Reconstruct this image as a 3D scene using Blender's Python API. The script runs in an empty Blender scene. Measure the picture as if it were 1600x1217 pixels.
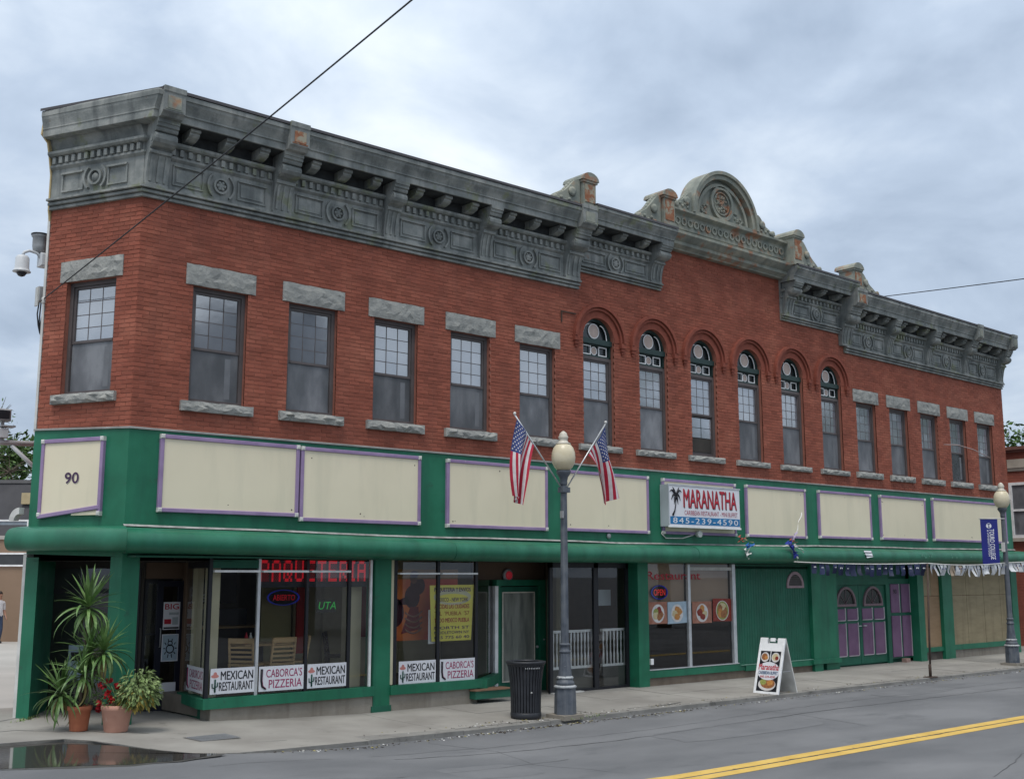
import bpy, bmesh, math, random
import numpy as np
from mathutils import Vector, Matrix

random.seed(7)
S = bpy.context.scene
COL = S.collection
PI = math.pi

# ------------------------------------------------------------------ camera, sky, sun, exposure
cam = bpy.data.cameras.new("camera")
cam.sensor_fit = 'HORIZONTAL'
cam.sensor_width = 36.0
cam.lens = 36.0 * 1.1106
cam.clip_start = 0.1
cam.clip_end = 2000.0
cam_ob = bpy.data.objects.new("camera", cam)
COL.objects.link(cam_ob)
cam_ob.location = (-6.773, -16.6, 2.287)
cam_ob.rotation_euler = (math.radians(90 + 9.278), 0, math.radians(-40.898))
S.camera = cam_ob

SUN_EL, SUN_AZ = math.radians(66), math.radians(232)      # azimuth clockwise from +Y, sun towards front-left
world = bpy.data.worlds.new("World")
S.world = world
world.use_nodes = True
wt = world.node_tree
wt.nodes.clear()


def wn(t, **k):
    n = wt.nodes.new(t)
    for a, b in k.items():
        setattr(n, a, b)
    return n


def build_world():
    L = wt.links.new
    out = wn('ShaderNodeOutputWorld')
    sky = wn('ShaderNodeTexSky', sky_type='NISHITA', sun_disc=False)
    sky.sun_elevation = SUN_EL
    sky.sun_rotation = SUN_AZ
    bg1 = wn('ShaderNodeBackground')
    bg1.inputs[1].default_value = 0.09
    L(sky.outputs[0], bg1.inputs[0])
    tc = wn('ShaderNodeTexCoord')
    sep = wn('ShaderNodeSeparateXYZ')
    L(tc.outputs['Generated'], sep.inputs[0])
    zz = wn('ShaderNodeMath', operation='ADD'); zz.inputs[1].default_value = 0.36
    zc = wn('ShaderNodeMath', operation='MAXIMUM'); zc.inputs[1].default_value = 0.0
    L(sep.outputs[2], zc.inputs[0]); L(zc.outputs[0], zz.inputs[0])
    comb = wn('ShaderNodeCombineXYZ')
    for i in (0, 1):
        d = wn('ShaderNodeMath', operation='DIVIDE')
        L(sep.outputs[i], d.inputs[0]); L(zz.outputs[0], d.inputs[1]); L(d.outputs[0], comb.inputs[i])
    mp = wn('ShaderNodeMapping')
    mp.inputs['Location'].default_value = (-3.577, -8.442, 4.328)
    mp.inputs['Rotation'].default_value = (0, 0, math.radians(25))
    mp.inputs['Scale'].default_value = (1, 1, 1)
    L(comb.outputs[0], mp.inputs[0])

    def noise(scale, det, rough, dist=0.0):
        n = wn('ShaderNodeTexNoise')
        n.inputs['Scale'].default_value = scale
        n.inputs['Detail'].default_value = det
        n.inputs['Roughness'].default_value = rough
        n.inputs['Distortion'].default_value = dist
        L(mp.outputs[0], n.inputs['Vector'])
        return n
    n1 = noise(1.7, 5.0, 0.5, 0.25)
    n2 = noise(4.2, 7.0, 0.56, 0.3)
    mx = wn('ShaderNodeMix', data_type='FLOAT')
    mx.inputs[0].default_value = 0.36
    L(n1.outputs[0], mx.inputs[2]); L(n2.outputs[0], mx.inputs[3])
    cr = wn('ShaderNodeValToRGB')
    e = cr.color_ramp
    e.elements[0].position = 0.34; e.elements[0].color = (0.25, 0.31, 0.40, 1)
    e.elements[1].position = 0.66; e.elements[1].color = (0.70, 0.74, 0.78, 1)
    a = e.elements.new(0.45); a.color = (0.36, 0.43, 0.53, 1)
    b = e.elements.new(0.54); b.color = (0.50, 0.565, 0.645, 1)
    L(mx.outputs[0], cr.inputs[0])
    bg2 = wn('ShaderNodeBackground')
    nm = wn('ShaderNodeMix', data_type='RGBA')      # unseen overhead cloud whitened to take the blue cast off the light
    nm.inputs[7].default_value = (0.62, 0.64, 0.66, 1)
    nr_ = wn('ShaderNodeMapRange')
    nr_.inputs[1].default_value = 0.45; nr_.inputs[2].default_value = 0.95
    nr_.inputs[3].default_value = 0.0; nr_.inputs[4].default_value = 0.7
    L(sep.outputs[2], nr_.inputs[0])
    L(nr_.outputs[0], nm.inputs[0]); L(cr.outputs[0], nm.inputs[6])
    L(nm.outputs[2], bg2.inputs[0])
    # overcast sky: brighter overhead than at the horizon
    zr_ = wn('ShaderNodeMapRange')
    zr_.inputs[1].default_value = 0.0; zr_.inputs[2].default_value = 0.9
    zr_.inputs[3].default_value = 0.86; zr_.inputs[4].default_value = 1.35
    L(sep.outputs[2], zr_.inputs[0])
    L(zr_.outputs[0], bg2.inputs[1])
    ms = wn('ShaderNodeMixShader')
    ms.inputs[0].default_value = 0.93
    L(bg1.outputs[0], ms.inputs[1]); L(bg2.outputs[0], ms.inputs[2])
    L(ms.outputs[0], out.inputs[0])


build_world()
sun = bpy.data.lights.new("sun", 'SUN')
sun.energy = 1.5
sun.angle = math.radians(24)
sun.color = (1.0, 0.95, 0.88)
sun_ob = bpy.data.objects.new("sun", sun)
COL.objects.link(sun_ob)
sd = Vector((math.sin(SUN_AZ) * math.cos(SUN_EL), math.cos(SUN_AZ) * math.cos(SUN_EL), math.sin(SUN_EL)))
sun_ob.rotation_euler = sd.to_track_quat('Z', 'Y').to_euler()
S.view_settings.view_transform = 'Standard'
S.view_settings.look = 'None'
S.view_settings.gamma = 1.0
S.view_settings.exposure = 0.6
S.view_settings.use_curve_mapping = False
S.cycles.max_bounces = 8
S.cycles.transparent_max_bounces = 16

# ------------------------------------------------------------------ materials
MATS = {}


def rgb(r, g, b):
    return (r, g, b, 1.0)


def mat(name, cols, scale=3.0, rough=0.7, bump=0.0, bscale=40.0, spec=0.4, stretch=(1, 1, 1), metallic=0.0,
        spots=None, island=0.0, detail=6.0, ramp=(0.35, 0.65), ior=1.45, emission=None, streak=None):
    """Noise-driven paint / stone / metal. cols: 1-3 colours mixed by large noise; spots: (colour, scale, threshold, amount)."""
    if name in MATS:
        return MATS[name]
    m = bpy.data.materials.new(name)
    m.use_nodes = True
    nt = m.node_tree
    N, L = nt.nodes, nt.links.new
    bs = N['Principled BSDF']
    bs.inputs['Roughness'].default_value = rough
    bs.inputs['Metallic'].default_value = metallic
    bs.inputs['Specular IOR Level'].default_value = spec
    bs.inputs['IOR'].default_value = ior
    geo = N.new('ShaderNodeNewGeometry')
    mp = N.new('ShaderNodeMapping')
    mp.inputs['Scale'].default_value = stretch
    L(geo.outputs['Position'], mp.inputs[0])

    def noise(sc, det=detail, ro=0.55, vec=None):
        n = N.new('ShaderNodeTexNoise')
        n.inputs['Scale'].default_value = sc
        n.inputs['Detail'].default_value = det
        n.inputs['Roughness'].default_value = ro
        L((vec or mp).outputs[0], n.inputs['Vector'])
        return n
    if len(cols) == 1:
        c = cols[0]
        cols = [tuple(x * 0.88 for x in c[:3]), c, tuple(min(1, x * 1.1) for x in c[:3])]
    n = noise(scale)
    cr = N.new('ShaderNodeValToRGB')
    els = cr.color_ramp.elements
    els[0].position, els[1].position = ramp
    els[0].color = (*cols[0][:3], 1)
    els[1].color = (*cols[-1][:3], 1)
    if len(cols) == 3:
        k = els.new(sum(ramp) / 2)
        k.color = (*cols[1][:3], 1)
    L(n.outputs[0], cr.inputs[0])
    cur = cr.outputs[0]

    def mixc(fac, a, bcol, blend='MIX'):
        x = N.new('ShaderNodeMix')
        x.data_type = 'RGBA'
        x.blend_type = blend
        if isinstance(fac, float):
            x.inputs[0].default_value = fac
        else:
            L(fac, x.inputs[0])
        L(a, x.inputs[6])
        if isinstance(bcol, tuple):
            x.inputs[7].default_value = (*bcol[:3], 1)
        else:
            L(bcol, x.inputs[7])
        return x.outputs[2]
    for (sc, ss, th, am) in (spots or []):
        n2 = noise(ss, 5.0, 0.6, geo if False else mp)
        r2 = N.new('ShaderNodeMapRange')
        r2.inputs[1].default_value = th
        r2.inputs[2].default_value = th + 0.08
        r2.inputs[3].default_value = 0.0
        r2.inputs[4].default_value = am
        L(n2.outputs[0], r2.inputs[0])
        cur = mixc(r2.outputs[0], cur, sc)
    if streak:
        sc, am, sx = streak
        mp2 = N.new('ShaderNodeMapping')
        mp2.inputs['Scale'].default_value = (sx, sx, 0.35)
        L(geo.outputs['Position'], mp2.inputs[0])
        n3 = noise(1.0, 4.0, 0.6, mp2)
        r3 = N.new('ShaderNodeMapRange')
        r3.inputs[1].default_value = 0.5
        r3.inputs[2].default_value = 0.68
        r3.inputs[4].default_value = am
        L(n3.outputs[0], r3.inputs[0])
        cur = mixc(r3.outputs[0], cur, sc)
    if island > 0:
        oi = N.new('ShaderNodeObjectInfo')
        ad = N.new('ShaderNodeMath'); ad.operation = 'ADD'
        L(geo.outputs['Random Per Island'], ad.inputs[0]); L(oi.outputs['Random'], ad.inputs[1])
        fr = N.new('ShaderNodeMath'); fr.operation = 'FRACT'
        L(ad.outputs[0], fr.inputs[0])
        mr = N.new('ShaderNodeMapRange')
        mr.inputs[3].default_value = 1.0 - island
        mr.inputs[4].default_value = 1.0 + island
        L(fr.outputs[0], mr.inputs[0])
        hs = N.new('ShaderNodeHueSaturation')
        L(cur, hs.inputs['Color']); L(mr.outputs[0], hs.inputs['Value'])
        cur = hs.outputs[0]
    L(cur, bs.inputs['Base Color'])
    if bump > 0:
        n4 = noise(bscale, 6.0, 0.6)
        bp = N.new('ShaderNodeBump')
        bp.inputs['Strength'].default_value = bump
        bp.inputs['Distance'].default_value = 0.02
        L(n4.outputs[0], bp.inputs['Height'])
        L(bp.outputs[0], bs.inputs['Normal'])
    nr = noise(scale * 2.3, 4.0)
    mr2 = N.new('ShaderNodeMapRange')
    mr2.inputs[3].default_value = max(0.02, rough - 0.12)
    mr2.inputs[4].default_value = min(1.0, rough + 0.12)
    L(nr.outputs[0], mr2.inputs[0])
    L(mr2.outputs[0], bs.inputs['Roughness'])
    if emission:
        bs.inputs['Emission Color'].default_value = (*emission[0][:3], 1)
        bs.inputs['Emission Strength'].default_value = emission[1]
    MATS[name] = m
    return m


def glass(name, tint=(0.9, 0.92, 0.92), refl=0.10, rough=0.0):
    """Thin pane: see-through with a mirror-like share that grows at grazing angles."""
    if name in MATS:
        return MATS[name]
    m = bpy.data.materials.new(name)
    m.use_nodes = True
    nt = m.node_tree
    N, L = nt.nodes, nt.links.new
    N.remove(N['Principled BSDF'])
    out = N['Material Output']
    tr = N.new('ShaderNodeBsdfTransparent')
    tr.inputs[0].default_value = (*tint, 1)
    gl = N.new('ShaderNodeBsdfGlossy')
    gl.inputs[0].default_value = (0.95, 0.97, 1, 1)
    gl.inputs['Roughness'].default_value = rough
    lw = N.new('ShaderNodeLayerWeight')
    lw.inputs[0].default_value = 0.35
    mr = N.new('ShaderNodeMapRange')
    mr.inputs[3].default_value = refl
    mr.inputs[4].default_value = min(1.0, refl + 0.75)
    L(lw.outputs['Fresnel'], mr.inputs[0])
    mx = N.new('ShaderNodeMixShader')
    L(mr.outputs[0], mx.inputs[0]); L(tr.outputs[0], mx.inputs[1]); L(gl.outputs[0], mx.inputs[2])
    L(mx.outputs[0], out.inputs[0])
    MATS[name] = m
    return m


BRICK = mat('brick', [(0.222, 0.069, 0.046), (0.262, 0.082, 0.054), (0.305, 0.105, 0.069)], scale=1.4, rough=0.85, bump=0.35,
            bscale=60, island=0.16, spec=0.25, spots=[((0.17, 0.058, 0.045), 1.6, 0.62, 0.3), ((0.50, 0.42, 0.36), 7.0, 0.735, 0.6)], streak=((0.18, 0.066, 0.05), 0.35, 2.2))
MORTAR = mat('mortar', [(0.27, 0.105, 0.074)], scale=5, rough=0.95, bump=0.3)
STONE = mat('sandstone', [(0.235, 0.24, 0.23), (0.295, 0.30, 0.285), (0.34, 0.34, 0.315)], scale=5, rough=0.9, bump=0.9, bscale=22,
            spots=[((0.13, 0.135, 0.13), 9, 0.63, 0.7)], spec=0.25)
ZINC = mat('cornice_paint', [(0.145, 0.160, 0.156), (0.215, 0.230, 0.222), (0.305, 0.315, 0.298)], scale=2.6, rough=0.75, bump=0.25, bscale=30,
           spots=[((0.18, 0.20, 0.115), 2.2, 0.575, 0.7), ((0.20, 0.10, 0.055), 4.2, 0.70, 0.7), ((0.33, 0.36, 0.36), 11, 0.64, 0.5)],
           streak=((0.085, 0.095, 0.097), 0.65, 6.0), spec=0.35)
ZINC_RUST = mat('cornice_paint_rusty', [(0.17, 0.19, 0.17), (0.235, 0.25, 0.215), (0.31, 0.31, 0.255)], scale=2.5, rough=0.8, bump=0.25, bscale=30,
                spots=[((0.30, 0.12, 0.055), 2.6, 0.575, 0.75), ((0.38, 0.25, 0.15), 5, 0.62, 0.5)],
                streak=((0.14, 0.145, 0.125), 0.6, 4.0), spec=0.3)
RUST = mat('rust', [(0.22, 0.085, 0.045), (0.30, 0.15, 0.085)], scale=9, rough=0.9, spots=[((0.30, 0.30, 0.235), 7, 0.50, 0.85), ((0.20, 0.22, 0.19), 11, 0.60, 0.7)])
ROOF = mat('roof_edge_metal', [(0.075, 0.072, 0.078)], scale=3, rough=0.6)
GREEN = mat('green_paint', [(0.010, 0.115, 0.062), (0.013, 0.138, 0.076), (0.019, 0.158, 0.09)], scale=1.4, rough=0.5, bump=0.06,
            streak=((0.009, 0.075, 0.050), 0.6, 3.0), spots=[((0.05, 0.17, 0.115), 16, 0.66, 0.5), ((0.03, 0.07, 0.05), 5, 0.63, 0.5), ((0.11, 0.22, 0.16), 34, 0.72, 0.7)])
GREEN_D = mat('green_paint_old', [(0.010, 0.085, 0.052), (0.014, 0.115, 0.072)], scale=2.0, rough=0.6, bump=0.1,
              streak=((0.012, 0.065, 0.045), 0.5, 4.0))
AWN = mat('awning_vinyl', [(0.010, 0.098, 0.055), (0.013, 0.125, 0.070), (0.02, 0.15, 0.09)], scale=1.6, rough=0.42, bump=0.30, bscale=3.5, stretch=(1.6, 1, .7),
          spots=[((0.035, 0.15, 0.11), 9, 0.70, 0.5)], streak=((0.011, 0.088, 0.06), 0.4, 2.0), spec=0.5)
CREAM = mat('cream_panel', [(0.66, 0.60, 0.45), (0.70, 0.64, 0.485)], scale=0.7, rough=0.7,
            spots=[((0.42, 0.41, 0.33), 9, 0.76, 0.5)], streak=((0.53, 0.50, 0.38), 0.4, 2.5))
PURPLE = mat('lilac_trim', [(0.235, 0.165, 0.30), (0.295, 0.215, 0.36)], scale=4, rough=0.6, spots=[((0.5, 0.46, 0.52), 12, 0.68, 0.5)])
PURPLE_P = mat('purple_panel', [(0.130, 0.068, 0.132), (0.165, 0.09, 0.165)], scale=3, rough=0.6)
WHITE = mat('white_paint', [(0.76, 0.77, 0.78)], scale=5, rough=0.5)
DIRTY_WHITE = mat('dirty_white', [(0.46, 0.46, 0.44), (0.60, 0.60, 0.58)], scale=4, rough=0.6)
BRONZE = mat('dark_window_frame', [(0.092, 0.080, 0.080)], scale=4, rough=0.5)
BLACK = mat('black_paint', [(0.016, 0.017, 0.022)], scale=6, rough=0.4)
NAVY = mat('dark_door', [(0.014, 0.016, 0.028)], scale=4, rough=0.35)
ALU = mat('aluminium', [(0.55, 0.57, 0.59)], scale=5, rough=0.35, metallic=0.5)
SASH_GLASS = mat('upper_sash_glass', [(0.15, 0.17, 0.20), (0.21, 0.235, 0.27), (0.30, 0.325, 0.36)], scale=0.55, island=0.10, bump=0.05, bscale=2.5, rough=0.05, spec=0.5, ior=3.6)  # uneven pale tones in the base colour imitate cloud reflections
SCREEN = mat('insect_screen', [(0.065, 0.072, 0.082), (0.105, 0.112, 0.125), (0.17, 0.178, 0.192)], scale=2.0, rough=0.55, spec=0.45, ior=1.7, stretch=(1.4, 1.4, 0.6), island=0.38)  # mottled colour imitates reflections in the lower sashes
FAN_GREEN = mat('fanlight_green', [(0.018, 0.040, 0.038)], rough=0.45)
FAN_PINK = mat('fanlight_glass_disc', [(0.40, 0.31, 0.27), (0.48, 0.38, 0.33)], scale=5, rough=0.25)
CONC = mat('concrete', [(0.215, 0.205, 0.188), (0.255, 0.245, 0.225), (0.295, 0.285, 0.262)], scale=0.8, rough=0.9, bump=0.25, bscale=45,
           spots=[((0.145, 0.138, 0.125), 2.2, 0.64, 0.55), ((0.07, 0.065, 0.06), 30, 0.735, 0.7)], spec=0.25)
CONC_OLD = mat('concrete_base', [(0.20, 0.18, 0.15), (0.27, 0.25, 0.215)], scale=2, rough=0.9, bump=0.4, bscale=30,
               streak=((0.13, 0.105, 0.085), 0.6, 4))
LOT = mat('lot_concrete', [(0.34, 0.335, 0.315), (0.40, 0.39, 0.37)], scale=0.5, rough=0.9, bump=0.2)
ASPH = mat('asphalt', [(0.122, 0.127, 0.135), (0.150, 0.155, 0.163), (0.182, 0.187, 0.195)], scale=0.5, rough=0.88, bump=0.5, bscale=140,
           spots=[((0.10, 0.105, 0.112), 1.1, 0.60, 0.5), ((0.26, 0.27, 0.28), 120, 0.66, 0.5), ((0.07, 0.072, 0.078), 90, 0.68, 0.5)],
           stretch=(0.6, 1.2, 1), spec=0.3)
CURB = mat('curb_stone', [(0.17, 0.165, 0.155), (0.235, 0.23, 0.215)], scale=3, rough=0.9, bump=0.4,
           spots=[((0.08, 0.078, 0.072), 5, 0.6, 0.7)])
YELLOW = mat('yellow_road_paint', [(0.50, 0.33, 0.075), (0.60, 0.41, 0.11)], scale=2.5, rough=0.8,
             spots=[((0.21, 0.19, 0.15), 9, 0.62, 0.75), ((0.2, 0.19, 0.17), 45, 0.64, 0.6)])
TAR = mat('crack_tar', [(0.070, 0.072, 0.075)], rough=0.7)
WOOD_L = mat('chair_wood', [(0.42, 0.27, 0.13), (0.50, 0.34, 0.17)], scale=7, rough=0.45, stretch=(1, 1, 5))
PLY = mat('plywood', [(0.235, 0.195, 0.12), (0.30, 0.25, 0.155)], scale=1.3, rough=0.8, stretch=(1, 1, 4),
          streak=((0.17, 0.135, 0.085), 0.5, 5))
PLY_R = mat('plywood_reddish', [(0.25, 0.165, 0.095), (0.31, 0.21, 0.125)], scale=1.3, rough=0.8, stretch=(1, 1, 4))
BLIND = mat('window_blind', [(0.34, 0.24, 0.17), (0.38, 0.275, 0.20)], scale=1.5, rough=0.8)
BEIGE_IN = mat('interior_cream', [(0.52, 0.48, 0.34), (0.60, 0.55, 0.39)], scale=2, rough=0.8)
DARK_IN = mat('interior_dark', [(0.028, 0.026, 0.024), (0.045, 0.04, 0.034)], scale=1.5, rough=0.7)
TAN_IN = mat('interior_tan', [(0.42, 0.37, 0.23)], scale=2, rough=0.7)
CEIL_IN = mat('interior_ceiling', [(0.33, 0.32, 0.29)], scale=2, rough=0.8)
BROWN_IN = mat('interior_brown', [(0.12, 0.08, 0.055)], scale=2, rough=0.7)
TERRA = mat('terracotta', [(0.36, 0.115, 0.06), (0.45, 0.16, 0.085)], scale=6, rough=0.85, spots=[((0.5, 0.33, 0.25), 8, 0.66, 0.5)])
TERRA_P = mat('pink_terracotta', [(0.42, 0.22, 0.165), (0.48, 0.265, 0.20)], scale=6, rough=0.85, spots=[((0.55, 0.42, 0.36), 8, 0.66, 0.5)])
LEAF = mat('yucca_leaf', [(0.065, 0.135, 0.035), (0.105, 0.195, 0.055), (0.16, 0.25, 0.09)], scale=6, rough=0.45, island=0.35, spec=0.5)
LEAF_DRY = mat('dry_leaf', [(0.22, 0.19, 0.07)], scale=6, rough=0.7, island=0.3)
LEAF_S = mat('soft_leaf', [(0.12, 0.18, 0.06), (0.19, 0.25, 0.10)], scale=8, rough=0.6, island=0.4)
LEAF_Y = mat('yellow_leaf', [(0.33, 0.26, 0.06)], scale=8, rough=0.6, island=0.35)
LEAF_T = mat('tree_leaf', [(0.035, 0.075, 0.018), (0.06, 0.115, 0.028), (0.085, 0.15, 0.035)], scale=1.2, rough=0.6, island=0.45)
BARK = mat('bark', [(0.10, 0.08, 0.06)], scale=8, rough=0.9, bump=0.5)
FLOWER = mat('red_petal', [(0.42, 0.012, 0.02)], scale=12, rough=0.5, island=0.3)
SOIL = mat('soil', [(0.03, 0.022, 0.016)], rough=0.95)
LAMP_BLUE = mat('lamp_post_paint', [(0.055, 0.066, 0.085), (0.080, 0.093, 0.115), (0.105, 0.118, 0.135)], scale=6, rough=0.5, bump=0.1,
                spots=[((0.33, 0.34, 0.34), 16, 0.68, 0.7)], streak=((0.15, 0.16, 0.175), 0.5, 14))
LAMP_WORN = mat('worn_lamp_edge', [(0.30, 0.32, 0.34), (0.42, 0.44, 0.45)], scale=14, rough=0.6, spots=[((0.09, 0.10, 0.125), 20, 0.55, 0.8)])
RED = mat('flag_red', [(0.36, 0.015, 0.04)], scale=8, rough=0.75)
FWHITE = mat('flag_white', [(0.56, 0.54, 0.55)], scale=8, rough=0.75)
FBLUE = mat('flag_blue', [(0.030, 0.050, 0.165)], scale=8, rough=0.75)
ROYAL = mat('banner_blue', [(0.014, 0.020, 0.175)], scale=3, rough=0.65)
NAVY_C = mat('pennant_navy', [(0.012, 0.018, 0.052), (0.018, 0.026, 0.07)], scale=9, rough=0.6, island=0.3)
PEN_WHITE = mat('pennant_white', [(0.42, 0.44, 0.47), (0.56, 0.57, 0.58)], scale=9, rough=0.6, island=0.25)
SIGN_WHITE = mat('sign_white', [(0.62, 0.63, 0.68), (0.68, 0.69, 0.73)], scale=1.5, rough=0.45)
SIGN_GREY = mat('sign_cabinet', [(0.36, 0.40, 0.43)], scale=2, rough=0.5)
INK = mat('black_ink', [(0.012, 0.013, 0.018)], rough=0.5)
INK_RED = mat('red_ink', [(0.40, 0.018, 0.035)], rough=0.5)
INK_PURPLE = mat('plum_ink', [(0.30, 0.025, 0.10)], rough=0.5)
INK_BLUE = mat('blue_ink', [(0.012, 0.155, 0.36)], rough=0.5)
INK_GREEN = mat('cactus_green', [(0.008, 0.06, 0.045)], rough=0.5)
PINK = mat('pink_ink', [(0.48, 0.19, 0.17)], rough=0.6)
YEL_P = mat('yellow_poster', [(0.72, 0.65, 0.11), (0.78, 0.71, 0.14)], scale=2, rough=0.6)
MURAL = mat('mural_red', [(0.55, 0.035, 0.03), (0.66, 0.09, 0.04), (0.70, 0.20, 0.05)], scale=0.9, rough=0.6)
LED = mat('led_red', [(0.5, 0.01, 0.015)], emission=((1.0, 0.02, 0.04), 0.20))
LED_DIM = mat('led_dim', [(0.10, 0.006, 0.01)], emission=((1.0, 0.02, 0.04), 0.10))
NEON_G = mat('neon_green', [(0.05, 0.4, 0.08)], emission=((0.06, 0.9, 0.15), 0.10))
NEON_R = mat('neon_red', [(0.4, 0.02, 0.02)], emission=((1.0, 0.06, 0.05), 0.25))
NEON_B = mat('neon_blue', [(0.02, 0.03, 0.3)], emission=((0.05, 0.08, 0.9), 0.06))
EXITR = mat('red_lens', [(0.33, 0.035, 0.05)], rough=0.4, emission=((1, 0.05, 0.08), 0.06))
FOOD = [mat('food_brown', [(0.20, 0.075, 0.03), (0.36, 0.16, 0.06)], scale=30, rough=0.5),
        mat('food_orange', [(0.42, 0.17, 0.04), (0.50, 0.25, 0.08)], scale=30, rough=0.5),
        mat('food_cream', [(0.48, 0.40, 0.22), (0.55, 0.47, 0.30)], scale=30, rough=0.5),
        mat('food_green', [(0.20, 0.25, 0.06), (0.33, 0.33, 0.10)], scale=30, rough=0.5),
        mat('food_red', [(0.17, 0.02, 0.015), (0.25, 0.04, 0.025)], scale=30, rough=0.5)]
PLATE = mat('plate_white', [(0.60, 0.58, 0.57)], scale=6, rough=0.4)
TABLE_P = mat('photo_ground', [(0.27, 0.11, 0.07), (0.36, 0.17, 0.12)], scale=9, rough=0.5)
SKYBLUE_P = mat('photo_blue', [(0.34, 0.44, 0.52)], scale=6, rough=0.5)
TAN_WALL = mat('tan_wall', [(0.225, 0.155, 0.105), (0.265, 0.185, 0.13)], scale=0.6, rough=0.85, bump=0.2)
MANSARD = mat('dark_mansard', [(0.058, 0.058, 0.064)], scale=1.5, rough=0.8)
FAR_BRICK = mat('far_brick', [(0.20, 0.062, 0.045), (0.26, 0.085, 0.058)], scale=3, rough=0.9, bump=0.4, bscale=30, island=0.2)
GREYMET = mat('grey_metal', [(0.30, 0.31, 0.32)], scale=5, rough=0.5, metallic=0.3)
GLOBE = mat('lamp_globe', [(0.54, 0.475, 0.33), (0.62, 0.565, 0.43)], scale=3, rough=0.3, stretch=(1, 1, 2.0))
GLOBE_TOP = mat('lamp_finial', [(0.52, 0.49, 0.42)], scale=6, rough=0.4)
RUSTPOLE = mat('rusty_pole', [(0.055, 0.04, 0.034), (0.09, 0.06, 0.045)], scale=9, rough=0.8)
CANBLACK = mat('can_black', [(0.020, 0.022, 0.027), (0.03, 0.033, 0.04)], scale=6, rough=0.45)
SKIN = mat('skin', [(0.36, 0.20, 0.14)], rough=0.6)
JEANS = mat('jeans', [(0.045, 0.07, 0.13)], scale=10, rough=0.9)
TEE = mat('white_cotton', [(0.66, 0.67, 0.70)], scale=5, rough=0.9)
HAIR = mat('dark_hair', [(0.03, 0.022, 0.018)], rough=0.6)
CABLE = mat('black_cable', [(0.022, 0.024, 0.028)], rough=0.6)
CAMGREY = mat('camera_white', [(0.50, 0.52, 0.54)], scale=4, rough=0.45)
YELWOOD = mat('bare_wood', [(0.40, 0.31, 0.16), (0.47, 0.37, 0.20)], scale=3, rough=0.8)
G_SHOP = glass('shop_glass', (0.93, 0.95, 0.94), 0.03)
G_DARK = glass('dusty_glass', (0.60, 0.63, 0.62), 0.06, 0.05)


def water_mat():
    m = bpy.data.materials.new('puddle_water')
    m.use_nodes = True
    bs = m.node_tree.nodes['Principled BSDF']
    bs.inputs['Base Color'].default_value = (0.05, 0.048, 0.044, 1)
    bs.inputs['Roughness'].default_value = 0.06
    bs.inputs['IOR'].default_value = 1.55
    return m


WATER = water_mat()


def mottled_glass():
    return G_DARK


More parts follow.
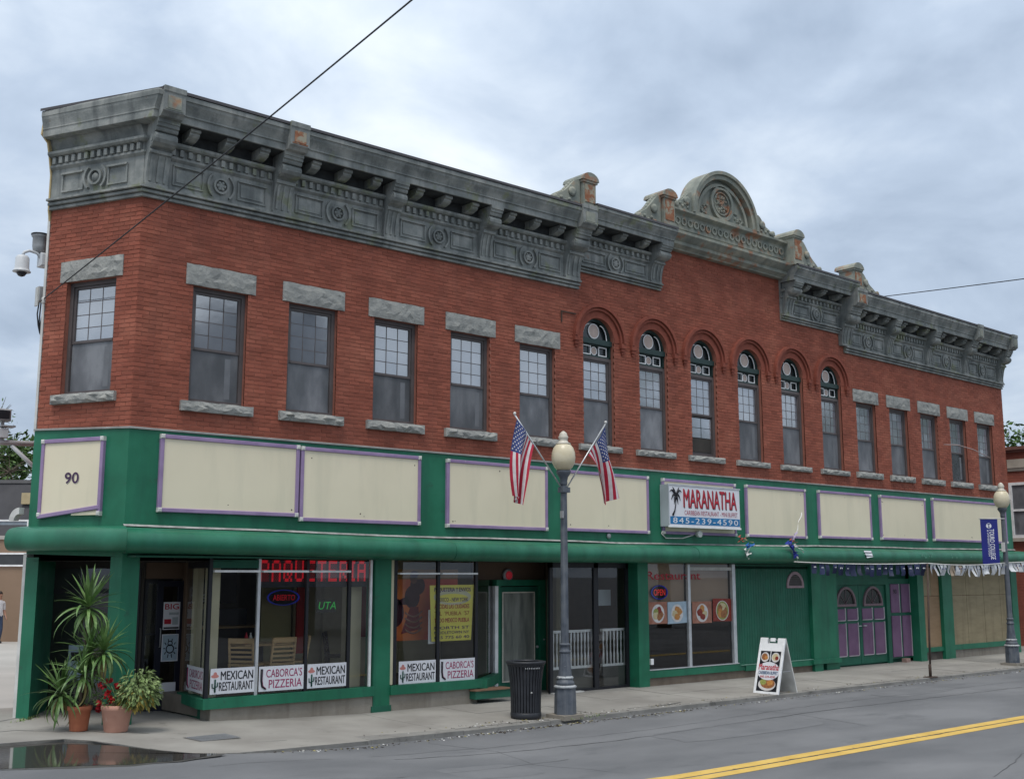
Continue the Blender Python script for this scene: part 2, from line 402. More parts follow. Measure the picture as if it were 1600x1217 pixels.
# ------------------------------------------------------------------ mesh builder and object helpers
class MB:
    def __init__(self):
        self.v, self.f, self.mi, self.sm = [], [], [], []

    def add(self, vs, fs, mi=0, smooth=False):
        b = len(self.v)
        self.v += [tuple(x) for x in vs]
        for f in fs:
            self.f.append([b + i for i in f]); self.mi.append(mi); self.sm.append(smooth)
        return self

    def box(self, x0, x1, y0, y1, z0, z1, mi=0):
        if x0 > x1: x0, x1 = x1, x0
        if y0 > y1: y0, y1 = y1, y0
        if z0 > z1: z0, z1 = z1, z0
        v = [(x0, y0, z0), (x1, y0, z0), (x1, y1, z0), (x0, y1, z0), (x0, y0, z1), (x1, y0, z1), (x1, y1, z1), (x0, y1, z1)]
        return self.add(v, [(0, 3, 2, 1), (4, 5, 6, 7), (0, 1, 5, 4), (1, 2, 6, 5), (2, 3, 7, 6), (3, 0, 4, 7)], mi)

    def bbox(self, x0, x1, y0, y1, z0, z1, b=0.01, mi=0):
        """box with bevelled front (y0) edges"""
        v = [(x0 + b, y0, z0 + b), (x1 - b, y0, z0 + b), (x1 - b, y0, z1 - b), (x0 + b, y0, z1 - b),
             (x0, y0 + b, z0), (x1, y0 + b, z0), (x1, y0 + b, z1), (x0, y0 + b, z1),
             (x0, y1, z0), (x1, y1, z0), (x1, y1, z1), (x0, y1, z1)]
        f = [(0, 1, 2, 3), (4, 5, 1, 0), (5, 6, 2, 1), (6, 7, 3, 2), (7, 4, 0, 3),
             (8, 9, 5, 4), (9, 10, 6, 5), (10, 11, 7, 6), (11, 8, 4, 7), (9, 8, 11, 10)]
        return self.add(v, f, mi)

    def quad(self, a, b, c, d, mi=0):
        return self.add([a, b, c, d], [(0, 1, 2, 3)], mi)

    def prism_y(self, pts, y0, y1, mi=0):
        """polygon in (x,z), counter-clockwise seen from the front (-y), from y0 (front) to y1"""
        n = len(pts)
        v = [(p[0], y0, p[1]) for p in pts] + [(p[0], y1, p[1]) for p in pts]
        f = [tuple(range(n)), tuple(range(2 * n - 1, n - 1, -1))]
        f += [(i, i + n, (i + 1) % n + n, (i + 1) % n) for i in range(n)]
        return self.add(v, f, mi)

    def prism_x(self, pts, x0, x1, mi=0):
        """polygon in (y,z) swept from x0 to x1"""
        n = len(pts)
        v = [(x0, p[0], p[1]) for p in pts] + [(x1, p[0], p[1]) for p in pts]
        f = [tuple(range(n - 1, -1, -1)), tuple(range(n, 2 * n))]
        f += [(i, (i + 1) % n, (i + 1) % n + n, i + n) for i in range(n)]
        return self.add(v, f, mi)

    def prism_z(self, pts, z0, z1, mi=0):
        n = len(pts)
        v = [(p[0], p[1], z0) for p in pts] + [(p[0], p[1], z1) for p in pts]
        f = [tuple(range(n - 1, -1, -1)), tuple(range(n, 2 * n))]
        f += [(i, (i + 1) % n, (i + 1) % n + n, i + n) for i in range(n)]
        return self.add(v, f, mi)

    def lathe(self, prof, c=(0, 0), n=16, mi=0, smooth=True, z=0.0, axis='z', cap=True):
        """prof: (radius, height)"""
        vs, fs = [], []
        for r, hgt in prof:
            for i in range(n):
                a = 2 * PI * i / n
                if axis == 'z':
                    vs.append((c[0] + r * math.cos(a), c[1] + r * math.sin(a), z + hgt))
                else:           # axis along -y, c = (x,z)
                    vs.append((c[0] + r * math.cos(a), z - hgt, c[1] + r * math.sin(a)))
        m = len(prof)
        for j in range(m - 1):
            for i in range(n):
                k = (i + 1) % n
                fs.append((j * n + i, j * n + k, (j + 1) * n + k, (j + 1) * n + i))
        self.add(vs, fs, mi, smooth)
        if cap:
            b = len(self.v) - m * n
            self.f.append([b + i for i in range(n - 1, -1, -1)]); self.mi.append(mi); self.sm.append(False)
            self.f.append([b + (m - 1) * n + i for i in range(n)]); self.mi.append(mi); self.sm.append(False)
        return self

    def tube(self, pts, r, n=8, mi=0, smooth=True, radii=None):
        P = [Vector(p) for p in pts]
        vs, fs = [], []
        up0 = None
        for i, p in enumerate(P):
            d = (P[min(i + 1, len(P) - 1)] - P[max(i - 1, 0)])
            if d.length < 1e-9: d = Vector((0, 0, 1))
            d.normalize()
            if up0 is None:
                up0 = Vector((0, 0, 1)) if abs(d.z) < 0.9 else Vector((1, 0, 0))
            a = d.cross(up0)
            if a.length < 1e-6: a = d.cross(Vector((0, 1, 0)))
            a.normalize(); b = a.cross(d); up0 = b
            rr = radii[i] if radii else r
            for k in range(n):
                t = 2 * PI * k / n
                vs.append(p + a * (rr * math.cos(t)) + b * (rr * math.sin(t)))
        for i in range(len(P) - 1):
            for k in range(n):
                q = (k + 1) % n
                fs.append((i * n + k, i * n + q, (i + 1) * n + q, (i + 1) * n + k))
        self.add(vs, fs, mi, smooth)
        b = len(self.v) - len(P) * n
        self.f.append([b + i for i in range(n)]); self.mi.append(mi); self.sm.append(False)
        self.f.append([b + (len(P) - 1) * n + i for i in range(n - 1, -1, -1)]); self.mi.append(mi); self.sm.append(False)
        return self

    def ring(self, c, r0, r1, y0, y1, a0=0.0, a1=2 * PI, n=24, mi=0, sx=1.0, sz=1.0):
        """flat ring / arc band in the (x,z) plane, front y0 back y1"""
        full = abs(a1 - a0 - 2 * PI) < 1e-6
        k = n if full else n + 1
        vs, fs = [], []
        for i in range(k):
            a = a0 + (a1 - a0) * i / n
            ca, sa = math.cos(a) * sx, math.sin(a) * sz
            for r, y in ((r0, y0), (r1, y0), (r1, y1), (r0, y1)):
                vs.append((c[0] + r * ca, y, c[1] + r * sa))
        for i in range(n):
            j = (i + 1) % k
            for q in range(4):
                w = (q + 1) % 4
                fs.append((i * 4 + q, i * 4 + w, j * 4 + w, j * 4 + q))
        if not full:
            fs.append((0, 1, 2, 3)); fs.append((4 * n + 3, 4 * n + 2, 4 * n + 1, 4 * n))
        return self.add(vs, fs, mi)

    def disc(self, c, r, y, n=24, mi=0, sx=1.0, sz=1.0):
        vs = [(c[0] + r * sx * math.cos(2 * PI * i / n), y, c[1] + r * sz * math.sin(2 * PI * i / n)) for i in range(n)]
        return self.add(vs, [tuple(range(n))], mi)

    def blob(self, c, rx, ry, rz, n=10, m=6, mi=0):
        vs, fs = [], []
        for j in range(m + 1):
            t = -PI / 2 + PI * j / m
            for i in range(n):
                a = 2 * PI * i / n
                vs.append((c[0] + rx * math.cos(t) * math.cos(a), c[1] + ry * math.cos(t) * math.sin(a), c[2] + rz * math.sin(t)))
        for j in range(m):
            for i in range(n):
                k = (i + 1) % n
                fs.append((j * n + i, j * n + k, (j + 1) * n + k, (j + 1) * n + i))
        return self.add(vs, fs, mi, True)

    def mesh(self, name, mats):
        me = bpy.data.meshes.new(name)
        me.from_pydata(self.v, [], self.f)
        for m in (mats if isinstance(mats, (list, tuple)) else [mats]):
            me.materials.append(m)
        me.polygons.foreach_set('material_index', self.mi)
        me.polygons.foreach_set('use_smooth', self.sm)
        me.update()
        return me


def link(name, me, parent=None, loc=(0, 0, 0), rot=(0, 0, 0)):
    o = bpy.data.objects.new(name, me)
    COL.objects.link(o)
    o.location = loc
    o.rotation_euler = rot
    if parent is not None:
        o.parent = parent
    return o


def fixn(me):
    bm = bmesh.new(); bm.from_mesh(me)
    bmesh.ops.recalc_face_normals(bm, faces=bm.faces)
    bm.to_mesh(me); bm.free()


def part(name, mb, mats, parent=None, loc=(0, 0, 0), rot=(0, 0, 0), label=None, stuff=False, fix=True):
    me = mb.mesh(name, mats)
    if fix:
        fixn(me)
    o = link(name, me, parent, loc, rot)
    if label: o['label'] = label
    if stuff: o['kind'] = 'stuff'
    return o


def tag(o, label, cat, group=None):
    o['label'] = label
    o['category'] = cat
    if group: o['group'] = group
    return o


def thing(name, label, cat, loc=(0, 0, 0), rot=(0, 0, 0), group=None):
    o = bpy.data.objects.new(name, None)
    COL.objects.link(o)
    o.empty_display_size = 0.1
    o.location = loc
    o.rotation_euler = rot
    return tag(o, label, cat, group)


def structure(name, mb, mats, fix=True, label=None):
    o = part(name, mb, mats, fix=fix)
    o['kind'] = 'structure'
    if label: o['label'] = label
    return o


def copy_tree(o, parent=None, depth=0):
    c = o.copy()
    COL.objects.link(c)
    if parent is not None:
        c.parent = parent
    for ch in list(o.children):
        copy_tree(ch, c)
    return c


def text_mesh(s, w, hgt, bold=0.0, shear=0.0, space=1.0, depth=0.004):
    """letters as a flat mesh exactly w x hgt, lower-left corner at the origin, in the XZ plane facing -y"""
    cu = bpy.data.curves.new('lettering', 'FONT')
    cu.body = s
    cu.size = 1.0
    cu.shear = shear
    cu.space_character = space
    cu.fill_mode = 'FRONT'
    cu.resolution_u = 3
    ob = bpy.data.objects.new('lettering_source', cu)
    COL.objects.link(ob)
    dg = bpy.context.evaluated_depsgraph_get()
    me = bpy.data.meshes.new_from_object(ob.evaluated_get(dg))
    bpy.data.objects.remove(ob)
    bpy.data.curves.remove(cu)
    co = np.empty(len(me.vertices) * 3)
    me.vertices.foreach_get('co', co)
    co = co.reshape(-1, 3)
    mn, mxx = co.min(0), co.max(0)
    sc = (w / max(1e-6, mxx[0] - mn[0]), hgt / max(1e-6, mxx[1] - mn[1]))
    out = np.zeros_like(co)
    out[:, 0] = (co[:, 0] - mn[0]) * sc[0]
    out[:, 2] = (co[:, 1] - mn[1]) * sc[1]
    me.vertices.foreach_set('co', out.ravel())
    me.update()
    if bold > 0:            # heavier strokes: the same outlines laid over one another a hair apart
        bm = bmesh.new()
        e = bold * hgt
        for k, (dx, dz) in enumerate(((-e, 0), (e, 0), (0, -e * .7), (0, e * .7))):
            m0 = me.copy()
            c2 = out.copy(); c2[:, 0] += dx; c2[:, 2] += dz; c2[:, 1] -= .00025 * k
            m0.vertices.foreach_set('co', c2.ravel())
            bm.from_mesh(m0)
            bpy.data.meshes.remove(m0)
        bm.to_mesh(me); bm.free(); me.update()
    return me


def text(s, x, y, z, w, hgt, m, parent=None, bold=0.0, rot=0.0, name='lettering', shear=0.0, space=1.0, tilt=0.0):
    me = text_mesh(s, w, hgt, bold, shear, space)
    me.materials.clear()
    me.materials.append(m)
    return link(name, me, parent, (x, y, z), (0, tilt, rot))


# ------------------------------------------------------------------ ground levels
def gh(x):
    t = min(1.0, max(0.0, (4.5 - x) / 5.5))
    return 0.17 * t * t * (3 - 2 * t)


def zs(x, y):
    return gh(x) + 0.02 * max(min(y, 0.0), -2.6)


def zr(x, y):
    t = min(1.0, max(0.0, (1.8 - x) / 2.0))
    return gh(x) - 0.11 + 0.058 * t * t * (3 - 2 * t)


# chamfer frame: local x runs left to right along the chamfer (t = 0 at the street corner), local y into the wall
CH_D = Vector((-0.44288752, 0.89657718, 0))
CH_N = Vector((-0.89657718, -0.44288752, 0))
CH_L = 1.8515
CH_ROT = math.atan2(-0.89657718, 0.44288752)
LEN = 27.95


def chp(t, off, z):
    """world point on the chamfer: t along (negative to the left), off outwards"""
    return Vector((0, 0, z)) - CH_D * t + CH_N * off

# ================================================================== GROUND
def ground_sheet(name, poly_fn, xs, ys, m, zf):
    mb = MB()
    idx = {}
    for i, x in enumerate(xs):
        for j, y in enumerate(ys):
            idx[i, j] = len(mb.v); mb.v.append((x, y, zf(x, y)))
    for i in range(len(xs) - 1):
        for j in range(len(ys) - 1):
            mb.f.append([idx[i, j], idx[i + 1, j], idx[i + 1, j + 1], idx[i, j + 1]]); mb.mi.append(0); mb.sm.append(False)
    return structure(name, mb, m, fix=False)


RX = [-900, -60, -20, -8, -3, -2, -1, 0, 1, 2, 3, 4, 5, 6, 8, 12, 20, 40, 80, 900]
ground_sheet('road', None, RX, [-900, -60, -20, -12, -8, -6, -4, -3, -2, -1, 0, 5, 60, 900], ASPH, zr)

# double yellow centre line
for (a, b) in ((-7.215, -7.01), (-7.45, -7.255)):
    mb = MB()
    xs = [-30, -8, -4, -2, -1, 0, 1, 2, 3, 4, 5, 10, 20, 40, 120]
    for i in range(len(xs) - 1):
        x0, x1 = xs[i], xs[i + 1]
        mb.quad((x0, a, zr(x0, 0) + .004), (x1, a, zr(x1, 0) + .004), (x1, b, zr(x1, 0) + .004), (x0, b, zr(x0, 0) + .004))
    structure('road_marking', mb, YELLOW, fix=False)

# long cracks sealed with tar in the road
def crack(pts, w, m=TAR, name='road_crack', dz=.004, zf=zr, jit=.03):
    rnd = random.Random(len(pts) + int(pts[0][0] * 10))
    mb = MB()
    P = []
    for i in range(len(pts) - 1):
        a, b = pts[i], pts[i + 1]
        n = max(2, int(math.hypot(b[0] - a[0], b[1] - a[1]) / .25))
        for k in range(n):
            t = k / n
            P.append((a[0] + (b[0] - a[0]) * t + rnd.uniform(-jit, jit), a[1] + (b[1] - a[1]) * t + rnd.uniform(-jit, jit)))
    P.append(pts[-1])
    for i in range(len(P) - 1):
        a, b = Vector(P[i]), Vector(P[i + 1])
        d = (b - a).normalized(); n = Vector((-d.y, d.x)) * w * rnd.uniform(.5, 1.2) / 2
        c = [a - n, b - n, b + n, a + n]
        mb.add([(q.x, q.y, zf(q.x, q.y) + dz) for q in c], [(0, 1, 2, 3)])
    return structure(name, mb, m, fix=False)


crack([(2.0, -4.2), (6, -4.5), (11, -4.3), (18, -4.6), (40, -4.4)], .022)
crack([(5, -7.235), (12, -7.235), (30, -7.235)], .03)
crack([(-2, -5.2), (1, -5.6), (4, -5.3)], .015)
crack([(7.0, -9.6), (9, -9.0), (12, -9.3)], .015)

# darker patches of newer asphalt and stains on the road
OLD_ASPH = mat('patched_asphalt', [(0.132, 0.137, 0.145), (0.162, 0.167, 0.175)], scale=1.5, rough=.9, bump=.5, bscale=120, spots=[((0.19, 0.195, 0.20), 110, 0.68, 0.5)])
for (px_, py_, pw_, pl_) in ((8.2, -4.9, 3.6, 1.1), (15.5, -3.6, 2.4, .8), (2.4, -5.6, 1.3, .9), (12.0, -9.2, 3.2, 1.2)):
    r = random.Random(int(px_ * 10))
    n = 22
    v = []
    for i in range(n):
        a = 2 * PI * i / n
        ca, sa = math.cos(a), math.sin(a)
        k = (abs(ca) ** 5 + abs(sa) ** 5) ** (-.2) * r.uniform(.94, 1.05)
        v.append((px_ + pw_ / 2 * ca * k, py_ + pl_ / 2 * sa * k))
    mb = MB(); mb.add([(a, b, zr(a, b) + .003) for a, b in v], [tuple(range(n))])
    structure('road_patch', mb, OLD_ASPH, fix=False)
crack([(-.5, -4.0), (3, -3.8), (7, -4.0), (12, -3.7), (20, -3.9)], .012)
crack([(3.4, -3.0), (3.7, -4.2), (3.3, -5.4), (3.8, -6.6)], .012)
crack([(10.2, -2.8), (10.5, -4.2), (10.0, -6.0)], .010)
crack([(17.2, -2.8), (17.0, -4.4), (17.5, -6.6)], .012)

# sidewalk: apron round the corner, then concrete slabs and a curb of separate stones
CURB_LINE = [(-30, -.7), (-8, -.72), (-3, -.76), (-1.78, -.80), (-1.40, -.84), (-1.02, -.92), (-.80, -1.25), (-.60, -1.75), (-.42, -2.4), (-.16, -3.02), (.35, -3.14), (.9, -3.08), (1.6, -2.94), (2.6, -2.75)]
APX = 2.6
mb = MB()
pts = CURB_LINE
for i in range(len(pts) - 1):
    (x0, y0), (x1, y1) = pts[i], pts[i + 1]
    n = max(1, min(6, int((x1 - x0) / .25)))
    for k in range(n):
        a, b = k / n, (k + 1) / n
        xa, ya = x0 + (x1 - x0) * a, y0 + (y1 - y0) * a
        xb, yb = x0 + (x1 - x0) * b, y0 + (y1 - y0) * b
        prev = None
        for f0, f1 in ((0, .35), (.35, .7), (.7, 1)):
            q = [(xa, ya + (1.2 - ya) * f0), (xb, yb + (1.2 - yb) * f0), (xb, yb + (1.2 - yb) * f1), (xa, ya + (1.2 - ya) * f1)]
            mb.add([(x, y, zs(x, y)) for x, y in q], [(0, 1, 2, 3)])
        mb.add([(xa, 1.2, zs(xa, 0)), (xb, 1.2, zs(xb, 0)), (xb, 3.2, zs(xb, 0)), (xa, 3.2, zs(xa, 0))], [(0, 1, 2, 3)])
        mb.add([(xa, ya, zs(xa, ya)), (xa, ya, -.3), (xb, yb, -.3), (xb, yb, zs(xb, yb))], [(0, 1, 2, 3)], 1)
SIDEWALK = structure('sidewalk', mb, [CONC, CURB], fix=False)

# slabs: two rows along the street
SLABBED = structure('pavement', MB().box(APX, 75, -2.30, .35, -.30, -.075), CONC_OLD)
SLW = 1.62
k = 0
x = APX
rnd = random.Random(3)
while x < 46:
    for (ya, yb) in ((-1.13, -.004), (-2.30, -1.138)):
        mb = MB()
        x0, x1 = x + .004, x + SLW - .004
        dz = rnd.uniform(-.004, .004)
        top = [(x0, ya), (x1, ya), (x1, yb), (x0, yb)]
        v = [(p[0], p[1], zs(p[0], p[1]) + dz) for p in top] + [(p[0], p[1], -.09) for p in top]
        mb.add(v, [(0, 1, 2, 3), (0, 4, 5, 1), (1, 5, 6, 2), (2, 6, 7, 3), (3, 7, 4, 0)])
        part('paving_slab', mb, CONC, SLABBED, fix=False)
    x += SLW
# the strip of paving between the slabs and the shopfronts, and inside the recesses
mb = MB()
mb.box(APX, 27.95, -.004, 1.6, -.2, -.001)
mb.box(27.95, 75, -.004, 3, -.2, -.003)
structure('threshold_paving', mb, CONC, fix=False)
x = APX
cl = 1.83
while x < 60:
    t0 = max(0, min(1, (4.6 - x) / 2.0)); t1 = max(0, min(1, (4.6 - x - cl) / 2.0))
    ya, yb = -2.52 - .23 * t0, -2.52 - .23 * t1
    mb = MB()
    dz = rnd.uniform(-.008, .006)
    v = []
    for (px, py) in ((x + .004, ya), (x + cl - .004, yb), (x + cl - .004, -2.306), (x + .004, -2.306)):
        v.append((px, py, zs(px, -2.4) + dz))
    v += [(p[0], p[1], -.25) for p in v]
    mb.add(v, [(0, 1, 2, 3), (0, 4, 5, 1), (1, 5, 6, 2), (2, 6, 7, 3), (3, 7, 4, 0)])
    part('curb_stone', mb, CURB, SLABBED, fix=False)
    x += cl
# concrete lot at the side of the building and behind
mb = MB()
for i in range(len(RX) - 1):
    x0, x1 = max(-60, RX[i]), min(60, RX[i + 1])
    if x1 <= x0: continue
    mb.add([(x0, 3.2, zs(x0, 0)), (x1, 3.2, zs(x1, 0)), (x1, 70, zs(x1, 0)), (x0, 70, zs(x0, 0))], [(0, 1, 2, 3)])
structure('parking_lot', mb, LOT, fix=False)
crack([(-1.9, 1.3), (-1.2, 1.35), (-.75, 1.7)], .03, TAR, 'pavement_crack', .004, zs, .01)
crack([(-2.2, .1), (-1.3, .25), (-.9, -.2), (.1, -1.0)], .02, TAR, 'pavement_crack', .004, zs, .03)
crack([(8.4, -2.2), (9.3, -2.25), (9.9, -2.15)], .03, TAR, 'pavement_crack', .006, zs, .02)
crack([(1.0, -2.35), (1.5, -2.32)], .03, TAR, 'pavement_crack', .005, zs, .01)
# worn, debris-filled strip along the curb
mb = MB()
rnd = random.Random(11)
for i in range(2200):
    x = rnd.uniform(.3, 34) if i > 500 else rnd.uniform(4.5, 9.5)
    y = -2.62 - abs(rnd.gauss(0, .09)) - .22 * max(0, min(1, (4.6 - x) / 2.0))
    if x < 2.6: y -= .12
    if i % 4 == 0 and x > 2.6:
        y = rnd.uniform(-2.45, -2.1)
    s = rnd.uniform(.006, .022)
    z = (zr(x, y) if y < -2.53 else zs(x, y)) + .004
    a = rnd.uniform(0, PI)
    ca, sa = math.cos(a) * s, math.sin(a) * s
    mb.add([(x - ca, y - sa, z), (x + sa, y - ca, z), (x + ca, y + sa, z + s * .5), (x - sa, y + ca, z + s * .3)], [(0, 1, 2, 3)], rnd.choice([0, 0, 0, 1, 2]))
o = part('curb_debris', mb, [SOIL, LEAF_DRY, DIRTY_WHITE], fix=False)
o['kind'] = 'stuff'

# puddle in the dip at the corner
def sheet_poly(pts, zf, dz, name, m):
    mb = MB()
    cx = sum(p[0] for p in pts) / len(pts); cy = sum(p[1] for p in pts) / len(pts)
    n = len(pts)
    v = [(cx, cy, zf(cx, cy) + dz)] + [(p[0], p[1], zf(p[0], p[1]) + dz) for p in pts]
    mb.add(v, [(0, 1 + i, 1 + (i + 1) % n) for i in range(n)])
    return structure(name, mb, m, fix=False)


PUD = [(-5, -.75), (-3, -.80), (-1.78, -.84), (-1.40, -.88), (-1.06, -.96), (-.84, -1.28), (-.64, -1.78), (-.46, -2.43), (-.20, -3.06), (.02, -3.20), (-.12, -3.30),
       (-.40, -3.36), (-.62, -3.40), (-.90, -3.32), (-1.15, -3.30), (-1.45, -3.10), (-1.75, -2.95), (-2.2, -2.72), (-2.6, -2.55), (-3.6, -2.4), (-5, -2.5)]
mb = MB()
WZ = zr(-.8, 0) + .005
cxy = (-1.35, -1.9)
mb.add([(cxy[0], cxy[1], WZ)] + [(p[0], p[1], WZ) for p in PUD], [(0, 1 + i, 1 + (i + 1) % len(PUD)) for i in range(len(PUD))])
structure('puddle', mb, WATER, fix=False)
# damp, silty margin of the puddle
DAMP = mat('damp_margin', [(0.062, 0.061, 0.058), (0.085, 0.084, 0.08)], scale=6, rough=.45, bump=.3)
mb = MB()
rr_ = random.Random(2)
n = len(PUD)
out_ = []
for (a, b) in PUD:
    d = Vector((a - cxy[0], b - cxy[1])); d.normalize()
    k_ = rr_.uniform(.05, .16) if b < -1.6 else rr_.uniform(.02, .05)
    out_.append((a + d.x * k_, b + d.y * k_))
for i in range(n):
    j = (i + 1) % n
    q = [PUD[i], PUD[j], out_[j], out_[i]]
    mb.add([(x, y, max(zr(x, y), WZ - .004) + .0015 if y < -1.6 else zs(x, y) + .003) for x, y in q], [(0, 1, 2, 3)])
structure('damp_margin', mb, DAMP, fix=False)

# utility cover set in the sidewalk
mb = MB()
for i in range(1):
    q = [(.36, -2.02), (1.02, -1.92), (.98, -1.48), (.32, -1.58)]
    mb.add([(a, b, zs(a, b) + .005) for a, b in q], [(0, 1, 2, 3)])
cov = part('utility_cover', mb, mat('cover_iron', [(0.085, 0.083, 0.08), (0.12, 0.115, 0.11)], scale=20, rough=0.7, bump=.6), fix=False)
tag(cov, 'flat dark metal utility cover set into the sidewalk in front of the corner', 'utility cover')
mb = MB()
for k in range(9):
    t = (k + .5) / 9
    a = Vector((.36, -2.02)).lerp(Vector((.32, -1.58)), t); b = Vector((1.02, -1.92)).lerp(Vector((.98, -1.48)), t)
    a, b = a.lerp(b, .06), a.lerp(b, .94)
    mb.box(a.x, b.x, a.y - .008, a.y + .008, zs(a.x, a.y) + .004, zs(a.x, a.y) + .009)
part('rib', mb, GREYMET, cov)

# ================================================================== BUILDING
B = thing('brick_building', 'long two-storey red brick corner building with grey cornice and green shopfronts', 'building')

# ---- openings (x0,x1,z0,z1[,arch])
Z_S, Z_T = 4.976, 6.84
WIN_L = [(.91 + 1.7245 * i, .956) for i in range(5)]
WIN_R = [(19.69 + 1.632 * i, .94) for i in range(5)]
ARC = [10.03, 11.74, 13.45, 15.16, 16.87, 18.56]
AW = .458                  # half width of an arched opening
A_Z0, A_SP = 4.95, 7.21
OPEN = []
for x, w in WIN_L: OPEN.append((x, x + w, Z_S, Z_T, False))
for c in ARC: OPEN.append((c - AW, c + AW, A_Z0, A_SP, True))
for x, w in WIN_R: OPEN.append((x, x + w, Z_S + .0, Z_T, False))
WZ0, WZ1 = 4.47, 8.62
CWIN = (-1.42, -.43, 5.06, 6.87, False)          # chamfer window in chamfer coordinates
MY = .007                                        # mortar plane set back from brick faces
THK = .28


def wall_with_openings(x0, x1, z0, z1, opens):
    mb = MB()
    xs = x0
    for (a, b, c, d, arch) in sorted(opens):
        mb.quad((xs, MY, z0), (a, MY, z0), (a, MY, z1), (xs, MY, z1))
        mb.quad((a, MY, z0), (b, MY, z0), (b, MY, c), (a, MY, c))
        mb.quad((a, MY, c), (b, MY, c), (b, THK, c), (a, THK, c))
        mb.quad((a, MY, c), (a, THK, c), (a, THK, d), (a, MY, d))
        mb.quad((b, MY, c), (b, MY, d), (b, THK, d), (b, THK, c))
        if not arch:
            mb.quad((a, MY, d), (b, MY, d), (b, MY, z1), (a, MY, z1))
            mb.quad((a, MY, d), (a, THK, d), (b, THK, d), (b, MY, d))
        else:
            r, cx = (b - a) / 2, (a + b) / 2
            n = 16
            P = [(cx - r * math.cos(PI * i / n), d + r * math.sin(PI * i / n)) for i in range(n + 1)]
            for i in range(n):
                p, q = P[i], P[i + 1]
                mb.quad((p[0], MY, p[1]), (q[0], MY, q[1]), (q[0], MY, z1), (p[0], MY, z1))
                mb.quad((p[0], MY, p[1]), (p[0], THK, p[1]), (q[0], THK, q[1]), (q[0], MY, q[1]))
        xs = b
    mb.quad((xs, MY, z0), (x1, MY, z0), (x1, MY, z1), (xs, MY, z1))
    return mb


part('mortar_wall', wall_with_openings(MY * .6, LEN, WZ0, 9.75, OPEN), MORTAR, B, fix=False)
part('mortar_wall', wall_with_openings(-CH_L, -MY * .6, WZ0, 8.7, [CWIN]), MORTAR, B, rot=(0, 0, CH_ROT), fix=False)

# ---- bricks: every course and joint is geometry; the 300 nearest are parts, the rest one mesh
BL, BH, BJ = .205, .0585, .0095
COURSE = BH + BJ
BD = .030


def brick_layout(x0, x1, z0, z1, opens, corner_x):
    out = []
    nz = int((z1 - z0) / COURSE)
    for j in range(nz):
        z = z0 + j * COURSE
        zc = z + BH / 2
        cuts = []
        for (a, b, c, d, arch) in opens:
            if c - BH < z < d - .006 and not arch:
                cuts.append((a, b))
            elif arch and z > c - BH:
                r = (b - a) / 2; cx = (a + b) / 2
                if z < d: cuts.append((a, b))
                elif zc - d < r + .10:
                    hw = math.sqrt(max(0, (r + .10) ** 2 - (zc - d) ** 2))
                    cuts.append((cx - hw, cx + hw))
        off = (j % 2) * (BL + BJ) / 2
        n0 = int((x0 - corner_x) / (BL + BJ)) - 2
        n1 = int((x1 - corner_x) / (BL + BJ)) + 2
        for i in range(n0, n1):
            a = corner_x + i * (BL + BJ) + off
            segs = [(max(a, x0), min(a + BL, x1))]
            for (p, q) in cuts:
                ns = []
                for (s, e) in segs:
                    if e <= p or s >= q: ns.append((s, e))
                    else:
                        if s < p: ns.append((s, p))
                        if e > q: ns.append((q, e))
                segs = ns
            for (s, e) in segs:
                if e - s > .03: out.append((s, e, z))
    return out


lay_f = brick_layout(0.0, LEN, WZ0 + .004, 8.19, OPEN, 0.0)
lay_m = brick_layout(9.42, 19.22, WZ0 + .004 + COURSE * int((8.19 - WZ0 - .004) / COURSE), 9.66, [], 0.0)
lay_c = brick_layout(-CH_L, 0.0, WZ0 + .004, 8.19, [CWIN], 0.0)
campos = Vector(cam_ob.location)
full = []
mbf, mbc = MB(), MB()
rnd = random.Random(5)


def brick_into(mb, s, e, z, dy):
    b = .004
    y = dy
    v = [(s + b, y, z + b), (e - b, y, z + b), (e - b, y, z + BH - b), (s + b, y, z + BH - b),
         (s, y + b, z), (e, y + b, z), (e, y + b, z + BH), (s, y + b, z + BH), (s, y + BD, z), (e, y + BD, z), (e, y + BD, z + BH), (s, y + BD, z + BH)]
    f = [(0, 1, 2, 3), (4, 5, 1, 0), (5, 6, 2, 1), (6, 7, 3, 2), (7, 4, 0, 3), (8, 9, 5, 4), (9, 10, 6, 5), (10, 11, 7, 6), (11, 8, 4, 7)]
    mb.add(v, f)


cand = []
for k, (s, e, z) in enumerate(lay_f):
    if e - s > BL * .98:
        cand.append(((Vector(((s + e) / 2, 0, z)) - campos).length / 1.0, 'f', k))
for k, (s, e, z) in enumerate(lay_c):
    if e - s > BL * .98:
        cand.append(((chp((s + e) / 2, 0, z) - campos).length / .93, 'c', k))
cand.sort()
chosen = {(a, k) for _, a, k in cand[:300]}
bm_ = MB(); brick_into(bm_, 0, BL, 0, 0)
BRICK_ME = bm_.mesh('brick', BRICK)
for k, (s, e, z) in enumerate(lay_f):
    dy = rnd.uniform(-.003, .003)
    if ('f', k) in chosen:
        link('brick', BRICK_ME, B, (s, dy, z))
    else:
        brick_into(mbf, s, e, z, dy)
for (s, e, z) in lay_m:
    brick_into(mbf, s, e, z, rnd.uniform(-.003, .003))
for k, (s, e, z) in enumerate(lay_c):
    dy = rnd.uniform(-.003, .003)
    if ('c', k) in chosen:
        p = chp(s, -dy, z)
        link('brick', BRICK_ME, B, p, (0, 0, CH_ROT))
    else:
        brick_into(mbc, s, e, z, dy)
part('brickwork', mbf, BRICK, B, stuff=True, fix=False)
part('brickwork', mbc, BRICK, B, rot=(0, 0, CH_ROT), stuff=True, fix=False)

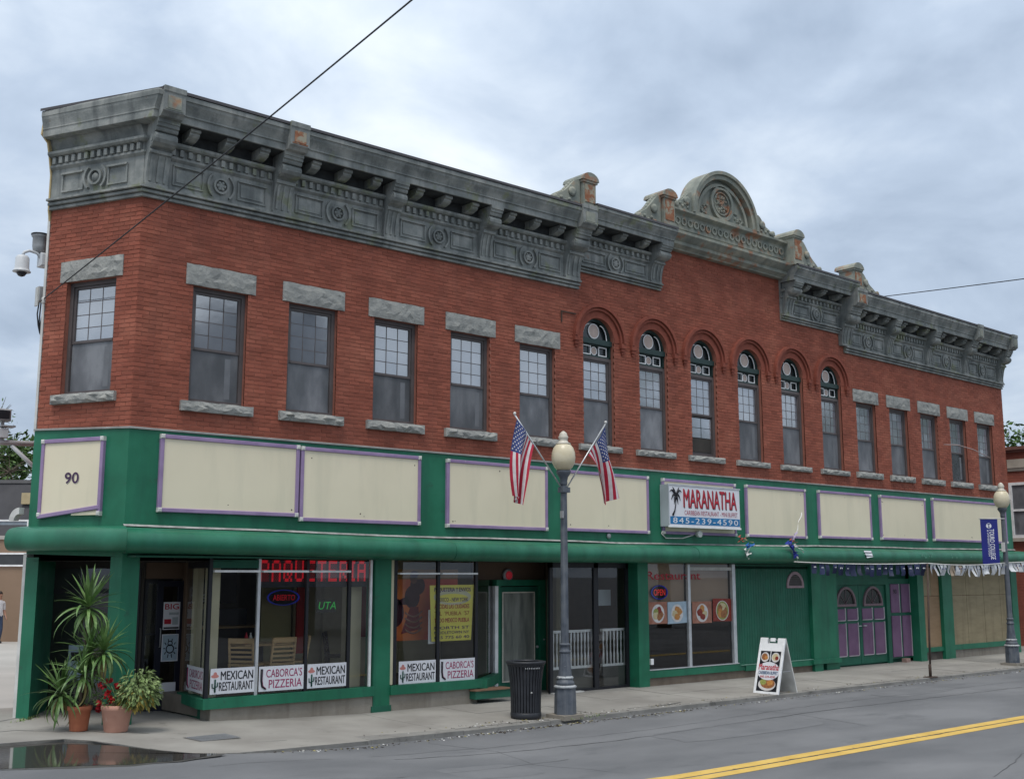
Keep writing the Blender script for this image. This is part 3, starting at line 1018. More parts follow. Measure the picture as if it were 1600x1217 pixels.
# ---- side, back and roof
LW = chp(-CH_L, 0, 0)
mb = MB()
SIDE_A = (LW.x, LW.y)
SIDE_B = (5.2, 14.0)
sdv = (Vector(SIDE_B) - Vector(SIDE_A)).normalized()
mb.quad((SIDE_A[0], SIDE_A[1], -.1), (SIDE_B[0], SIDE_B[1], -.1), (SIDE_B[0], SIDE_B[1], 9.2), (SIDE_A[0], SIDE_A[1], 9.2))
mb.quad((SIDE_B[0], SIDE_B[1], -.1), (LEN, 14, -.1), (LEN, 14, 9.2), (SIDE_B[0], SIDE_B[1], 9.2))
mb.quad((LEN, 14, -.1), (LEN, .0, -.1), (LEN, 0, 9.6), (LEN, 14, 9.2))
part('side_wall', mb, FAR_BRICK, B)
mb = MB()
mb.add([(SIDE_A[0], SIDE_A[1], 9.2), (.05, .05, 9.5), (LEN, .05, 9.5), (LEN, 14, 9.2), (SIDE_B[0], SIDE_B[1], 9.2)], [(0, 1, 2, 3, 4)])
part('roof', mb, ROOF, B)
# white corner board down the left end
mb = MB()
mb.box(-CH_L - .07, -CH_L - .004, -.02, .12, .16, 2.62)
part('corner_board', mb, DIRTY_WHITE, B, rot=(0, 0, CH_ROT))
mb = MB()
mb.box(-CH_L - .05, -CH_L - .004, -.01, .12, 4.5, 8.25)
part('corner_board', mb, DIRTY_WHITE, B, rot=(0, 0, CH_ROT))
# bare wooden return at the left end of the cornice
mb = MB()
mb.prism_x([(-.27, 9.55), (-.30, 9.3), (-.16, 9.2), (-.10, 8.95), (-.05, 8.7), (-.05, 8.1), (.02, 7.8), (.25, 7.75), (.30, 9.55)], -CH_L - .03, -CH_L - .002)
part('cornice_return', mb, YELWOOD, B, rot=(0, 0, CH_ROT))

# ---- lintels and sills
def rock_block(w, hgt, d, seed, amp=.010, nx=14, nz=4):
    r = random.Random(seed)
    mb = MB()
    idx = {}
    for j in range(nz + 1):
        for i in range(nx + 1):
            edge = (i in (0, nx)) or (j in (0, nz))
            y = -d + (0.012 if edge else -abs(r.gauss(0, amp)) + (.012 if r.random() < .25 else 0))
            x = w * i / nx + (0 if i in (0, nx) else r.uniform(-.25, .25) * w / nx)
            z = hgt * j / nz + (0 if j in (0, nz) else r.uniform(-.25, .25) * hgt / nz)
            if j in (0, nz): z += r.uniform(-.006, .006)
            idx[i, j] = len(mb.v); mb.v.append((x, y, z))
    for j in range(nz):
        for i in range(nx):
            a, b, c, e = idx[i, j], idx[i + 1, j], idx[i + 1, j + 1], idx[i, j + 1]
            if r.random() < .5: fs = [(a, b, c), (a, c, e)]
            else: fs = [(a, b, e), (b, c, e)]
            for f in fs: mb.f.append(list(f)); mb.mi.append(0); mb.sm.append(False)
    bd = .06
    mb.quad((0, -d + .012, hgt), (w, -d + .012, hgt), (w, bd, hgt), (0, bd, hgt))
    mb.quad((0, -d + .012, 0), (0, bd, 0), (w, bd, 0), (w, -d + .012, 0))
    mb.quad((0, -d + .012, 0), (0, -d + .012, hgt), (0, bd, hgt), (0, bd, 0))
    mb.quad((w, -d + .012, 0), (w, bd, 0), (w, bd, hgt), (w, -d + .012, hgt))
    return mb


# ---- windows
def sash_pane_mesh(w, hgt, m):
    mb = MB(); mb.quad((-w / 2, 0, -hgt / 2), (w / 2, 0, -hgt / 2), (w / 2, 0, hgt / 2), (-w / 2, 0, hgt / 2))
    return mb.mesh('pane', m)


BLINDM = mat('curtain', [(0.40, 0.42, 0.45)], scale=2, rough=.8)


def make_window(W, H, cols=3, rows=4, meet=.455, seed=0, fr=.065, lower_grid=False):
    """double-hung window, origin at the bottom centre of its opening on the wall face; returns the window part"""
    r = random.Random(seed)
    w2 = W / 2
    mb = MB()
    y0, y1 = .09, .20
    mb.box(-w2, -w2 + fr, y0, y1, 0, H); mb.box(w2 - fr, w2, y0, y1, 0, H)
    mb.box(-w2 + fr, w2 - fr, y0, y1, H - fr, H); mb.box(-w2 + fr, w2 - fr, y0, y1, 0, fr * .9)
    win = part('window', mb, BRONZE, B)
    zm = H * meet
    # upper sash
    sx = w2 - fr - .002
    s = .042
    mb = MB()
    ya, yb = .115, .150
    mb.box(-sx, -sx + s, ya, yb, zm, H - fr - .002); mb.box(sx - s, sx, ya, yb, zm, H - fr - .002)
    mb.box(-sx + s, sx - s, ya, yb, H - fr - .002 - s, H - fr - .002); mb.box(-sx + s, sx - s, ya - .01, yb, zm, zm + s)
    part('sash', mb, BRONZE, win)
    gx, g0, g1 = sx - s, zm + s, H - fr - .002 - s
    mu = .012
    mb = MB()
    for i in range(1, cols):
        x = -gx + 2 * gx * i / cols
        mb.box(x - mu / 2, x + mu / 2, .132, .142, g0, g1)
    for j in range(1, rows):
        z = g0 + (g1 - g0) * j / rows
        mb.box(-gx, gx, .1335, .1435, z - mu / 2, z + mu / 2)
    part('muntin', mb, BRONZE, win, fix=False)
    pw, ph = 2 * gx / cols - mu, (g1 - g0) / rows - mu
    pm = sash_pane_mesh(pw, ph, SASH_GLASS)
    tx, tz = r.gauss(0, .010), r.gauss(0, .012)
    for i in range(cols):
        for j in range(rows):
            link('pane', pm, win, (-gx + 2 * gx * (i + .5) / cols, .1365, g0 + (g1 - g0) * (j + .5) / rows),
                 (tx + r.gauss(0, .004), 0, tz + r.gauss(0, .004)))
    # lower sash with insect screen
    mb = MB()
    ya, yb = .145, .175
    zb = fr * .9 + .002
    mb.box(-sx, -sx + s, ya, yb, zb, zm - .002); mb.box(sx - s, sx, ya, yb, zb, zm - .002)
    mb.box(-sx + s, sx - s, ya, yb, zb, zb + s * 1.2); mb.box(-sx + s, sx - s, ya, yb, zm - .002 - s * .8, zm - .002)
    part('sash', mb, BRONZE, win)
    if seed == 42:          # lower sash without its screen: bright upper panes, dark open gap below
        zmid = zb + (zm - zb) * .42
        for i in range(2):
            for j in range(2):
                pw2, ph2 = (sx - .04), (zm - .05 - zmid) / 2
                link('pane', sash_pane_mesh(pw2 - .012, ph2 - .012, SASH_GLASS), win, ((-.5 + i) * (sx - .03), .130, zmid + ph2 * (j + .5)), (tx, 0, tz))
        part('open_gap', MB().quad((-sx + .03, .131, zb + .05), (sx - .03, .131, zb + .05), (sx - .03, .131, zmid - .01), (-sx + .03, .131, zmid - .01)), DARK_IN, win, fix=False)
    else:
        mb = MB()
        mb.quad((-sx + .004, .128, zb), (sx - .004, .128, zb), (sx - .004, .128, zm - .002), (-sx + .004, .128, zm - .002))
        part('insect_screen', mb, mat('dark_lower_glass', [(0.03, 0.034, 0.04), (0.06, 0.066, 0.075)], scale=2, rough=.15, ior=1.8) if seed == 9 else SCREEN, win, fix=False)
    # half-drawn curtain strip showing through the screen
    cx = r.choice([.55, .6, .65]) * sx
    mb = MB(); mb.quad((cx - .05, .1265, zb + .05), (cx + .05, .1265, zb + .05), (cx + .05, .1265, zm - .08), (cx - .05, .1265, zm - .08))
    if seed % 3 != 2 and seed != 42:
        part('curtain_edge', mb, mat('screened_curtain', [(0.15, 0.16, 0.175)], rough=.8), win, fix=False)
    # dark room behind
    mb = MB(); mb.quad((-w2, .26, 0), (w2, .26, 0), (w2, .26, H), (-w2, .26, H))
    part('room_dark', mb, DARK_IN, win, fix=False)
    return win


k = 0
for i, (x, w) in enumerate(WIN_L + WIN_R):
    big = i < 5
    win = make_window(w, Z_T - Z_S, seed=i + 1)
    win.location = (x + w / 2, 0, Z_S)
    lw_ = 1.22
    o = part('lintel', rock_block(lw_, .335, .028, 100 + i), STONE, win, (-lw_ / 2, 0, Z_T - Z_S + .002), fix=False)
    sw_ = 1.24 if big else 1.22
    o = part('sill', rock_block(sw_, .155, .075, 200 + i, amp=.022, nz=3), STONE, win, (-sw_ / 2, 0, -.157), fix=False)
# chamfer window
cw_w = CWIN[1] - CWIN[0]
win = make_window(cw_w, CWIN[3] - CWIN[2], seed=31)
pc = chp((CWIN[0] + CWIN[1]) / 2, 0, CWIN[2])
win.location = pc
win.rotation_euler = (0, 0, CH_ROT)
part('lintel', rock_block(1.25, .335, .028, 131), STONE, win, (-.625 + .0, 0, CWIN[3] - CWIN[2] + .002), fix=False)
part('sill', rock_block(1.26, .15, .075, 231, amp=.022, nz=3), STONE, win, (-.63, 0, -.152), fix=False)

# ---- arched windows
def arched_window(cx, seed):
    H = 6.84 - A_Z0
    win = make_window(2 * AW, H, rows=4, meet=.50, seed=seed, fr=.07)
    win.location = (cx, 0, A_Z0)
    # transom light: dark green frame, white lead outline and small disc
    z0, z1 = H, H + .27
    mb = MB()
    mb.box(-AW, AW, .10, .18, z0, z0 + .035); mb.box(-AW, AW, .10, .18, z1 - .02, z1)
    mb.box(-AW, -AW + .05, .10, .18, z0, z1); mb.box(AW - .05, AW, .10, .18, z0, z1)
    mb.box(-AW, AW, .06, .18, z1, z1 + .11)
    part('transom_frame', mb, FAN_GREEN, win)
    mb = MB(); mb.quad((-AW, .17, z0), (AW, .17, z0), (AW, .17, A_SP - A_Z0 + AW), (-AW, .17, A_SP - A_Z0 + AW))
    part('transom_glass', mb, mat('fanlight_dark_glass', [(0.012, 0.018, 0.02)], rough=.12, ior=1.7), win, fix=False)
    mb = MB()
    zc = (z0 + z1) / 2 + .005
    for sx in (-1, 1):
        xa, xb = sx * .115, sx * .36
        lo, hi = min(xa, xb), max(xa, xb)
        mb.box(lo, hi, .125, .140, zc - .10, zc - .08); mb.box(lo, hi, .125, .140, zc + .08, zc + .10)
        mb.box(lo, lo + .02, .125, .140, zc - .08, zc + .08); mb.box(hi - .02, hi, .125, .140, zc - .08, zc + .08)
    mb.ring((0, zc), .078, .094, .150, .165, mi=0, n=18)
    part('lead_outline', mb, WHITE, win)
    mb = MB(); mb.disc((0, zc), .078, .158, 18)
    part('glass_disc', mb, FAN_PINK, win, fix=False)
    # fanlight
    zf = A_SP - A_Z0 + .0
    zb = z1 + .11
    mb = MB()
    mb.ring((0, zf), AW - .055, AW - .002, .10, .18, 0, PI, 20)
    mb.box(-AW + .002, -AW + .055, .10, .18, zb, zf); mb.box(AW - .055, AW - .002, .10, .18, zb, zf)
    part('fanlight_frame', mb, FAN_GREEN, win)
    mb = MB()
    dc = zf + .195
    mb.ring((0, dc), .145, .163, .145, .165, n=22)
    # curved white leads sweeping from the disc to the springing
    for sx in (-1, 1):
        P = []
        for q in range(9):
            t = q / 8
            P.append((sx * (.165 + .20 * math.sin(t * PI / 2)), .125, zf + .33 - .38 * t * t))
        mb.tube(P, .013, 5)
    part('lead_outline', mb, WHITE, win)
    mb = MB(); mb.disc((0, dc), .145, .152, 22)
    part('glass_disc', mb, FAN_PINK, win, fix=False)
    o = part('sill', rock_block(1.24, .125, .075, 300 + seed, amp=.018, nz=3), STONE, win, (-.62, 0, -.128), fix=False)
    # brick hood: two stepped rings ending in corbels
    mb = MB()
    rz = zf - .02
    mb.ring((0, rz), AW + .015, AW + .155, -.006, .05, 0, PI, 30)
    mb.ring((0, rz), AW + .155, AW + .168, .02, .05, 0, PI, 30)
    mb.ring((0, rz), AW + .168, AW + .22, -.05, .05, 0, PI, 30)
    mb.ring((0, rz), AW + .22, AW + .235, -.02, .05, 0, PI, 30)
    mb.ring((0, rz), AW + .235, AW + .30, -.09, .05, 0, PI, 30)
    for sx in (-1, 1):
        a, b = sorted((sx * (AW + .165), sx * (AW + .30)))
        mb.box(a, b, -.075, .05, rz - .10, rz - .002)
        mb.box(a + .02, b - .01, -.055, .05, rz - .17, rz - .102)
        mb.box(a + .04, b - .02, -.035, .05, rz - .23, rz - .172)
    part('brick_hood', mb, mat('hood_brick', [(0.19, 0.052, 0.034), (0.25, 0.07, 0.045)], scale=7, rough=.85, bump=.3), win)
    return win


for i, c in enumerate(ARC):
    arched_window(c, 40 + i)

# ---- cornice ------------------------------------------------------
CORN = part('cornice', MB().box(.2, LEN - .2, .02, .05, 9.3, 9.5), ZINC, B)
PROF = [(.0, 0), (.055, 0), (.055, .042), (.03, .046), (.03, .062), (.09, .066), (.09, .106), (.055, .11), (.055, .126), (.13, .13), (.13, .165), (.06, .19),
        (.035, .20), (.035, .66), (.06, .68), (.085, .70), (.085, .735), (.055, .74), (.055, .86), (.13, .875), (.16, .90), (.16, .94), (.05, .955),
        (.05, 1.15), (.44, 1.15), (.46, 1.155), (.46, 1.265), (.485, 1.275), (.485, 1.30), (.50, 1.33), (.53, 1.38), (.565, 1.43), (.58, 1.47), (.60, 1.48), (.60, 1.55), (.57, 1.58), (.0, 1.60)]
CF = .55
PROF_C = [(o if o < .17 else .16 + (o - .16) * .40, z) for o, z in PROF]
# on the chamfer the modillion zone is a plain cove
PROF_C = [(.12 if (abs(z - 1.15) < 1e-6 and o < .1) else o, z) for o, z in PROF_C]


def dz_left(x):
    return .085 * max(0, x) / 9.4


def sweep(sections, name, m, parent, closed_ends=True):
    """sections: list of lists of points (same length)"""
    mb = MB()
    n = len(sections[0])
    for s in sections: mb.v += [tuple(p) for p in s]
    for i in range(len(sections) - 1):
        for k in range(n - 1):
            mb.f.append([i * n + k, (i + 1) * n + k, (i + 1) * n + k + 1, i * n + k + 1]); mb.mi.append(0); mb.sm.append(False)
    if closed_ends:
        mb.f.append(list(range(n))); mb.mi.append(0); mb.sm.append(False)
        b = (len(sections) - 1) * n
        mb.f.append(list(range(b + n - 1, b - 1, -1))); mb.mi.append(0); mb.sm.append(False)
    return part(name, mb, m, parent)


CB = 8.10
secA = []
end = chp(-CH_L - .0, 0, 0)
secA.append([(end.x + CH_N.x * o, end.y + CH_N.y * o, CB + z) for o, z in PROF_C])
mit = []
for (a, z), (b, _) in zip(PROF, PROF_C):
    mit.append(((.44288752 * a - b) / .89657718, -a, CB + z))
secA.append(mit)
sweep(secA, 'cornice_moulding', ZINC, CORN)
XL1 = 9.42
sweep([mit, [(XL1, -a, CB + dz_left(XL1) + z) for a, z in PROF]], 'cornice_moulding', ZINC, CORN)
# raised bays
RB, RT = 8.575, 9.90
rk = (RT - RB) / 1.60
for (xa, xb) in ((XL1 + .002, 11.98), (16.46, 19.22)):
    sweep([[(xa, -a, RB + z * rk) for a, z in PROF], [(xb, -a, RB + z * rk) for a, z in PROF]], 'cornice_moulding', ZINC, CORN)
XR0, XR1 = 19.222, LEN


def dz_right(x):
    return .02 - .05 * (x - 19.2) / 8.7


sweep([[(XR0, -a, CB - .02 + dz_right(XR0) + z) for a, z in PROF], [(XR1, -a, CB - .02 + dz_right(XR1) + z) for a, z in PROF]], 'cornice_moulding', ZINC, CORN)
# shade under the crown, painted as near-black strips on soffit and modillion back
SOFFIT_SHADE = mat('soffit_shade_paint', [(0.022, 0.025, 0.028), (0.05, 0.055, 0.057)], scale=4, rough=.9)
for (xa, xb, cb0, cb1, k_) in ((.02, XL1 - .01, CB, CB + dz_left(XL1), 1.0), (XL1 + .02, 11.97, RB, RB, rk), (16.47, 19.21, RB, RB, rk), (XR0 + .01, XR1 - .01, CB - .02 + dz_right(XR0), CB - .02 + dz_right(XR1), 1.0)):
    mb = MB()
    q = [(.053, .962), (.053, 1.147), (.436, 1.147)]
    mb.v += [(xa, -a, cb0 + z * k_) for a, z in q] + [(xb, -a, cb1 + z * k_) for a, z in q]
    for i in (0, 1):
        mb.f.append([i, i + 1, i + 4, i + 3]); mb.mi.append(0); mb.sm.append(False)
    part('soffit_shade_strip', mb, SOFFIT_SHADE, CORN)
# roof-edge flashing strip on top
for (xa, xb, za, zb) in ((-.02, XL1, CB + 1.6, CB + 1.6 + dz_left(XL1)), (XL1 + .002, 11.98, RT, RT), (16.46, 19.22, RT, RT), (XR0, XR1, CB + 1.6, CB + 1.55)):
    mb = MB()
    mb.add([(xa, -.615, za - .035), (xb, -.615, zb - .035), (xb, -.615, zb + .012), (xa, -.615, za + .012), (xa, .05, za + .05), (xb, .05, zb + .05)],
           [(0, 1, 2, 3), (3, 2, 5, 4)])
    part('roof_flashing', mb, ROOF, CORN)
mb = MB()
a0 = chp(-CH_L - .02, .35, CB + 1.57); a1 = Vector((-.0, -.615, CB + 1.57)); b0 = chp(-CH_L, -.2, CB + 1.66); b1 = Vector((.25, .1, CB + 1.66))
mb.add([a0, a1, a1 + Vector((0, 0, .045)), a0 + Vector((0, 0, .045)), b0, b1], [(0, 1, 2, 3), (3, 2, 5, 4)])
part('roof_flashing', mb, ROOF, CORN)

# centre: crown moulding, ring frieze, arched pediment
XC0, XC1 = 11.982, 16.458
PC = [(.0, 9.60), (.14, 9.60), (.16, 9.63), (.24, 9.68), (.26, 9.69), (.26, 9.76), (.32, 9.80), (.40, 9.87), (.42, 9.89), (.42, 9.95), (.30, 9.97), (.20, 9.98),
      (.20, 10.06), (.22, 10.08), (.22, 10.40), (.24, 10.42), (.30, 10.45), (.34, 10.47), (.34, 10.52), (.0, 10.55)]
sweep([[(XC0, -a, z) for a, z in PC], [(XC1, -a, z) for a, z in PC]], 'parapet', ZINC_RUST, CORN)
rm = MB(); rm.ring((0, 0), .055, .095, -.03, .0, n=16)
RING_ME = rm.mesh('frieze_ring', ZINC_RUST)
for i in range(20):
    link('frieze_ring', RING_ME, CORN, (XC0 + .18 + i * (XC1 - XC0 - .36) / 19, -.222, 10.26))
PX, PZ, PR = 14.04, 10.53, 1.17
mb = MB()
N_ = 28
arc = [(PX + PR * math.cos(PI * i / N_), PZ + PR * math.sin(PI * i / N_)) for i in range(N_ + 1)]
mb.prism_y(arc, -.16, .10)
mb.ring((PX, PZ), PR - .02, PR + .06, -.36, .12, 0, PI, N_)
mb.ring((PX, PZ), PR - .13, PR - .022, -.31, -.10, 0, PI, N_)
mb.ring((PX, PZ), PR - .30, PR - .22, -.23, -.10, 0, PI, N_)
mb.box(PX - PR - .06, PX + PR + .06, -.30, .1, PZ - .01, PZ + .045)
part('arched_pediment', mb, ZINC_RUST, CORN)
mb = MB()
mb.ring((PX, PZ + .48), .34, .42, -.23, -.15, n=28); mb.ring((PX, PZ + .48), .26, .285, -.21, -.15, n=24)
rnd = random.Random(21)
for i in range(34):
    a = rnd.uniform(0, 2 * PI); rr = rnd.uniform(.0, .24)
    mb.blob((PX + rr * math.cos(a), -.17, PZ + .48 + rr * math.sin(a)), rnd.uniform(.02, .05), .045, rnd.uniform(.02, .05), 7, 4)
for sx in (-1, 1):
    for i in range(16):
        t = rnd.random()
        mb.blob((PX + sx * (.50 + .34 * t), -.165, PZ + .08 + rnd.uniform(0, .34) * (1 - t * .7)), rnd.uniform(.02, .05), .035, rnd.uniform(.02, .05), 7, 4)
part('pediment_medallion', mb, ZINC_RUST, CORN)


def scroll_profile(x0, w, h0, z0, sx, h1=.08):
    """S-shaped shoulder: tall at x0, falling away towards sx"""
    P = [(x0, z0), (x0, z0 + h0)]
    for i in range(1, 13):
        t = i / 12
        hh = h1 + (h0 - h1) * (.6 * (1 - t) + .4 * (.5 + .5 * math.cos(PI * t))) + .03 * math.sin(t * 2 * PI * 1.5) * (1 - t * .3)
        P.append((x0 + sx * w * t, z0 + max(.05, hh)))
    P.append((x0 + sx * w, z0))
    return P


def shoulder(x0, w, h0, z0, sx, name, y0=-.30, y1=-.12, m=ZINC_RUST):
    mb = MB()
    P = scroll_profile(x0, w, h0, z0, sx)
    mb.prism_y(P, y0, y1)
    for i in range(1, len(P) - 2):
        a, b = P[i], P[i + 1]
        mb.tube([(a[0], (y0 + y1) / 2, a[1]), (b[0], (y0 + y1) / 2, b[1])], .035, 7)
    mb.lathe([(.075, 0), (.075, .05), (.04, .07)], (x0 + sx * w * .93, z0 + .075), 12, axis='y', z=y0)
    mb.lathe([(.10, 0), (.10, .035), (.05, .05)], (x0 + sx * w * .30, z0 + h0 * .50), 12, axis='y', z=y0)
    for k in range(5):
        t = .25 + .14 * k
        mb.blob((x0 + sx * w * t, y0 - .005, z0 + .08 + .06 * (k % 2)), .045, .03, .04, 7, 4)
    return part(name, mb, m, CORN)


shoulder(PX - PR - .05, .62, .46, PZ - .01, -1, 'pediment_scroll')
shoulder(PX + PR + .05, .62, .46, PZ - .01, 1, 'pediment_scroll')


def pedestal(xc, z0, sx, w=.42, hgt=.74, back=1.0):
    mb = MB()
    x0, x1 = xc - w / 2, xc + w / 2
    y0 = -.56
    mb.box(x0, x1, y0 + .03, -.05, z0, z0 + .12)
    mb.box(x0 + .03, x1 - .03, y0 + .05, -.05, z0 + .12, z0 + hgt - .16)
    mb.box(x0, x1, y0 + .02, -.05, z0 + hgt - .16, z0 + hgt - .11)
    # arched cap running back
    n = 8
    arcp = [(x1 + .03, z0 + hgt - .11)] + [(xc + (w / 2 + .03) * math.cos(PI * i / n), z0 + hgt - .11 + .17 * math.sin(PI * i / n)) for i in range(1, n)] + [(x0 - .03, z0 + hgt - .11)]
    mb.prism_y(arcp, y0, .05)
    ped = part('pedestal', mb, ZINC_RUST, CORN)
    m2 = MB()
    m2.box(x0 + .07, x1 - .07, y0 + .035, y0 + .06, z0 + .16, z0 + hgt - .20)
    part('pedestal_panel', m2, RUST, CORN)
    shoulder(xc + sx * w / 2, .80, hgt * .86, z0, sx, 'pedestal_scroll', -.44, -.22)


pedestal(9.30, 9.76, -1)
pedestal(11.80, 9.90, -1, hgt=.82)
pedestal(16.62, 9.90, 1, hgt=.86)
pedestal(19.28, 9.70, 1, hgt=.70)

# brackets
def bracket(xc, w, cb, k=1.0, capped=False, rusty=False):
    P = [(.0, .165), (.115, .165), (.115, .21), (.10, .22), (.105, .32), (.125, .45), (.155, .57), (.19, .66), (.225, .665), (.235, .69), (.225, .72), (.20, .735),
         (.22, .755), (.30, .765), (.37, .80), (.405, .85), (.41, .90), (.385, .945), (.35, .965), (.40, .975), (.415, 1.0), (.415, 1.03), (.445, 1.04), (.45, 1.085), (.47, 1.095), (.475, 1.155)]
    if capped:
        P += [(.56, 1.16), (.60, 1.20), (.64, 1.225), (.645, 1.52), (.66, 1.54), (.66, 1.62), (.0, 1.64)]
    else:
        P += [(.0, 1.155)]
    mb = MB()
    mb.prism_x([(-o, cb + z * k) for o, z in P], xc - w / 2, xc + w / 2)
    # raised flutes on the pilaster and roundels on the cheeks
    for q in range(3):
        x = xc - w * .32 + q * w * .32
        mb.prism_x([(-.118, cb + .24 * k), (-.125, cb + .33 * k), (-.172, cb + .57 * k), (-.205, cb + .645 * k), (-.10, cb + .645 * k), (-.09, cb + .24 * k)], x - w * .055, x + w * .055)
    for sx in (-1, 1):
        n = 12
        for rr, dd in ((.085, .012), (.05, .022)):
            vs, fs = [], []
            for i in range(n):
                a = 2 * PI * i / n
                vs.append((xc + sx * (w / 2), -.30 + rr * math.cos(a), cb + (.865 + rr * math.sin(a) * 1.0) * k))
            for i in range(n):
                a = 2 * PI * i / n
                vs.append((xc + sx * (w / 2 + dd), -.30 + rr * math.cos(a), cb + (.865 + rr * math.sin(a)) * k))
            fs = [(i, (i + 1) % n, n + (i + 1) % n, n + i) for i in range(n)] + [tuple(range(n, 2 * n))]
            mb.add(vs, fs)
    o = part('bracket', mb, ZINC, CORN)
    if capped:
        m2 = MB()
        m2.box(xc - w * .30, xc + w * .30, -.655, -.64, cb + 1.27 * k, cb + 1.47 * k)
        m2.box(xc - w * .40, xc + w * .40, -.650, -.64, cb + 1.245 * k, cb + 1.265 * k)
        part('bracket_panel', m2, RUST if rusty else ZINC_RUST, CORN)
    return o


BR_L = [(.17, .36, True, False), (2.38, .36, True, True), (4.60, .30, False, False), (6.84, .30, False, False), (9.19, .42, True, False)]
for (x, w, c, r_) in BR_L: bracket(x, w, CB + dz_left(x), 1.0, c, r_)
bracket(11.77, .36, RB, rk)
bracket(16.70, .36, RB, rk)
BR_R = [(19.24, .46, True, True), (21.34, .28, False, False), (23.46, .30, False, False), (25.60, .30, True, False), (27.76, .32, True, False)]
for (x, w, c, r_) in BR_R: bracket(x, w, CB - .02 + dz_right(x), 1.0, c, r_)

# modillions, dentils, frieze panels with medallions: one bay at a time
mm = MB()
mm.prism_x([(-.05, .98), (-.20, 1.0), (-.30, 1.03), (-.335, 1.06), (-.335, 1.09), (-.38, 1.10), (-.38, 1.15), (-.05, 1.15)], -.085, .085)
MOD_ME = mm.mesh('modillion', ZINC); fixn(MOD_ME)
dm = MB(); dm.box(-.032, .032, -.115, -.05, 0, .105)
DEN_ME = dm.mesh('dentil', ZINC); fixn(DEN_ME)


def frieze_panel(x0, x1, cb, k, seed):
    w = x1 - x0
    xc = (x0 + x1) / 2
    zc = cb + .43 * k
    r = .135
    def fr(a, b, c, d, t=.022):
        mb = MB()
        mb.box(a, b, -.075, -.03, d - t, d); mb.box(a, b, -.058, -.03, c, c + t)
        mb.box(a, a + t, -.058, -.03, c + t, d - t); mb.box(b - t, b, -.058, -.03, c + t, d - t)
        mb.box(a + .06, b - .06, -.05, -.03, c + .06, d - .06)
        part('frieze_panel', mb, ZINC, CORN)
    fr(x0 + .10, xc - .30, cb + .27 * k, cb + .60 * k)
    fr(xc + .30, x1 - .10, cb + .27 * k, cb + .60 * k)
    for sx in (-1, 1):          # curved bands embracing the medallion
        a0 = 0 if sx > 0 else PI
        part('frieze_band', MB().ring((xc, zc), .215, .25, -.085, -.03, a0 - .9, a0 + .9, 10), ZINC, CORN)
    m2 = MB()
    m2.ring((xc, zc), .10, r, -.085, -.03, n=20); m2.blob((xc, -.045, zc), .075, .045, .075, 12, 6)
    for q in range(6):
        a = q * PI / 3
        m2.blob((xc + .06 * math.cos(a), -.07, zc + .06 * math.sin(a)), .028, .025, .028, 7, 4)
    part('medallion', m2, ZINC, CORN)


def bay(x0, x1, cb, k, nd, nm, seed):
    w = x1 - x0
    for i in range(nd):
        o = link('dentil', DEN_ME, CORN, (x0 + (i + .5) * w / nd, 0, cb + .745 * k))
        o.scale = (1, 1, k)
    for i in range(nm):
        o = link('modillion', MOD_ME, CORN, (x0 + (i + .5 + (.0)) * w / nm, 0, cb))
        o.scale = (1, 1, k)
    frieze_panel(x0, x1, cb, k, seed)


for i in range(4):
    a, b = BR_L[i], BR_L[i + 1]
    x0, x1 = a[0] + a[1] / 2, b[0] - b[1] / 2
    bay(x0, x1, CB + dz_left((x0 + x1) / 2), 1.0, 13, 3, i)
bay(9.42, 11.59, RB, rk, 13, 3, 5)
bay(16.88, 19.01, RB, rk, 13, 3, 6)
for i in range(4):
    a, b = BR_R[i], BR_R[i + 1]
    x0, x1 = a[0] + a[1] / 2, b[0] - b[1] / 2
    bay(x0, x1, CB - .02 + dz_right((x0 + x1) / 2), 1.0, 13, 3, i + 7)
# chamfer bay: dentils and one wide panel, no modillions
for i in range(14):
    p = chp(-CH_L + .10 + i * .132, 0, CB + .745)
    link('dentil', DEN_ME, CORN, p, (0, 0, CH_ROT))
def frc(a, b, c, d, t=.03):
    mb = MB()
    mb.box(a, b, -.085, -.03, d - t, d); mb.box(a, b, -.06, -.03, c, c + t)
    mb.box(a, a + t, -.06, -.03, c + t, d - t); mb.box(b - t, b, -.06, -.03, c + t, d - t)
    part('frieze_panel', mb, ZINC, CORN, rot=(0, 0, CH_ROT))
frc(-1.62, -1.17, CB + .26, CB + .58); frc(-.68, -.28, CB + .26, CB + .58)
for sx in (-1, 1):
    part('frieze_band', MB().ring((-.92, CB + .43), .20, .235, -.085, -.03, (0 if sx > 0 else PI) - .9, (0 if sx > 0 else PI) + .9, 10), ZINC, CORN, rot=(0, 0, CH_ROT))
m2 = MB(); m2.ring((-.92, CB + .43), .10, .135, -.085, -.03, n=20); m2.blob((-.92, -.045, CB + .43), .075, .045, .075, 12, 6)
part('medallion', m2, ZINC, CORN, rot=(0, 0, CH_ROT))

# ================================================================== GROUND-FLOOR SHOPFRONTS
def two_wing(prof, name, m, x1=LEN, left_dz=0.0, smooth=False, prof_r=None, off_c=1.0):
    """profile (offset, z) swept along the chamfer and the facade with a mitre at the corner"""
    end = chp(-CH_L, 0, 0)
    s0 = [(end.x + CH_N.x * a * off_c, end.y + CH_N.y * a * off_c, z + left_dz) for a, z in prof]
    s1 = [((.44288752 * a - a) / .89657718, -a, z) for a, z in prof]
    s2 = [(x1, -a, z) for a, z in (prof_r or prof)]
    o = sweep([s0, s1, s2], name, m, B)
    return o


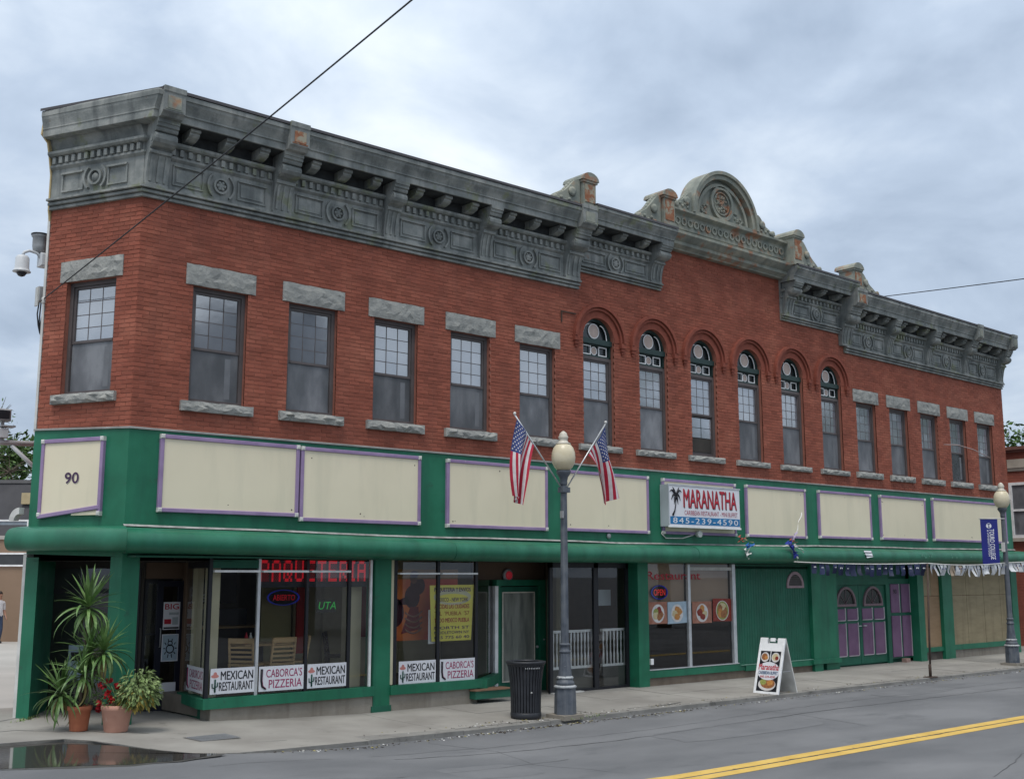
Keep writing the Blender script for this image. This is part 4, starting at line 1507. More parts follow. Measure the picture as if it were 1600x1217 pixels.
two_wing([(-.10, 2.56), (.035, 2.56), (.035, 4.465), (-.10, 4.465)], 'fascia', GREEN, left_dz=.05, prof_r=[(-.10, 2.56), (.035, 2.56), (.035, 4.56), (-.10, 4.56)])
two_wing([(-.02, 4.467), (.06, 4.467), (.06, 4.49), (-.02, 4.51)], 'fascia_flashing', mat('flashing', [(0.20, 0.21, 0.20), (0.30, 0.31, 0.30)], scale=4, rough=.6), left_dz=.05,
         prof_r=[(-.02, 4.562), (.06, 4.562), (.06, 4.585), (-.02, 4.605)])


def sign_panel(x0, x1, z0, z1, rot=0.0, org=None, loose=False):
    w, hh = x1 - x0, z1 - z0
    mb = MB()
    fw = .062
    mb.box(fw * .6, w - fw * .6, -.035, .03, fw * .6, hh - fw * .6)
    loc = org if org is not None else (x0, -.035, z0)
    p = part('sign_panel', mb, CREAM, B, loc, (0, 0, rot))
    for (a, b, c, d) in ((0, fw, fw, hh - fw), (w - fw, w, fw, hh - fw), (0, w, hh - fw, hh)):
        part('trim_strip', MB().bbox(a, b, -.058, -.0, c, d, .008), PURPLE, p)
    if not loose:
        part('trim_strip', MB().bbox(0, w, -.058, 0, 0, fw, .008), PURPLE, p)
    else:
        o = part('trim_strip', MB().bbox(0, w - .03, -.07, -.012, 0, fw, .008), PURPLE, p, (.02, 0, -.03), (0, -.105, 0), label='loose lilac trim strip hanging askew')
        part('trim_backing', MB().box(w * .55, w - fw, -.05, 0, .012, fw), CREAM, p)
    if not loose:
        rs = random.Random(int(x0 * 100))
        sc_ = MB()
        for q in range(rs.choice([2, 3, 5])):
            xx, zz = rs.choice([.16, w * .5, w - .16]) + rs.uniform(-.05, .05), rs.choice([.14, hh - .16]) + rs.uniform(-.03, .03)
            sc_.disc((xx, zz), rs.uniform(.008, .016), -.0365, 7)
        part('screw_marks', sc_, RUSTPOLE, p, stuff=True, fix=False)
    cb = MB().bbox(-.034, .034, -.075, 0, -.034, .034, .014)
    cm = cb.mesh('corner_block', DIRTY_WHITE); fixn(cm)
    for (a, c) in ((fw / 2, fw / 2), (w - fw / 2, fw / 2), (fw / 2, hh - fw / 2), (w - fw / 2, hh - fw / 2)):
        link('corner_block', cm, p, (a, 0, c))
    return p


PANELS = [(.46, 2.875, 3.235, 4.415), (2.905, 5.37, 3.17, 4.405), (5.96, 8.47, 3.15, 4.40), (8.92, 11.41, 3.16, 4.38), (11.85, 14.37, 3.17, 4.37),
          (14.75, 17.12, 3.17, 4.38), (17.66, 20.04, 3.20, 4.39), (20.47, 22.80, 3.22, 4.40), (23.17, 27.52, 3.24, 4.44)]
for i, q in enumerate(PANELS):
    sign_panel(*q)
p90 = sign_panel(-1.64, -.41, 3.19, 4.38, CH_ROT, chp(-1.64, .035, 3.17), loose=True)
text('90', .50, -.039, .50, .27, .165, mat('number_plum', [(0.06, 0.03, 0.075)]), p90, bold=.03, name='house_number')
text('90', .51, -.0375, .488, .27, .165, mat('number_shade', [(0.30, 0.29, 0.25)]), p90, bold=.03, name='house_number_shade')

# awning
AP = [(.035, 3.02), (.30, 2.995), (.42, 2.975), (.50, 2.955), (.555, 2.92), (.595, 2.87), (.618, 2.81), (.628, 2.75), (.622, 2.69), (.605, 2.635), (.575, 2.59), (.535, 2.558), (.48, 2.54), (.40, 2.535), (.035, 2.535)]
AP = [(a, 2.55 + (z - 2.535) * .80) for a, z in AP]


def adz(x):
    return np.interp(x, [-.3, 2, 5.8, 11, 16, 22, 28], [.065, .045, .0, -.012, .025, .055, .085])


def awn_sec(x, dz=0.0, so=0.0):
    return [(x, -(a + so), z + float(adz(x)) + dz) for a, z in AP]


endc = chp(-CH_L - .02, 0, 0)
CA = .74
s0 = [(endc.x + CH_N.x * a * CA, endc.y + CH_N.y * a * CA, z + .10) for a, z in AP]
s1 = [((.44288752 * a - a * CA) / .89657718 - .004, -a, z + .075) for a, z in AP]
s1b = [((.44288752 * a - a * CA) / .89657718, -a, z + .058) for a, z in AP]
aw = []
for a in (sweep([s0, s1], 'awning', AWN, B), sweep([s1b, awn_sec(2.0), awn_sec(5.77)], 'awning', AWN, B),
          sweep([awn_sec(5.78, -.006), awn_sec(9, -.004), awn_sec(12.38)], 'awning', AWN, B),
          sweep([awn_sec(12.39, .006), awn_sec(16, .004), awn_sec(20.2)], 'awning', AWN, B),
          sweep([awn_sec(20.21, -.006), awn_sec(24), awn_sec(28.25)], 'awning', AWN, B)):
    me = a.data
    me.polygons.foreach_set('use_smooth', [len(p.vertices) == 4 for p in me.polygons])
    try:
        me.set_sharp_from_angle(angle=math.radians(40))
    except Exception:
        pass
# light flashing strip where the awning meets the wall, with a few peeled bits
mb = MB()
xs = [-.05 + i * 1.17 for i in range(25)]
rnd = random.Random(4)
zj = [rnd.uniform(-.012, .014) for _ in xs]
for i in range(len(xs) - 1):
    a, b = xs[i], min(LEN, xs[i + 1])
    za, zb = 2.965 + float(adz(a)) + zj[i], 2.965 + float(adz(b)) + zj[i + 1]
    mb.add([(a, -.10, za - .012), (b, -.10, zb - .012), (b, -.06, zb + .018), (a, -.06, za + .018), (a, -.03, za), (b, -.03, zb)], [(0, 1, 2, 3), (3, 2, 5, 4)])
part('awning_flashing', mb, mat('old_flashing', [(0.20, 0.20, 0.19), (0.36, 0.36, 0.35)], scale=6, rough=.6), B, fix=False)
mb = MB()
for x in (2.0, 8.0, 14, 20.0, 26):
    pass
mb.box(.05, LEN, -.36, .05, 2.552, 2.575)
part('awning_soffit', mb, GREEN_D, B)
# peeling and chips on the right part of the awning
rnd = random.Random(9)
mb = MB()
for i in range(26):
    x = rnd.choice([21.6, 22.0, 23.2, 24.3, 25.1, 25.9]) + rnd.uniform(-.2, .2)
    z = 2.72 + float(adz(x)) + rnd.uniform(-.03, .07)
    s = rnd.uniform(.015, .06)
    y = -.634 if z < 2.78 + float(adz(x)) else -.626
    mb.add([(x - s, y - .002, z), (x, y - .003, z - s * .5), (x + s, y - .002, z + s * .2), (x, y - .002, z + s * .6)], [(0, 1, 2, 3)])
part('peeling_patch', mb, mat('pale_green_peel', [(0.10, 0.26, 0.19)], rough=.7), B, stuff=True, fix=False)

# piers and columns
Lp = chp(-CH_L, .03, 0); Lq = chp(-1.60, .03, 0)
mb = MB()
mb.prism_z([(Lp.x, Lp.y), (Lq.x, Lq.y), (-.05, 2.62), (-.25, 2.80)], .10, 2.56)
part('corner_pier', mb, GREEN, B)
mb = MB()
c0 = chp(-.20, .03, 0); c1 = chp(-.20, -.16, 0)
cm_ = (.44288752 * .03 - .03) / .89657718
mb.prism_z([(c0.x, c0.y), (cm_, -.03), (.25, -.03), (.25, .16), (c1.x, c1.y)], .08, 2.56)
part('corner_column', mb, GREEN, B)
mb = MB(); mb.box(4.45, 4.79, -.045, .22, -.02, 2.56); part('column', mb, GREEN, B)
mb = MB(); mb.box(4.42, 4.82, -.055, .24, -.02, .10); part('column_base', mb, GREEN_D, B)
mb = MB(); mb.box(11.05, 11.37, -.05, .34, -.02, 2.56); part('column', mb, GREEN, B)
mb = MB(); mb.box(17.20, 17.55, -.10, .05, -.02, .17).box(17.20, 17.80, -.09, .05, .28, 2.56).box(17.80, 18.36, -.03, .2, .0, 2.56); part('column', mb, GREEN, B)
mb = MB(); mb.box(17.12, 18.30, -.13, .0, .172, .28); part('column_ledge', mb, GREEN, B)
mb = MB(); mb.box(22.19, 22.50, -.05, .2, -.02, 2.56); part('column', mb, GREEN, B)
mb = MB(); mb.box(23.50, 24.04, -.05, .2, -.02, 2.56); part('column', mb, GREEN, B)
mb = MB(); mb.box(27.58, 27.95, -.06, .2, -.02, 2.56); part('column', mb, GREEN, B)

# headers above the shop glass
mb = MB(); mb.box(1.40, 2.24, .0, .06, 2.40, 2.53); part('window_header', mb, GREEN_D, B)
mb = MB(); mb.box(14.30, 17.20, .0, .1, 2.44, 2.54); part('window_header', mb, GREEN_D, B)

# ---- interior shells
def room(name, poly, z0, z1, mw, mf, mc, open_edges=(0,)):
    mb = MB()
    n = len(poly)
    for i in range(n):
        if i in open_edges: continue
        a, b = poly[i], poly[(i + 1) % n]
        mb.quad((a[0], a[1], z0), (b[0], b[1], z0), (b[0], b[1], z1), (a[0], a[1], z1), 0)
    mb.add([(p[0], p[1], z0) for p in poly], [tuple(range(n))], 1)
    mb.add([(p[0], p[1], z1) for p in poly], [tuple(range(n))], 2)
    return part(name, mb, [mw, mf, mc], B, fix=False)


FLOOR_IN = mat('interior_floor', [(0.16, 0.135, 0.11), (0.22, 0.19, 0.155)], scale=3, rough=.5)
room('restaurant_room', [(1.62, .12), (6.72, .12), (7.96, 1.10), (7.96, 6.5), (1.90, 6.5), (1.90, 1.7)], .12, 2.80, TAN_IN, FLOOR_IN, CEIL_IN, (0, 1, 5))
room('entrance_hall', [(8.80, .30), (11.36, .30), (11.36, 5.5), (9.47, 5.5), (9.47, 1.10)], .02, 2.75, BROWN_IN, FLOOR_IN, CEIL_IN)
room('dining_room', [(11.38, .16), (14.34, .16), (14.34, 4.5), (11.38, 4.5)], .10, 2.70, BROWN_IN, FLOOR_IN, CEIL_IN)

# ---- alcove at the corner: back wall, dark glazed door with posters
mb = MB()
mb.add([(-.22, 2.70, .05), (1.12, 1.80, .05), (1.12, 1.80, 2.52), (-.22, 2.70, 2.52)], [(0, 1, 2, 3)])
mb.box(1.10, 1.84, 1.80, 1.86, 2.22, 2.52)
part('alcove_wall', mb, DARK_IN, B, fix=False)
awx = Vector((1.34, -.90, 0)).normalized()
def awp(s, off, z): return (-.22 + awx.x * s - .558 * off, 2.70 + awx.y * s - .83 * off, z)
for s0_, s1_ in ((.10, .16), (.62, .68), (1.14, 1.20), (1.50, 1.56)):
    part('glazing_post', MB().add([awp(s0_, .03, .1), awp(s1_, .03, .1), awp(s1_, .03, 2.4), awp(s0_, .03, 2.4), awp(s0_, 0, .1), awp(s1_, 0, .1), awp(s1_, 0, 2.4), awp(s0_, 0, 2.4)], [(0, 1, 2, 3), (4, 0, 3, 7), (1, 5, 6, 2)]), BLACK, B, fix=False)
part('alcove_rail', MB().add([awp(.1, .032, 2.0), awp(1.56, .032, 2.0), awp(1.56, .032, 2.07), awp(.1, .032, 2.07)], [(0, 1, 2, 3)]), BLACK, B, fix=False)
part('alcove_pane', MB().add([awp(.1, .015, .1), awp(1.56, .015, .1), awp(1.56, .015, 2.4), awp(.1, .015, 2.4)], [(0, 1, 2, 3)]), G_DARK, B, fix=False)
mb = MB(); mb.box(1.14, 1.78, 1.775, 1.795, 2.235, 2.50); part('alcove_transom', mb, BROWN_IN, B)
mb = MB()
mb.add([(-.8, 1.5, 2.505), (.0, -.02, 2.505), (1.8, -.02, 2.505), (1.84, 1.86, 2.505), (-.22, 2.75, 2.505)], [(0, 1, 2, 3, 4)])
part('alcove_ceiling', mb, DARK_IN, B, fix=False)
sl = part('sidelight', MB().box(1.12, 1.16, 1.755, 1.81, .10, 2.22).box(1.16, 1.34, 1.755, 1.81, .10, .24).box(1.16, 1.34, 1.76, 1.80, 1.32, 1.345).box(1.16, 1.34, 1.76, 1.80, 2.16, 2.22), BLACK, B)
part('pane', MB().box(1.16, 1.34, 1.778, 1.786, .24, 2.16), G_DARK, sl)
door = part('door', MB().box(1.34, 1.44, 1.745, 1.80, .10, 2.20).box(1.70, 1.79, 1.745, 1.80, .10, 2.20).box(1.44, 1.70, 1.745, 1.80, .10, .34).box(1.44, 1.70, 1.745, 1.80, 1.02, 1.10).box(1.44, 1.70, 1.745, 1.80, 2.10, 2.20), NAVY, B)
part('pane', MB().box(1.44, 1.70, 1.765, 1.775, .34, 1.02).box(1.44, 1.70, 1.765, 1.775, 1.10, 2.10), G_DARK, door, stuff=False)
part('handle', MB().tube([(1.40, 1.74, 1.12), (1.40, 1.70, 1.12), (1.40, 1.70, 1.42), (1.40, 1.74, 1.42)], .010, 6), GREYMET, door)
mb = MB(); mb.quad((1.1, 2.4, .05), (1.9, 2.4, .05), (1.9, 2.4, 2.6), (1.1, 2.4, 2.6)); part('corridor_wall', mb, DARK_IN, B, fix=False)
part('door_jamb', MB().box(1.79, 1.86, 1.60, 1.80, .10, 2.5), BROWN_IN, B)


def poster(name, label, x, y, z, w, hh, base, group=None, rot=0.0, cat='poster'):
    t = thing(name, label, cat, (x, y, z), (0, 0, rot), group)
    part('sheet', MB().box(0, w, 0, .004, 0, hh), base, t)
    return t


t = poster('sale_poster', 'white poster with red lettering in upper door glass of the corner entrance', 1.45, 1.738, 1.40, .29, .45, SIGN_WHITE)
text('BIG', .025, -.002, .33, .24, .09, INK_RED, t, bold=.03)
part('print_block', MB().box(.02, .14, -.002, 0, .09, .17), INK_RED, t)
part('print_block', MB().box(.16, .26, -.002, 0, .08, .20), SIGN_GREY, t)
part('print_block', MB().box(.012, .278, -.002, 0, .012, .04), INK, t)
part('print_block', MB().box(.10, .27, -.002, 0, .24, .28), SIGN_GREY, t)
t = poster('emblem_poster', 'grey poster with a round black emblem on the corner entrance door', 1.445, 1.738, .885, .29, .44, SIGN_WHITE)
part('print_ground', MB().box(.015, .275, -.002, 0, .015, .425), SKYBLUE_P, t)
mb = MB(); mb.ring((.145, .20), .055, .075, -.005, -.003, n=18).ring((.145, .29), .03, .045, -.005, -.003, n=14)
for a in range(10):
    an = a * 2 * PI / 10
    mb.tube([(.145 + .085 * math.cos(an), -.004, .21 + .10 * math.sin(an)), (.145 + .115 * math.cos(an), -.004, .21 + .16 * math.sin(an))], .008, 4)
part('emblem', mb, INK, t)
t = poster('blank_notice', 'blank white notice at the foot of the corner entrance door', 1.44, 1.738, .375, .28, .17, SIGN_WHITE)

# ---- first shop window (corner bay) ------------------------------------------------
SW = part('shop_window', MB().box(1.385, 1.445, -.005, .055, .43, 2.56), BLACK, B)
for (a, b, m) in ((2.235, 2.285, ALU), (3.125, 3.175, BLACK), (3.94, 4.00, BLACK), (4.385, 4.425, WHITE)):
    part('mullion', MB().box(a, b, .0, .05, .43, 2.55), m, SW)
for (a, b) in ((1.447, 2.233), (2.287, 3.123), (3.177, 3.938)):
    part('transom_bar', MB().box(a, b, -.075, .028, 2.335, 2.37), WHITE, SW)
for (a, b) in ((1.445, 2.235), (2.285, 3.125), (3.175, 3.94), (4.0, 4.385)):
    part('pane', MB().quad((a, .03, .43), (b, .03, .43), (b, .03, 2.52), (a, .03, 2.52)), G_SHOP, SW, fix=False)
# splayed return of the bay
RA, RB_ = Vector((1.40, .03, 0)), Vector((1.62, 1.25, 0))
part('pane', MB().quad((RB_.x, RB_.y, .43), (RA.x, RA.y, .43), (RA.x, RA.y, 2.40), (RB_.x, RB_.y, 2.40)), G_SHOP, SW, fix=False)
mb = MB(); mb.prism_z([(1.40, .05), (1.43, .05), (1.65, 1.25), (1.62, 1.25)], 2.40, 2.55); part('return_header', mb, BLACK, SW)
mb = MB(); mb.prism_z([(1.60, 1.25), (1.70, 1.24), (1.86, 1.62), (1.78, 1.64)], .1, 2.55); part('return_post', mb, BROWN_IN, SW)
part('interior_post', MB().box(1.60, 1.70, .82, 1.0, .40, 2.5), BEIGE_IN, SW)
part('interior_post', MB().box(1.52, 1.66, .16, .40, .40, 2.5), BEIGE_IN, SW)
mb = MB(); mb.box(1.33, 4.45, -.085, .12, .275, .43); part('window_sill', mb, GREEN, B)
mb = MB(); mb.prism_z([(1.33, .12), (1.50, .12), (1.72, 1.30), (1.55, 1.30)], .275, .43); part('window_sill', mb, GREEN, B)
mb = MB(); mb.box(1.48, 4.45, -.03, .3, -.05, .274); part('bulkhead', mb, CONC_OLD, B)
mb = MB(); mb.prism_z([(1.48, .3), (1.60, .3), (1.86, 1.6), (1.66, 1.6)], .0, .274); part('bulkhead', mb, GREEN_D, B)
part('display_floor', MB().box(1.5, 6.8, .12, 2.2, .12, .40), FLOOR_IN, B)

# ---- second shop window
SW2 = part('shop_window', MB().box(4.80, 4.88, .005, .05, .43, 2.56), BEIGE_IN, B)
for (a, b, m) in ((4.88, 4.95, BLACK), (5.83, 5.89, BLACK), (6.71, 6.77, BLACK)):
    part('mullion', MB().box(a, b, .0, .05, .42, 2.55), m, SW2)
for (a, b) in ((4.95, 5.83), (5.89, 6.71)):
    part('transom_bar', MB().box(a, b, -.075, .028, 2.305, 2.335), WHITE, SW2)
    part('pane', MB().quad((a, .03, .43), (b, .03, .43), (b, .03, 2.52), (a, .03, 2.52)), G_SHOP, SW2, fix=False)
part('pane', MB().quad((6.76, .04, .43), (8.0, 1.02, .43), (8.0, 1.02, 2.2), (6.76, .04, 2.2)), G_DARK, SW2, fix=False)
mb = MB(); mb.box(4.79, 6.82, -.085, .12, .265, .42); part('window_sill', mb, GREEN, B)
mb = MB(); mb.prism_z([(6.82, -.02), (6.95, -.06), (8.05, .90), (8.0, 1.02), (6.78, .10)], .22, .40); part('window_sill', mb, GREEN, B)
mb = MB(); mb.box(4.79, 6.74, -.03, .3, -.05, .264); part('bulkhead', mb, CONC_OLD, B)
mb = MB(); mb.box(6.56, 7.40, -.20, .10, .08, .22); part('threshold_step', mb, GREEN_D, B)
mb = MB(); mb.box(6.54, 7.42, -.22, .10, .222, .245); part('threshold_board', mb, mat('worn_board', [(0.19, 0.11, 0.07)], scale=8), B)

# ---- recessed door between the windows
mb = MB(); mb.box(7.98, 8.06, .94, 1.06, .02, 2.08); part('door_post', mb, WHITE, B)
mb = MB(); mb.box(8.06, 8.12, .95, 1.05, .02, 2.08).box(9.17, 9.42, .93, 1.06, .0, 2.10).box(8.0, 9.42, .92, 1.06, 2.08, 2.20); part('door_frame', mb, GREEN, B)
d1 = part('door', MB().box(8.12, 8.20, .99, 1.03, .03, 2.06).box(9.07, 9.16, .99, 1.03, .03, 2.06).box(8.20, 9.07, .99, 1.03, .03, .20).box(8.20, 9.07, .99, 1.03, 1.96, 2.06), GREEN_D, B)
part('glazing_bead', MB().box(8.20, 8.222, .975, .989, .20, 1.96).box(9.048, 9.07, .975, .989, .20, 1.96).box(8.222, 9.048, .975, .989, .20, .222).box(8.222, 9.048, .975, .989, 1.938, 1.96), mat('old_putty', [(0.66, 0.61, 0.53)], scale=9), d1)
part('pane', MB().quad((8.22, 1.0, .22), (9.05, 1.0, .22), (9.05, 1.0, 1.94), (8.22, 1.0, 1.94)), mat('curtained_glass', [(0.15, 0.165, 0.15), (0.235, 0.25, 0.225), (0.30, 0.315, 0.285)], scale=1.6, rough=.12, ior=1.7, stretch=(4, 1, .6)), d1, fix=False)
part('door_curtain', MB().quad((8.2, 1.035, .2), (9.07, 1.035, .2), (9.07, 1.035, 1.96), (8.2, 1.035, 1.96)), mat('net_curtain', [(0.27, 0.29, 0.27), (0.36, 0.38, 0.35)], scale=1.5, stretch=(6, 1, .5)), d1, fix=False)
mb = MB(); mb.blob((9.115, .955, .86), .03, .03, .03); mb.tube([(9.115, .99, .86), (9.115, .955, .86)], .012, 6); part('knob', mb, ALU, d1)
mb = MB(); mb.blob((9.27, .92, 1.0), .018, .015, .018); part('bell_push', mb, ALU, B)
mb = MB(); mb.box(7.5, 9.42, 1.07, 1.12, 2.20, 2.56); part('door_header', mb, BROWN_IN, B)
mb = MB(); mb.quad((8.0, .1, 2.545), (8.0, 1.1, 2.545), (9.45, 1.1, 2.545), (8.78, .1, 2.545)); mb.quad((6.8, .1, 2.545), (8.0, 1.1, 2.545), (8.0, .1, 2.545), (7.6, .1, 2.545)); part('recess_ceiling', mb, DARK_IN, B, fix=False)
o = part('alarm_light', MB().lathe([(.13, 0), (.13, .05), (.11, .06)], (8.38, 2.29), 16, axis='y', z=1.06), GREYMET, B)
mb = MB(); mb.lathe([(.085, 0), (.08, .02), (.05, .035)], (8.39, 2.29), 14, axis='y', z=1.0); part('red_lens', mb, EXITR, o)

# ---- glazed entrance with a white balustrade behind it
EN = part('glazed_entrance', MB().box(8.79, 8.87, .22, .28, -.01, 2.56).box(10.02, 10.15, .22, .28, -.01, 2.56).box(10.98, 11.06, .22, .28, -.01, 2.56)
          .box(8.87, 10.02, .22, .28, -.01, .05).box(10.15, 10.98, .22, .28, -.01, .05).box(8.79, 11.06, .22, .28, 2.44, 2.56), BLACK, B)
for (a, b) in ((8.87, 10.02), (10.15, 10.98)):
    part('pane', MB().quad((a, .25, .05), (b, .25, .05), (b, .25, 2.44), (a, .25, 2.44)), G_SHOP, EN, fix=False)
part('threshold', MB().box(8.79, 9.6, .10, .30, -.02, .02), DIRTY_WHITE, EN)
bal = MB().lathe([(.024, 0), (.024, .20), (.013, .28), (.018, .36), (.013, .44), (.024, .50), (.024, .66)], (0, 0), 6)
BAL_ME = bal.mesh('baluster', WHITE)
for (a, b, n) in ((8.93, 10.24, 12), (10.34, 11.17, 8)):
    pass
rail_grp = 'white balustrades behind the glazed entrance'
for (a, b, n, lab) in ((8.95, 10.22, 13, 'white balustrade behind the left pane of the glazed entrance'), (10.36, 11.20, 8, 'white balustrade behind the right pane of the glazed entrance')):
    t = thing('balustrade', lab, 'railing', (a, .36, .40), group=rail_grp)
    w = b - a
    part('rail', MB().box(0, w, -.035, .035, .75, .80), WHITE, t)
    part('rail', MB().box(0, w, -.035, .035, .04, .09), WHITE, t)
    for i in range(n):
        link('baluster', BAL_ME, t, ((i + .5) * w / n, 0, .09))
    part('plinth', MB().box(0, w, -.05, .05, -.40, .04), mat('grey_plinth', [(0.10, 0.10, 0.095)], scale=3), t)
part('interior_post', MB().box(12.0 - .95, 12.35 - .95, 2.45, 2.7, .02, 2.7), BEIGE_IN, EN)
part('wall_panel', MB().box(9.3, 10.2, 2.5, 2.55, 2.05, 2.6), TAN_IN, EN)
part('wall_panel', MB().box(9.4, 9.95, 2.6, 2.65, .4, 2.0), TAN_IN, EN)
t = poster('menu_notice', 'pale notice hanging inside the glazed entrance beside a post', 10.52, .62, 1.66, .40, .33, SIGN_GREY)

# ---- Maranatha restaurant window
RW = part('shop_window', MB().box(11.37, 11.41, -.005, .05, .36, 2.55), GREEN, B)
part('mullion', MB().box(12.69, 12.77, -.02, .05, .34, 2.53), ALU, RW)
part('mullion', MB().box(14.22, 14.33, -.03, .05, .30, 2.54), ALU, RW)
for (a, b) in ((11.41, 12.69), (12.77, 14.22)):
    part('pane', MB().quad((a, .03, .34), (b, .03, .34), (b, .03, 2.53), (a, .03, 2.53)), G_SHOP, RW, fix=False)
    part('blind', MB().quad((a, .10, 1.68), (b, .10, 1.68), (b, .10, 2.55), (a, .10, 2.55)), BLIND, RW, fix=False)
part('blind_cassette', MB().box(12.79, 14.22, -.01, .028, 2.40, 2.47), DIRTY_WHITE, RW)
part('window_ledge', MB().box(11.37, 14.35, -.06, -.0, .325, .345), ALU, RW)
mb = MB(); mb.box(11.37, 14.55, -.05, .15, .17, .324); part('window_sill', mb, GREEN, B)
mb = MB(); mb.box(11.37, 17.20, -.02, .15, -.05, .168); part('bulkhead', mb, mat('dirty_base', [(0.11, 0.085, 0.065), (0.16, 0.13, 0.10)], scale=3, bump=.3), B)
text('Restaurant', 11.42, .022, 2.20, 1.74, .17, INK_RED, B, bold=.012, name='window_lettering')
part('wall_socket', MB().box(11.44, 11.52, -.03, .02, .44, .56), WHITE, B)

# ---- green boarded wall
mb = MB()
n = 30
x0, x1 = 14.36, 17.20
for i in range(n):
    a, b = x0 + (x1 - x0) * i / n, x0 + (x1 - x0) * (i + 1) / n
    d = .0
    mb.add([(a, .012, .28), (a + .012, d, .28), (b - .012, d, .28), (b, .012, .28), (a, .012, 2.50), (a + .012, d, 2.50), (b - .012, d, 2.50), (b, .012, 2.50)],
           [(0, 1, 5, 4), (1, 2, 6, 5), (2, 3, 7, 6)])
part('boarding', mb, GREEN_D, B, stuff=True, fix=False)
mb = MB(); mb.box(14.56, 17.18, -.07, .03, .15, .28); part('window_sill', mb, GREEN, B)
part('sill_capping', MB().box(14.40, 17.18, -.078, -.02, .282, .295), mat('pale_edge', [(0.16, 0.30, 0.24)]), B)
v = part('arched_vent', MB().ring((16.64, 2.04), .27, .34, -.03, .02, 0, PI, 16).box(16.30, 16.98, -.03, .02, 1.99, 2.04), mat('dusty_pink', [(0.30, 0.22, 0.24)], scale=9), B)
part('vent_louvre', MB().box(16.38, 16.90, -.005, .0, 2.04, 2.30), mat('vent_dark', [(0.035, 0.035, 0.035)]), v)
for k in range(5):
    hw = math.sqrt(max(0, .27 ** 2 - (.05 * k + .02) ** 2))
    part('slat', MB().box(16.64 - hw, 16.64 + hw, -.018, -.006, 2.05 + .05 * k, 2.075 + .05 * k), mat('vent_slat', [(0.10, 0.09, 0.09)]), v)

# ---- purple-panelled double door
YD = .20
mb = MB(); mb.box(18.36, 22.20, YD + .10, YD + .18, .0, 2.56); part('entrance_wall', mb, GREEN_D, B)
mb = MB(); mb.box(18.36, 21.10, YD - .02, YD + .10, 2.05, 2.56).box(18.36, 18.50, YD - .02, YD + .10, .0, 2.05).box(20.98, 21.14, YD - .02, YD + .10, .0, 2.05); part('door_frame', mb, GREEN_D, B)


def panel_door(x0, x1, kx):
    d = part('door', MB().box(x0, x1, YD + .03, YD + .10, .04, 2.05), GREEN_D, B)
    w = x1 - x0
    a0, a1 = x0 + .17 * w, x0 + .83 * w
    xc, r = (x0 + x1) / 2, w * .36
    part('fan_surround', MB().ring((xc, 1.56), r - .06, r, YD - .02, YD + .03, 0, PI, 16).box(xc - r, xc + r, YD - .02, YD + .03, 1.50, 1.56), mat('dusty_pink_dark', [(0.17, 0.12, 0.135)], scale=9), d)
    mb = MB()
    P = [(xc + (r - .06) * math.cos(PI * i / 12), 1.56 + (r - .06) * math.sin(PI * i / 12)) for i in range(13)]
    mb.add([(p[0], YD + .02, p[1]) for p in P], [tuple(range(13))])
    part('pane', mb, mat('fan_dark_glass', [(0.015, 0.02, 0.018)], rough=.15), d, fix=False)
    mb = MB()
    for q in (PI / 4, PI / 2, 3 * PI / 4):
        mb.tube([(xc, YD + .015, 1.56), (xc + (r - .07) * math.cos(q), YD + .015, 1.56 + (r - .07) * math.sin(q))], .010, 4)
    part('glazing_bar', mb, mat('dusty_pink_dark', [(0.17, 0.12, 0.135)]), d)
    for c in (0, 1):
        pa, pb = x0 + w * (.09 + .46 * c), x0 + w * (.45 + .46 * c)
        for (za, zb) in ((.27, 1.07), (1.16, 1.44)):
            p = part('panel', MB().bbox(pa, pb, YD + .010, YD + .03, za, zb, .012), PURPLE_P, d)
            part('panel_edge', MB().box(pb, pb + .025, YD + .0, YD + .03, za, zb + .02).box(pa, pb, YD + .0, YD + .03, za - .02, za), mat('pale_lilac_edge', [(0.42, 0.38, 0.42)]), d)
    mb = MB(); mb.tube([(kx, YD + .03, 1.0), (kx, YD - .03, 1.0), (kx + .10, YD - .03, 1.0)], .014, 6); part('handle', mb, ALU, d)
    return d


panel_door(18.50, 19.72, 19.62)
panel_door(19.74, 20.98, 19.86)
mb = MB(); mb.box(21.14, 22.20, YD + .0, YD + .099, .10, 2.20); sd_ = part('side_screen', mb, GREEN_D, B)
for c in (0, 1):
    pa, pb = 21.20 + .53 * c, 21.60 + .53 * c
    for (za, zb) in ((.14, 1.22), (1.30, 2.06)):
        part('panel', MB().bbox(pa, pb, YD - .03, YD, za, zb, .012), PURPLE_P, sd_)
        part('panel_edge', MB().box(pb, pb + .022, YD - .035, YD, za, zb), mat('pale_lilac_edge', [(0.42, 0.38, 0.42)]), sd_)
text('90', 21.31, YD - .034, 1.80, .17, .12, INK, sd_, bold=.02, name='house_number')
part('broken_block', MB().box(21.55, 21.75, .02, .16, -.01, .10), mat('broken_block_pink', [(0.30, 0.20, 0.17)], scale=8), B)

# ---- plywood-boarded windows at the far end
def ply(x0, x1, z0, z1, m, name='plywood_sheet'):
    return part(name, MB().box(x0 + .008, x1 - .008, .05, .08, z0, z1), m, B)


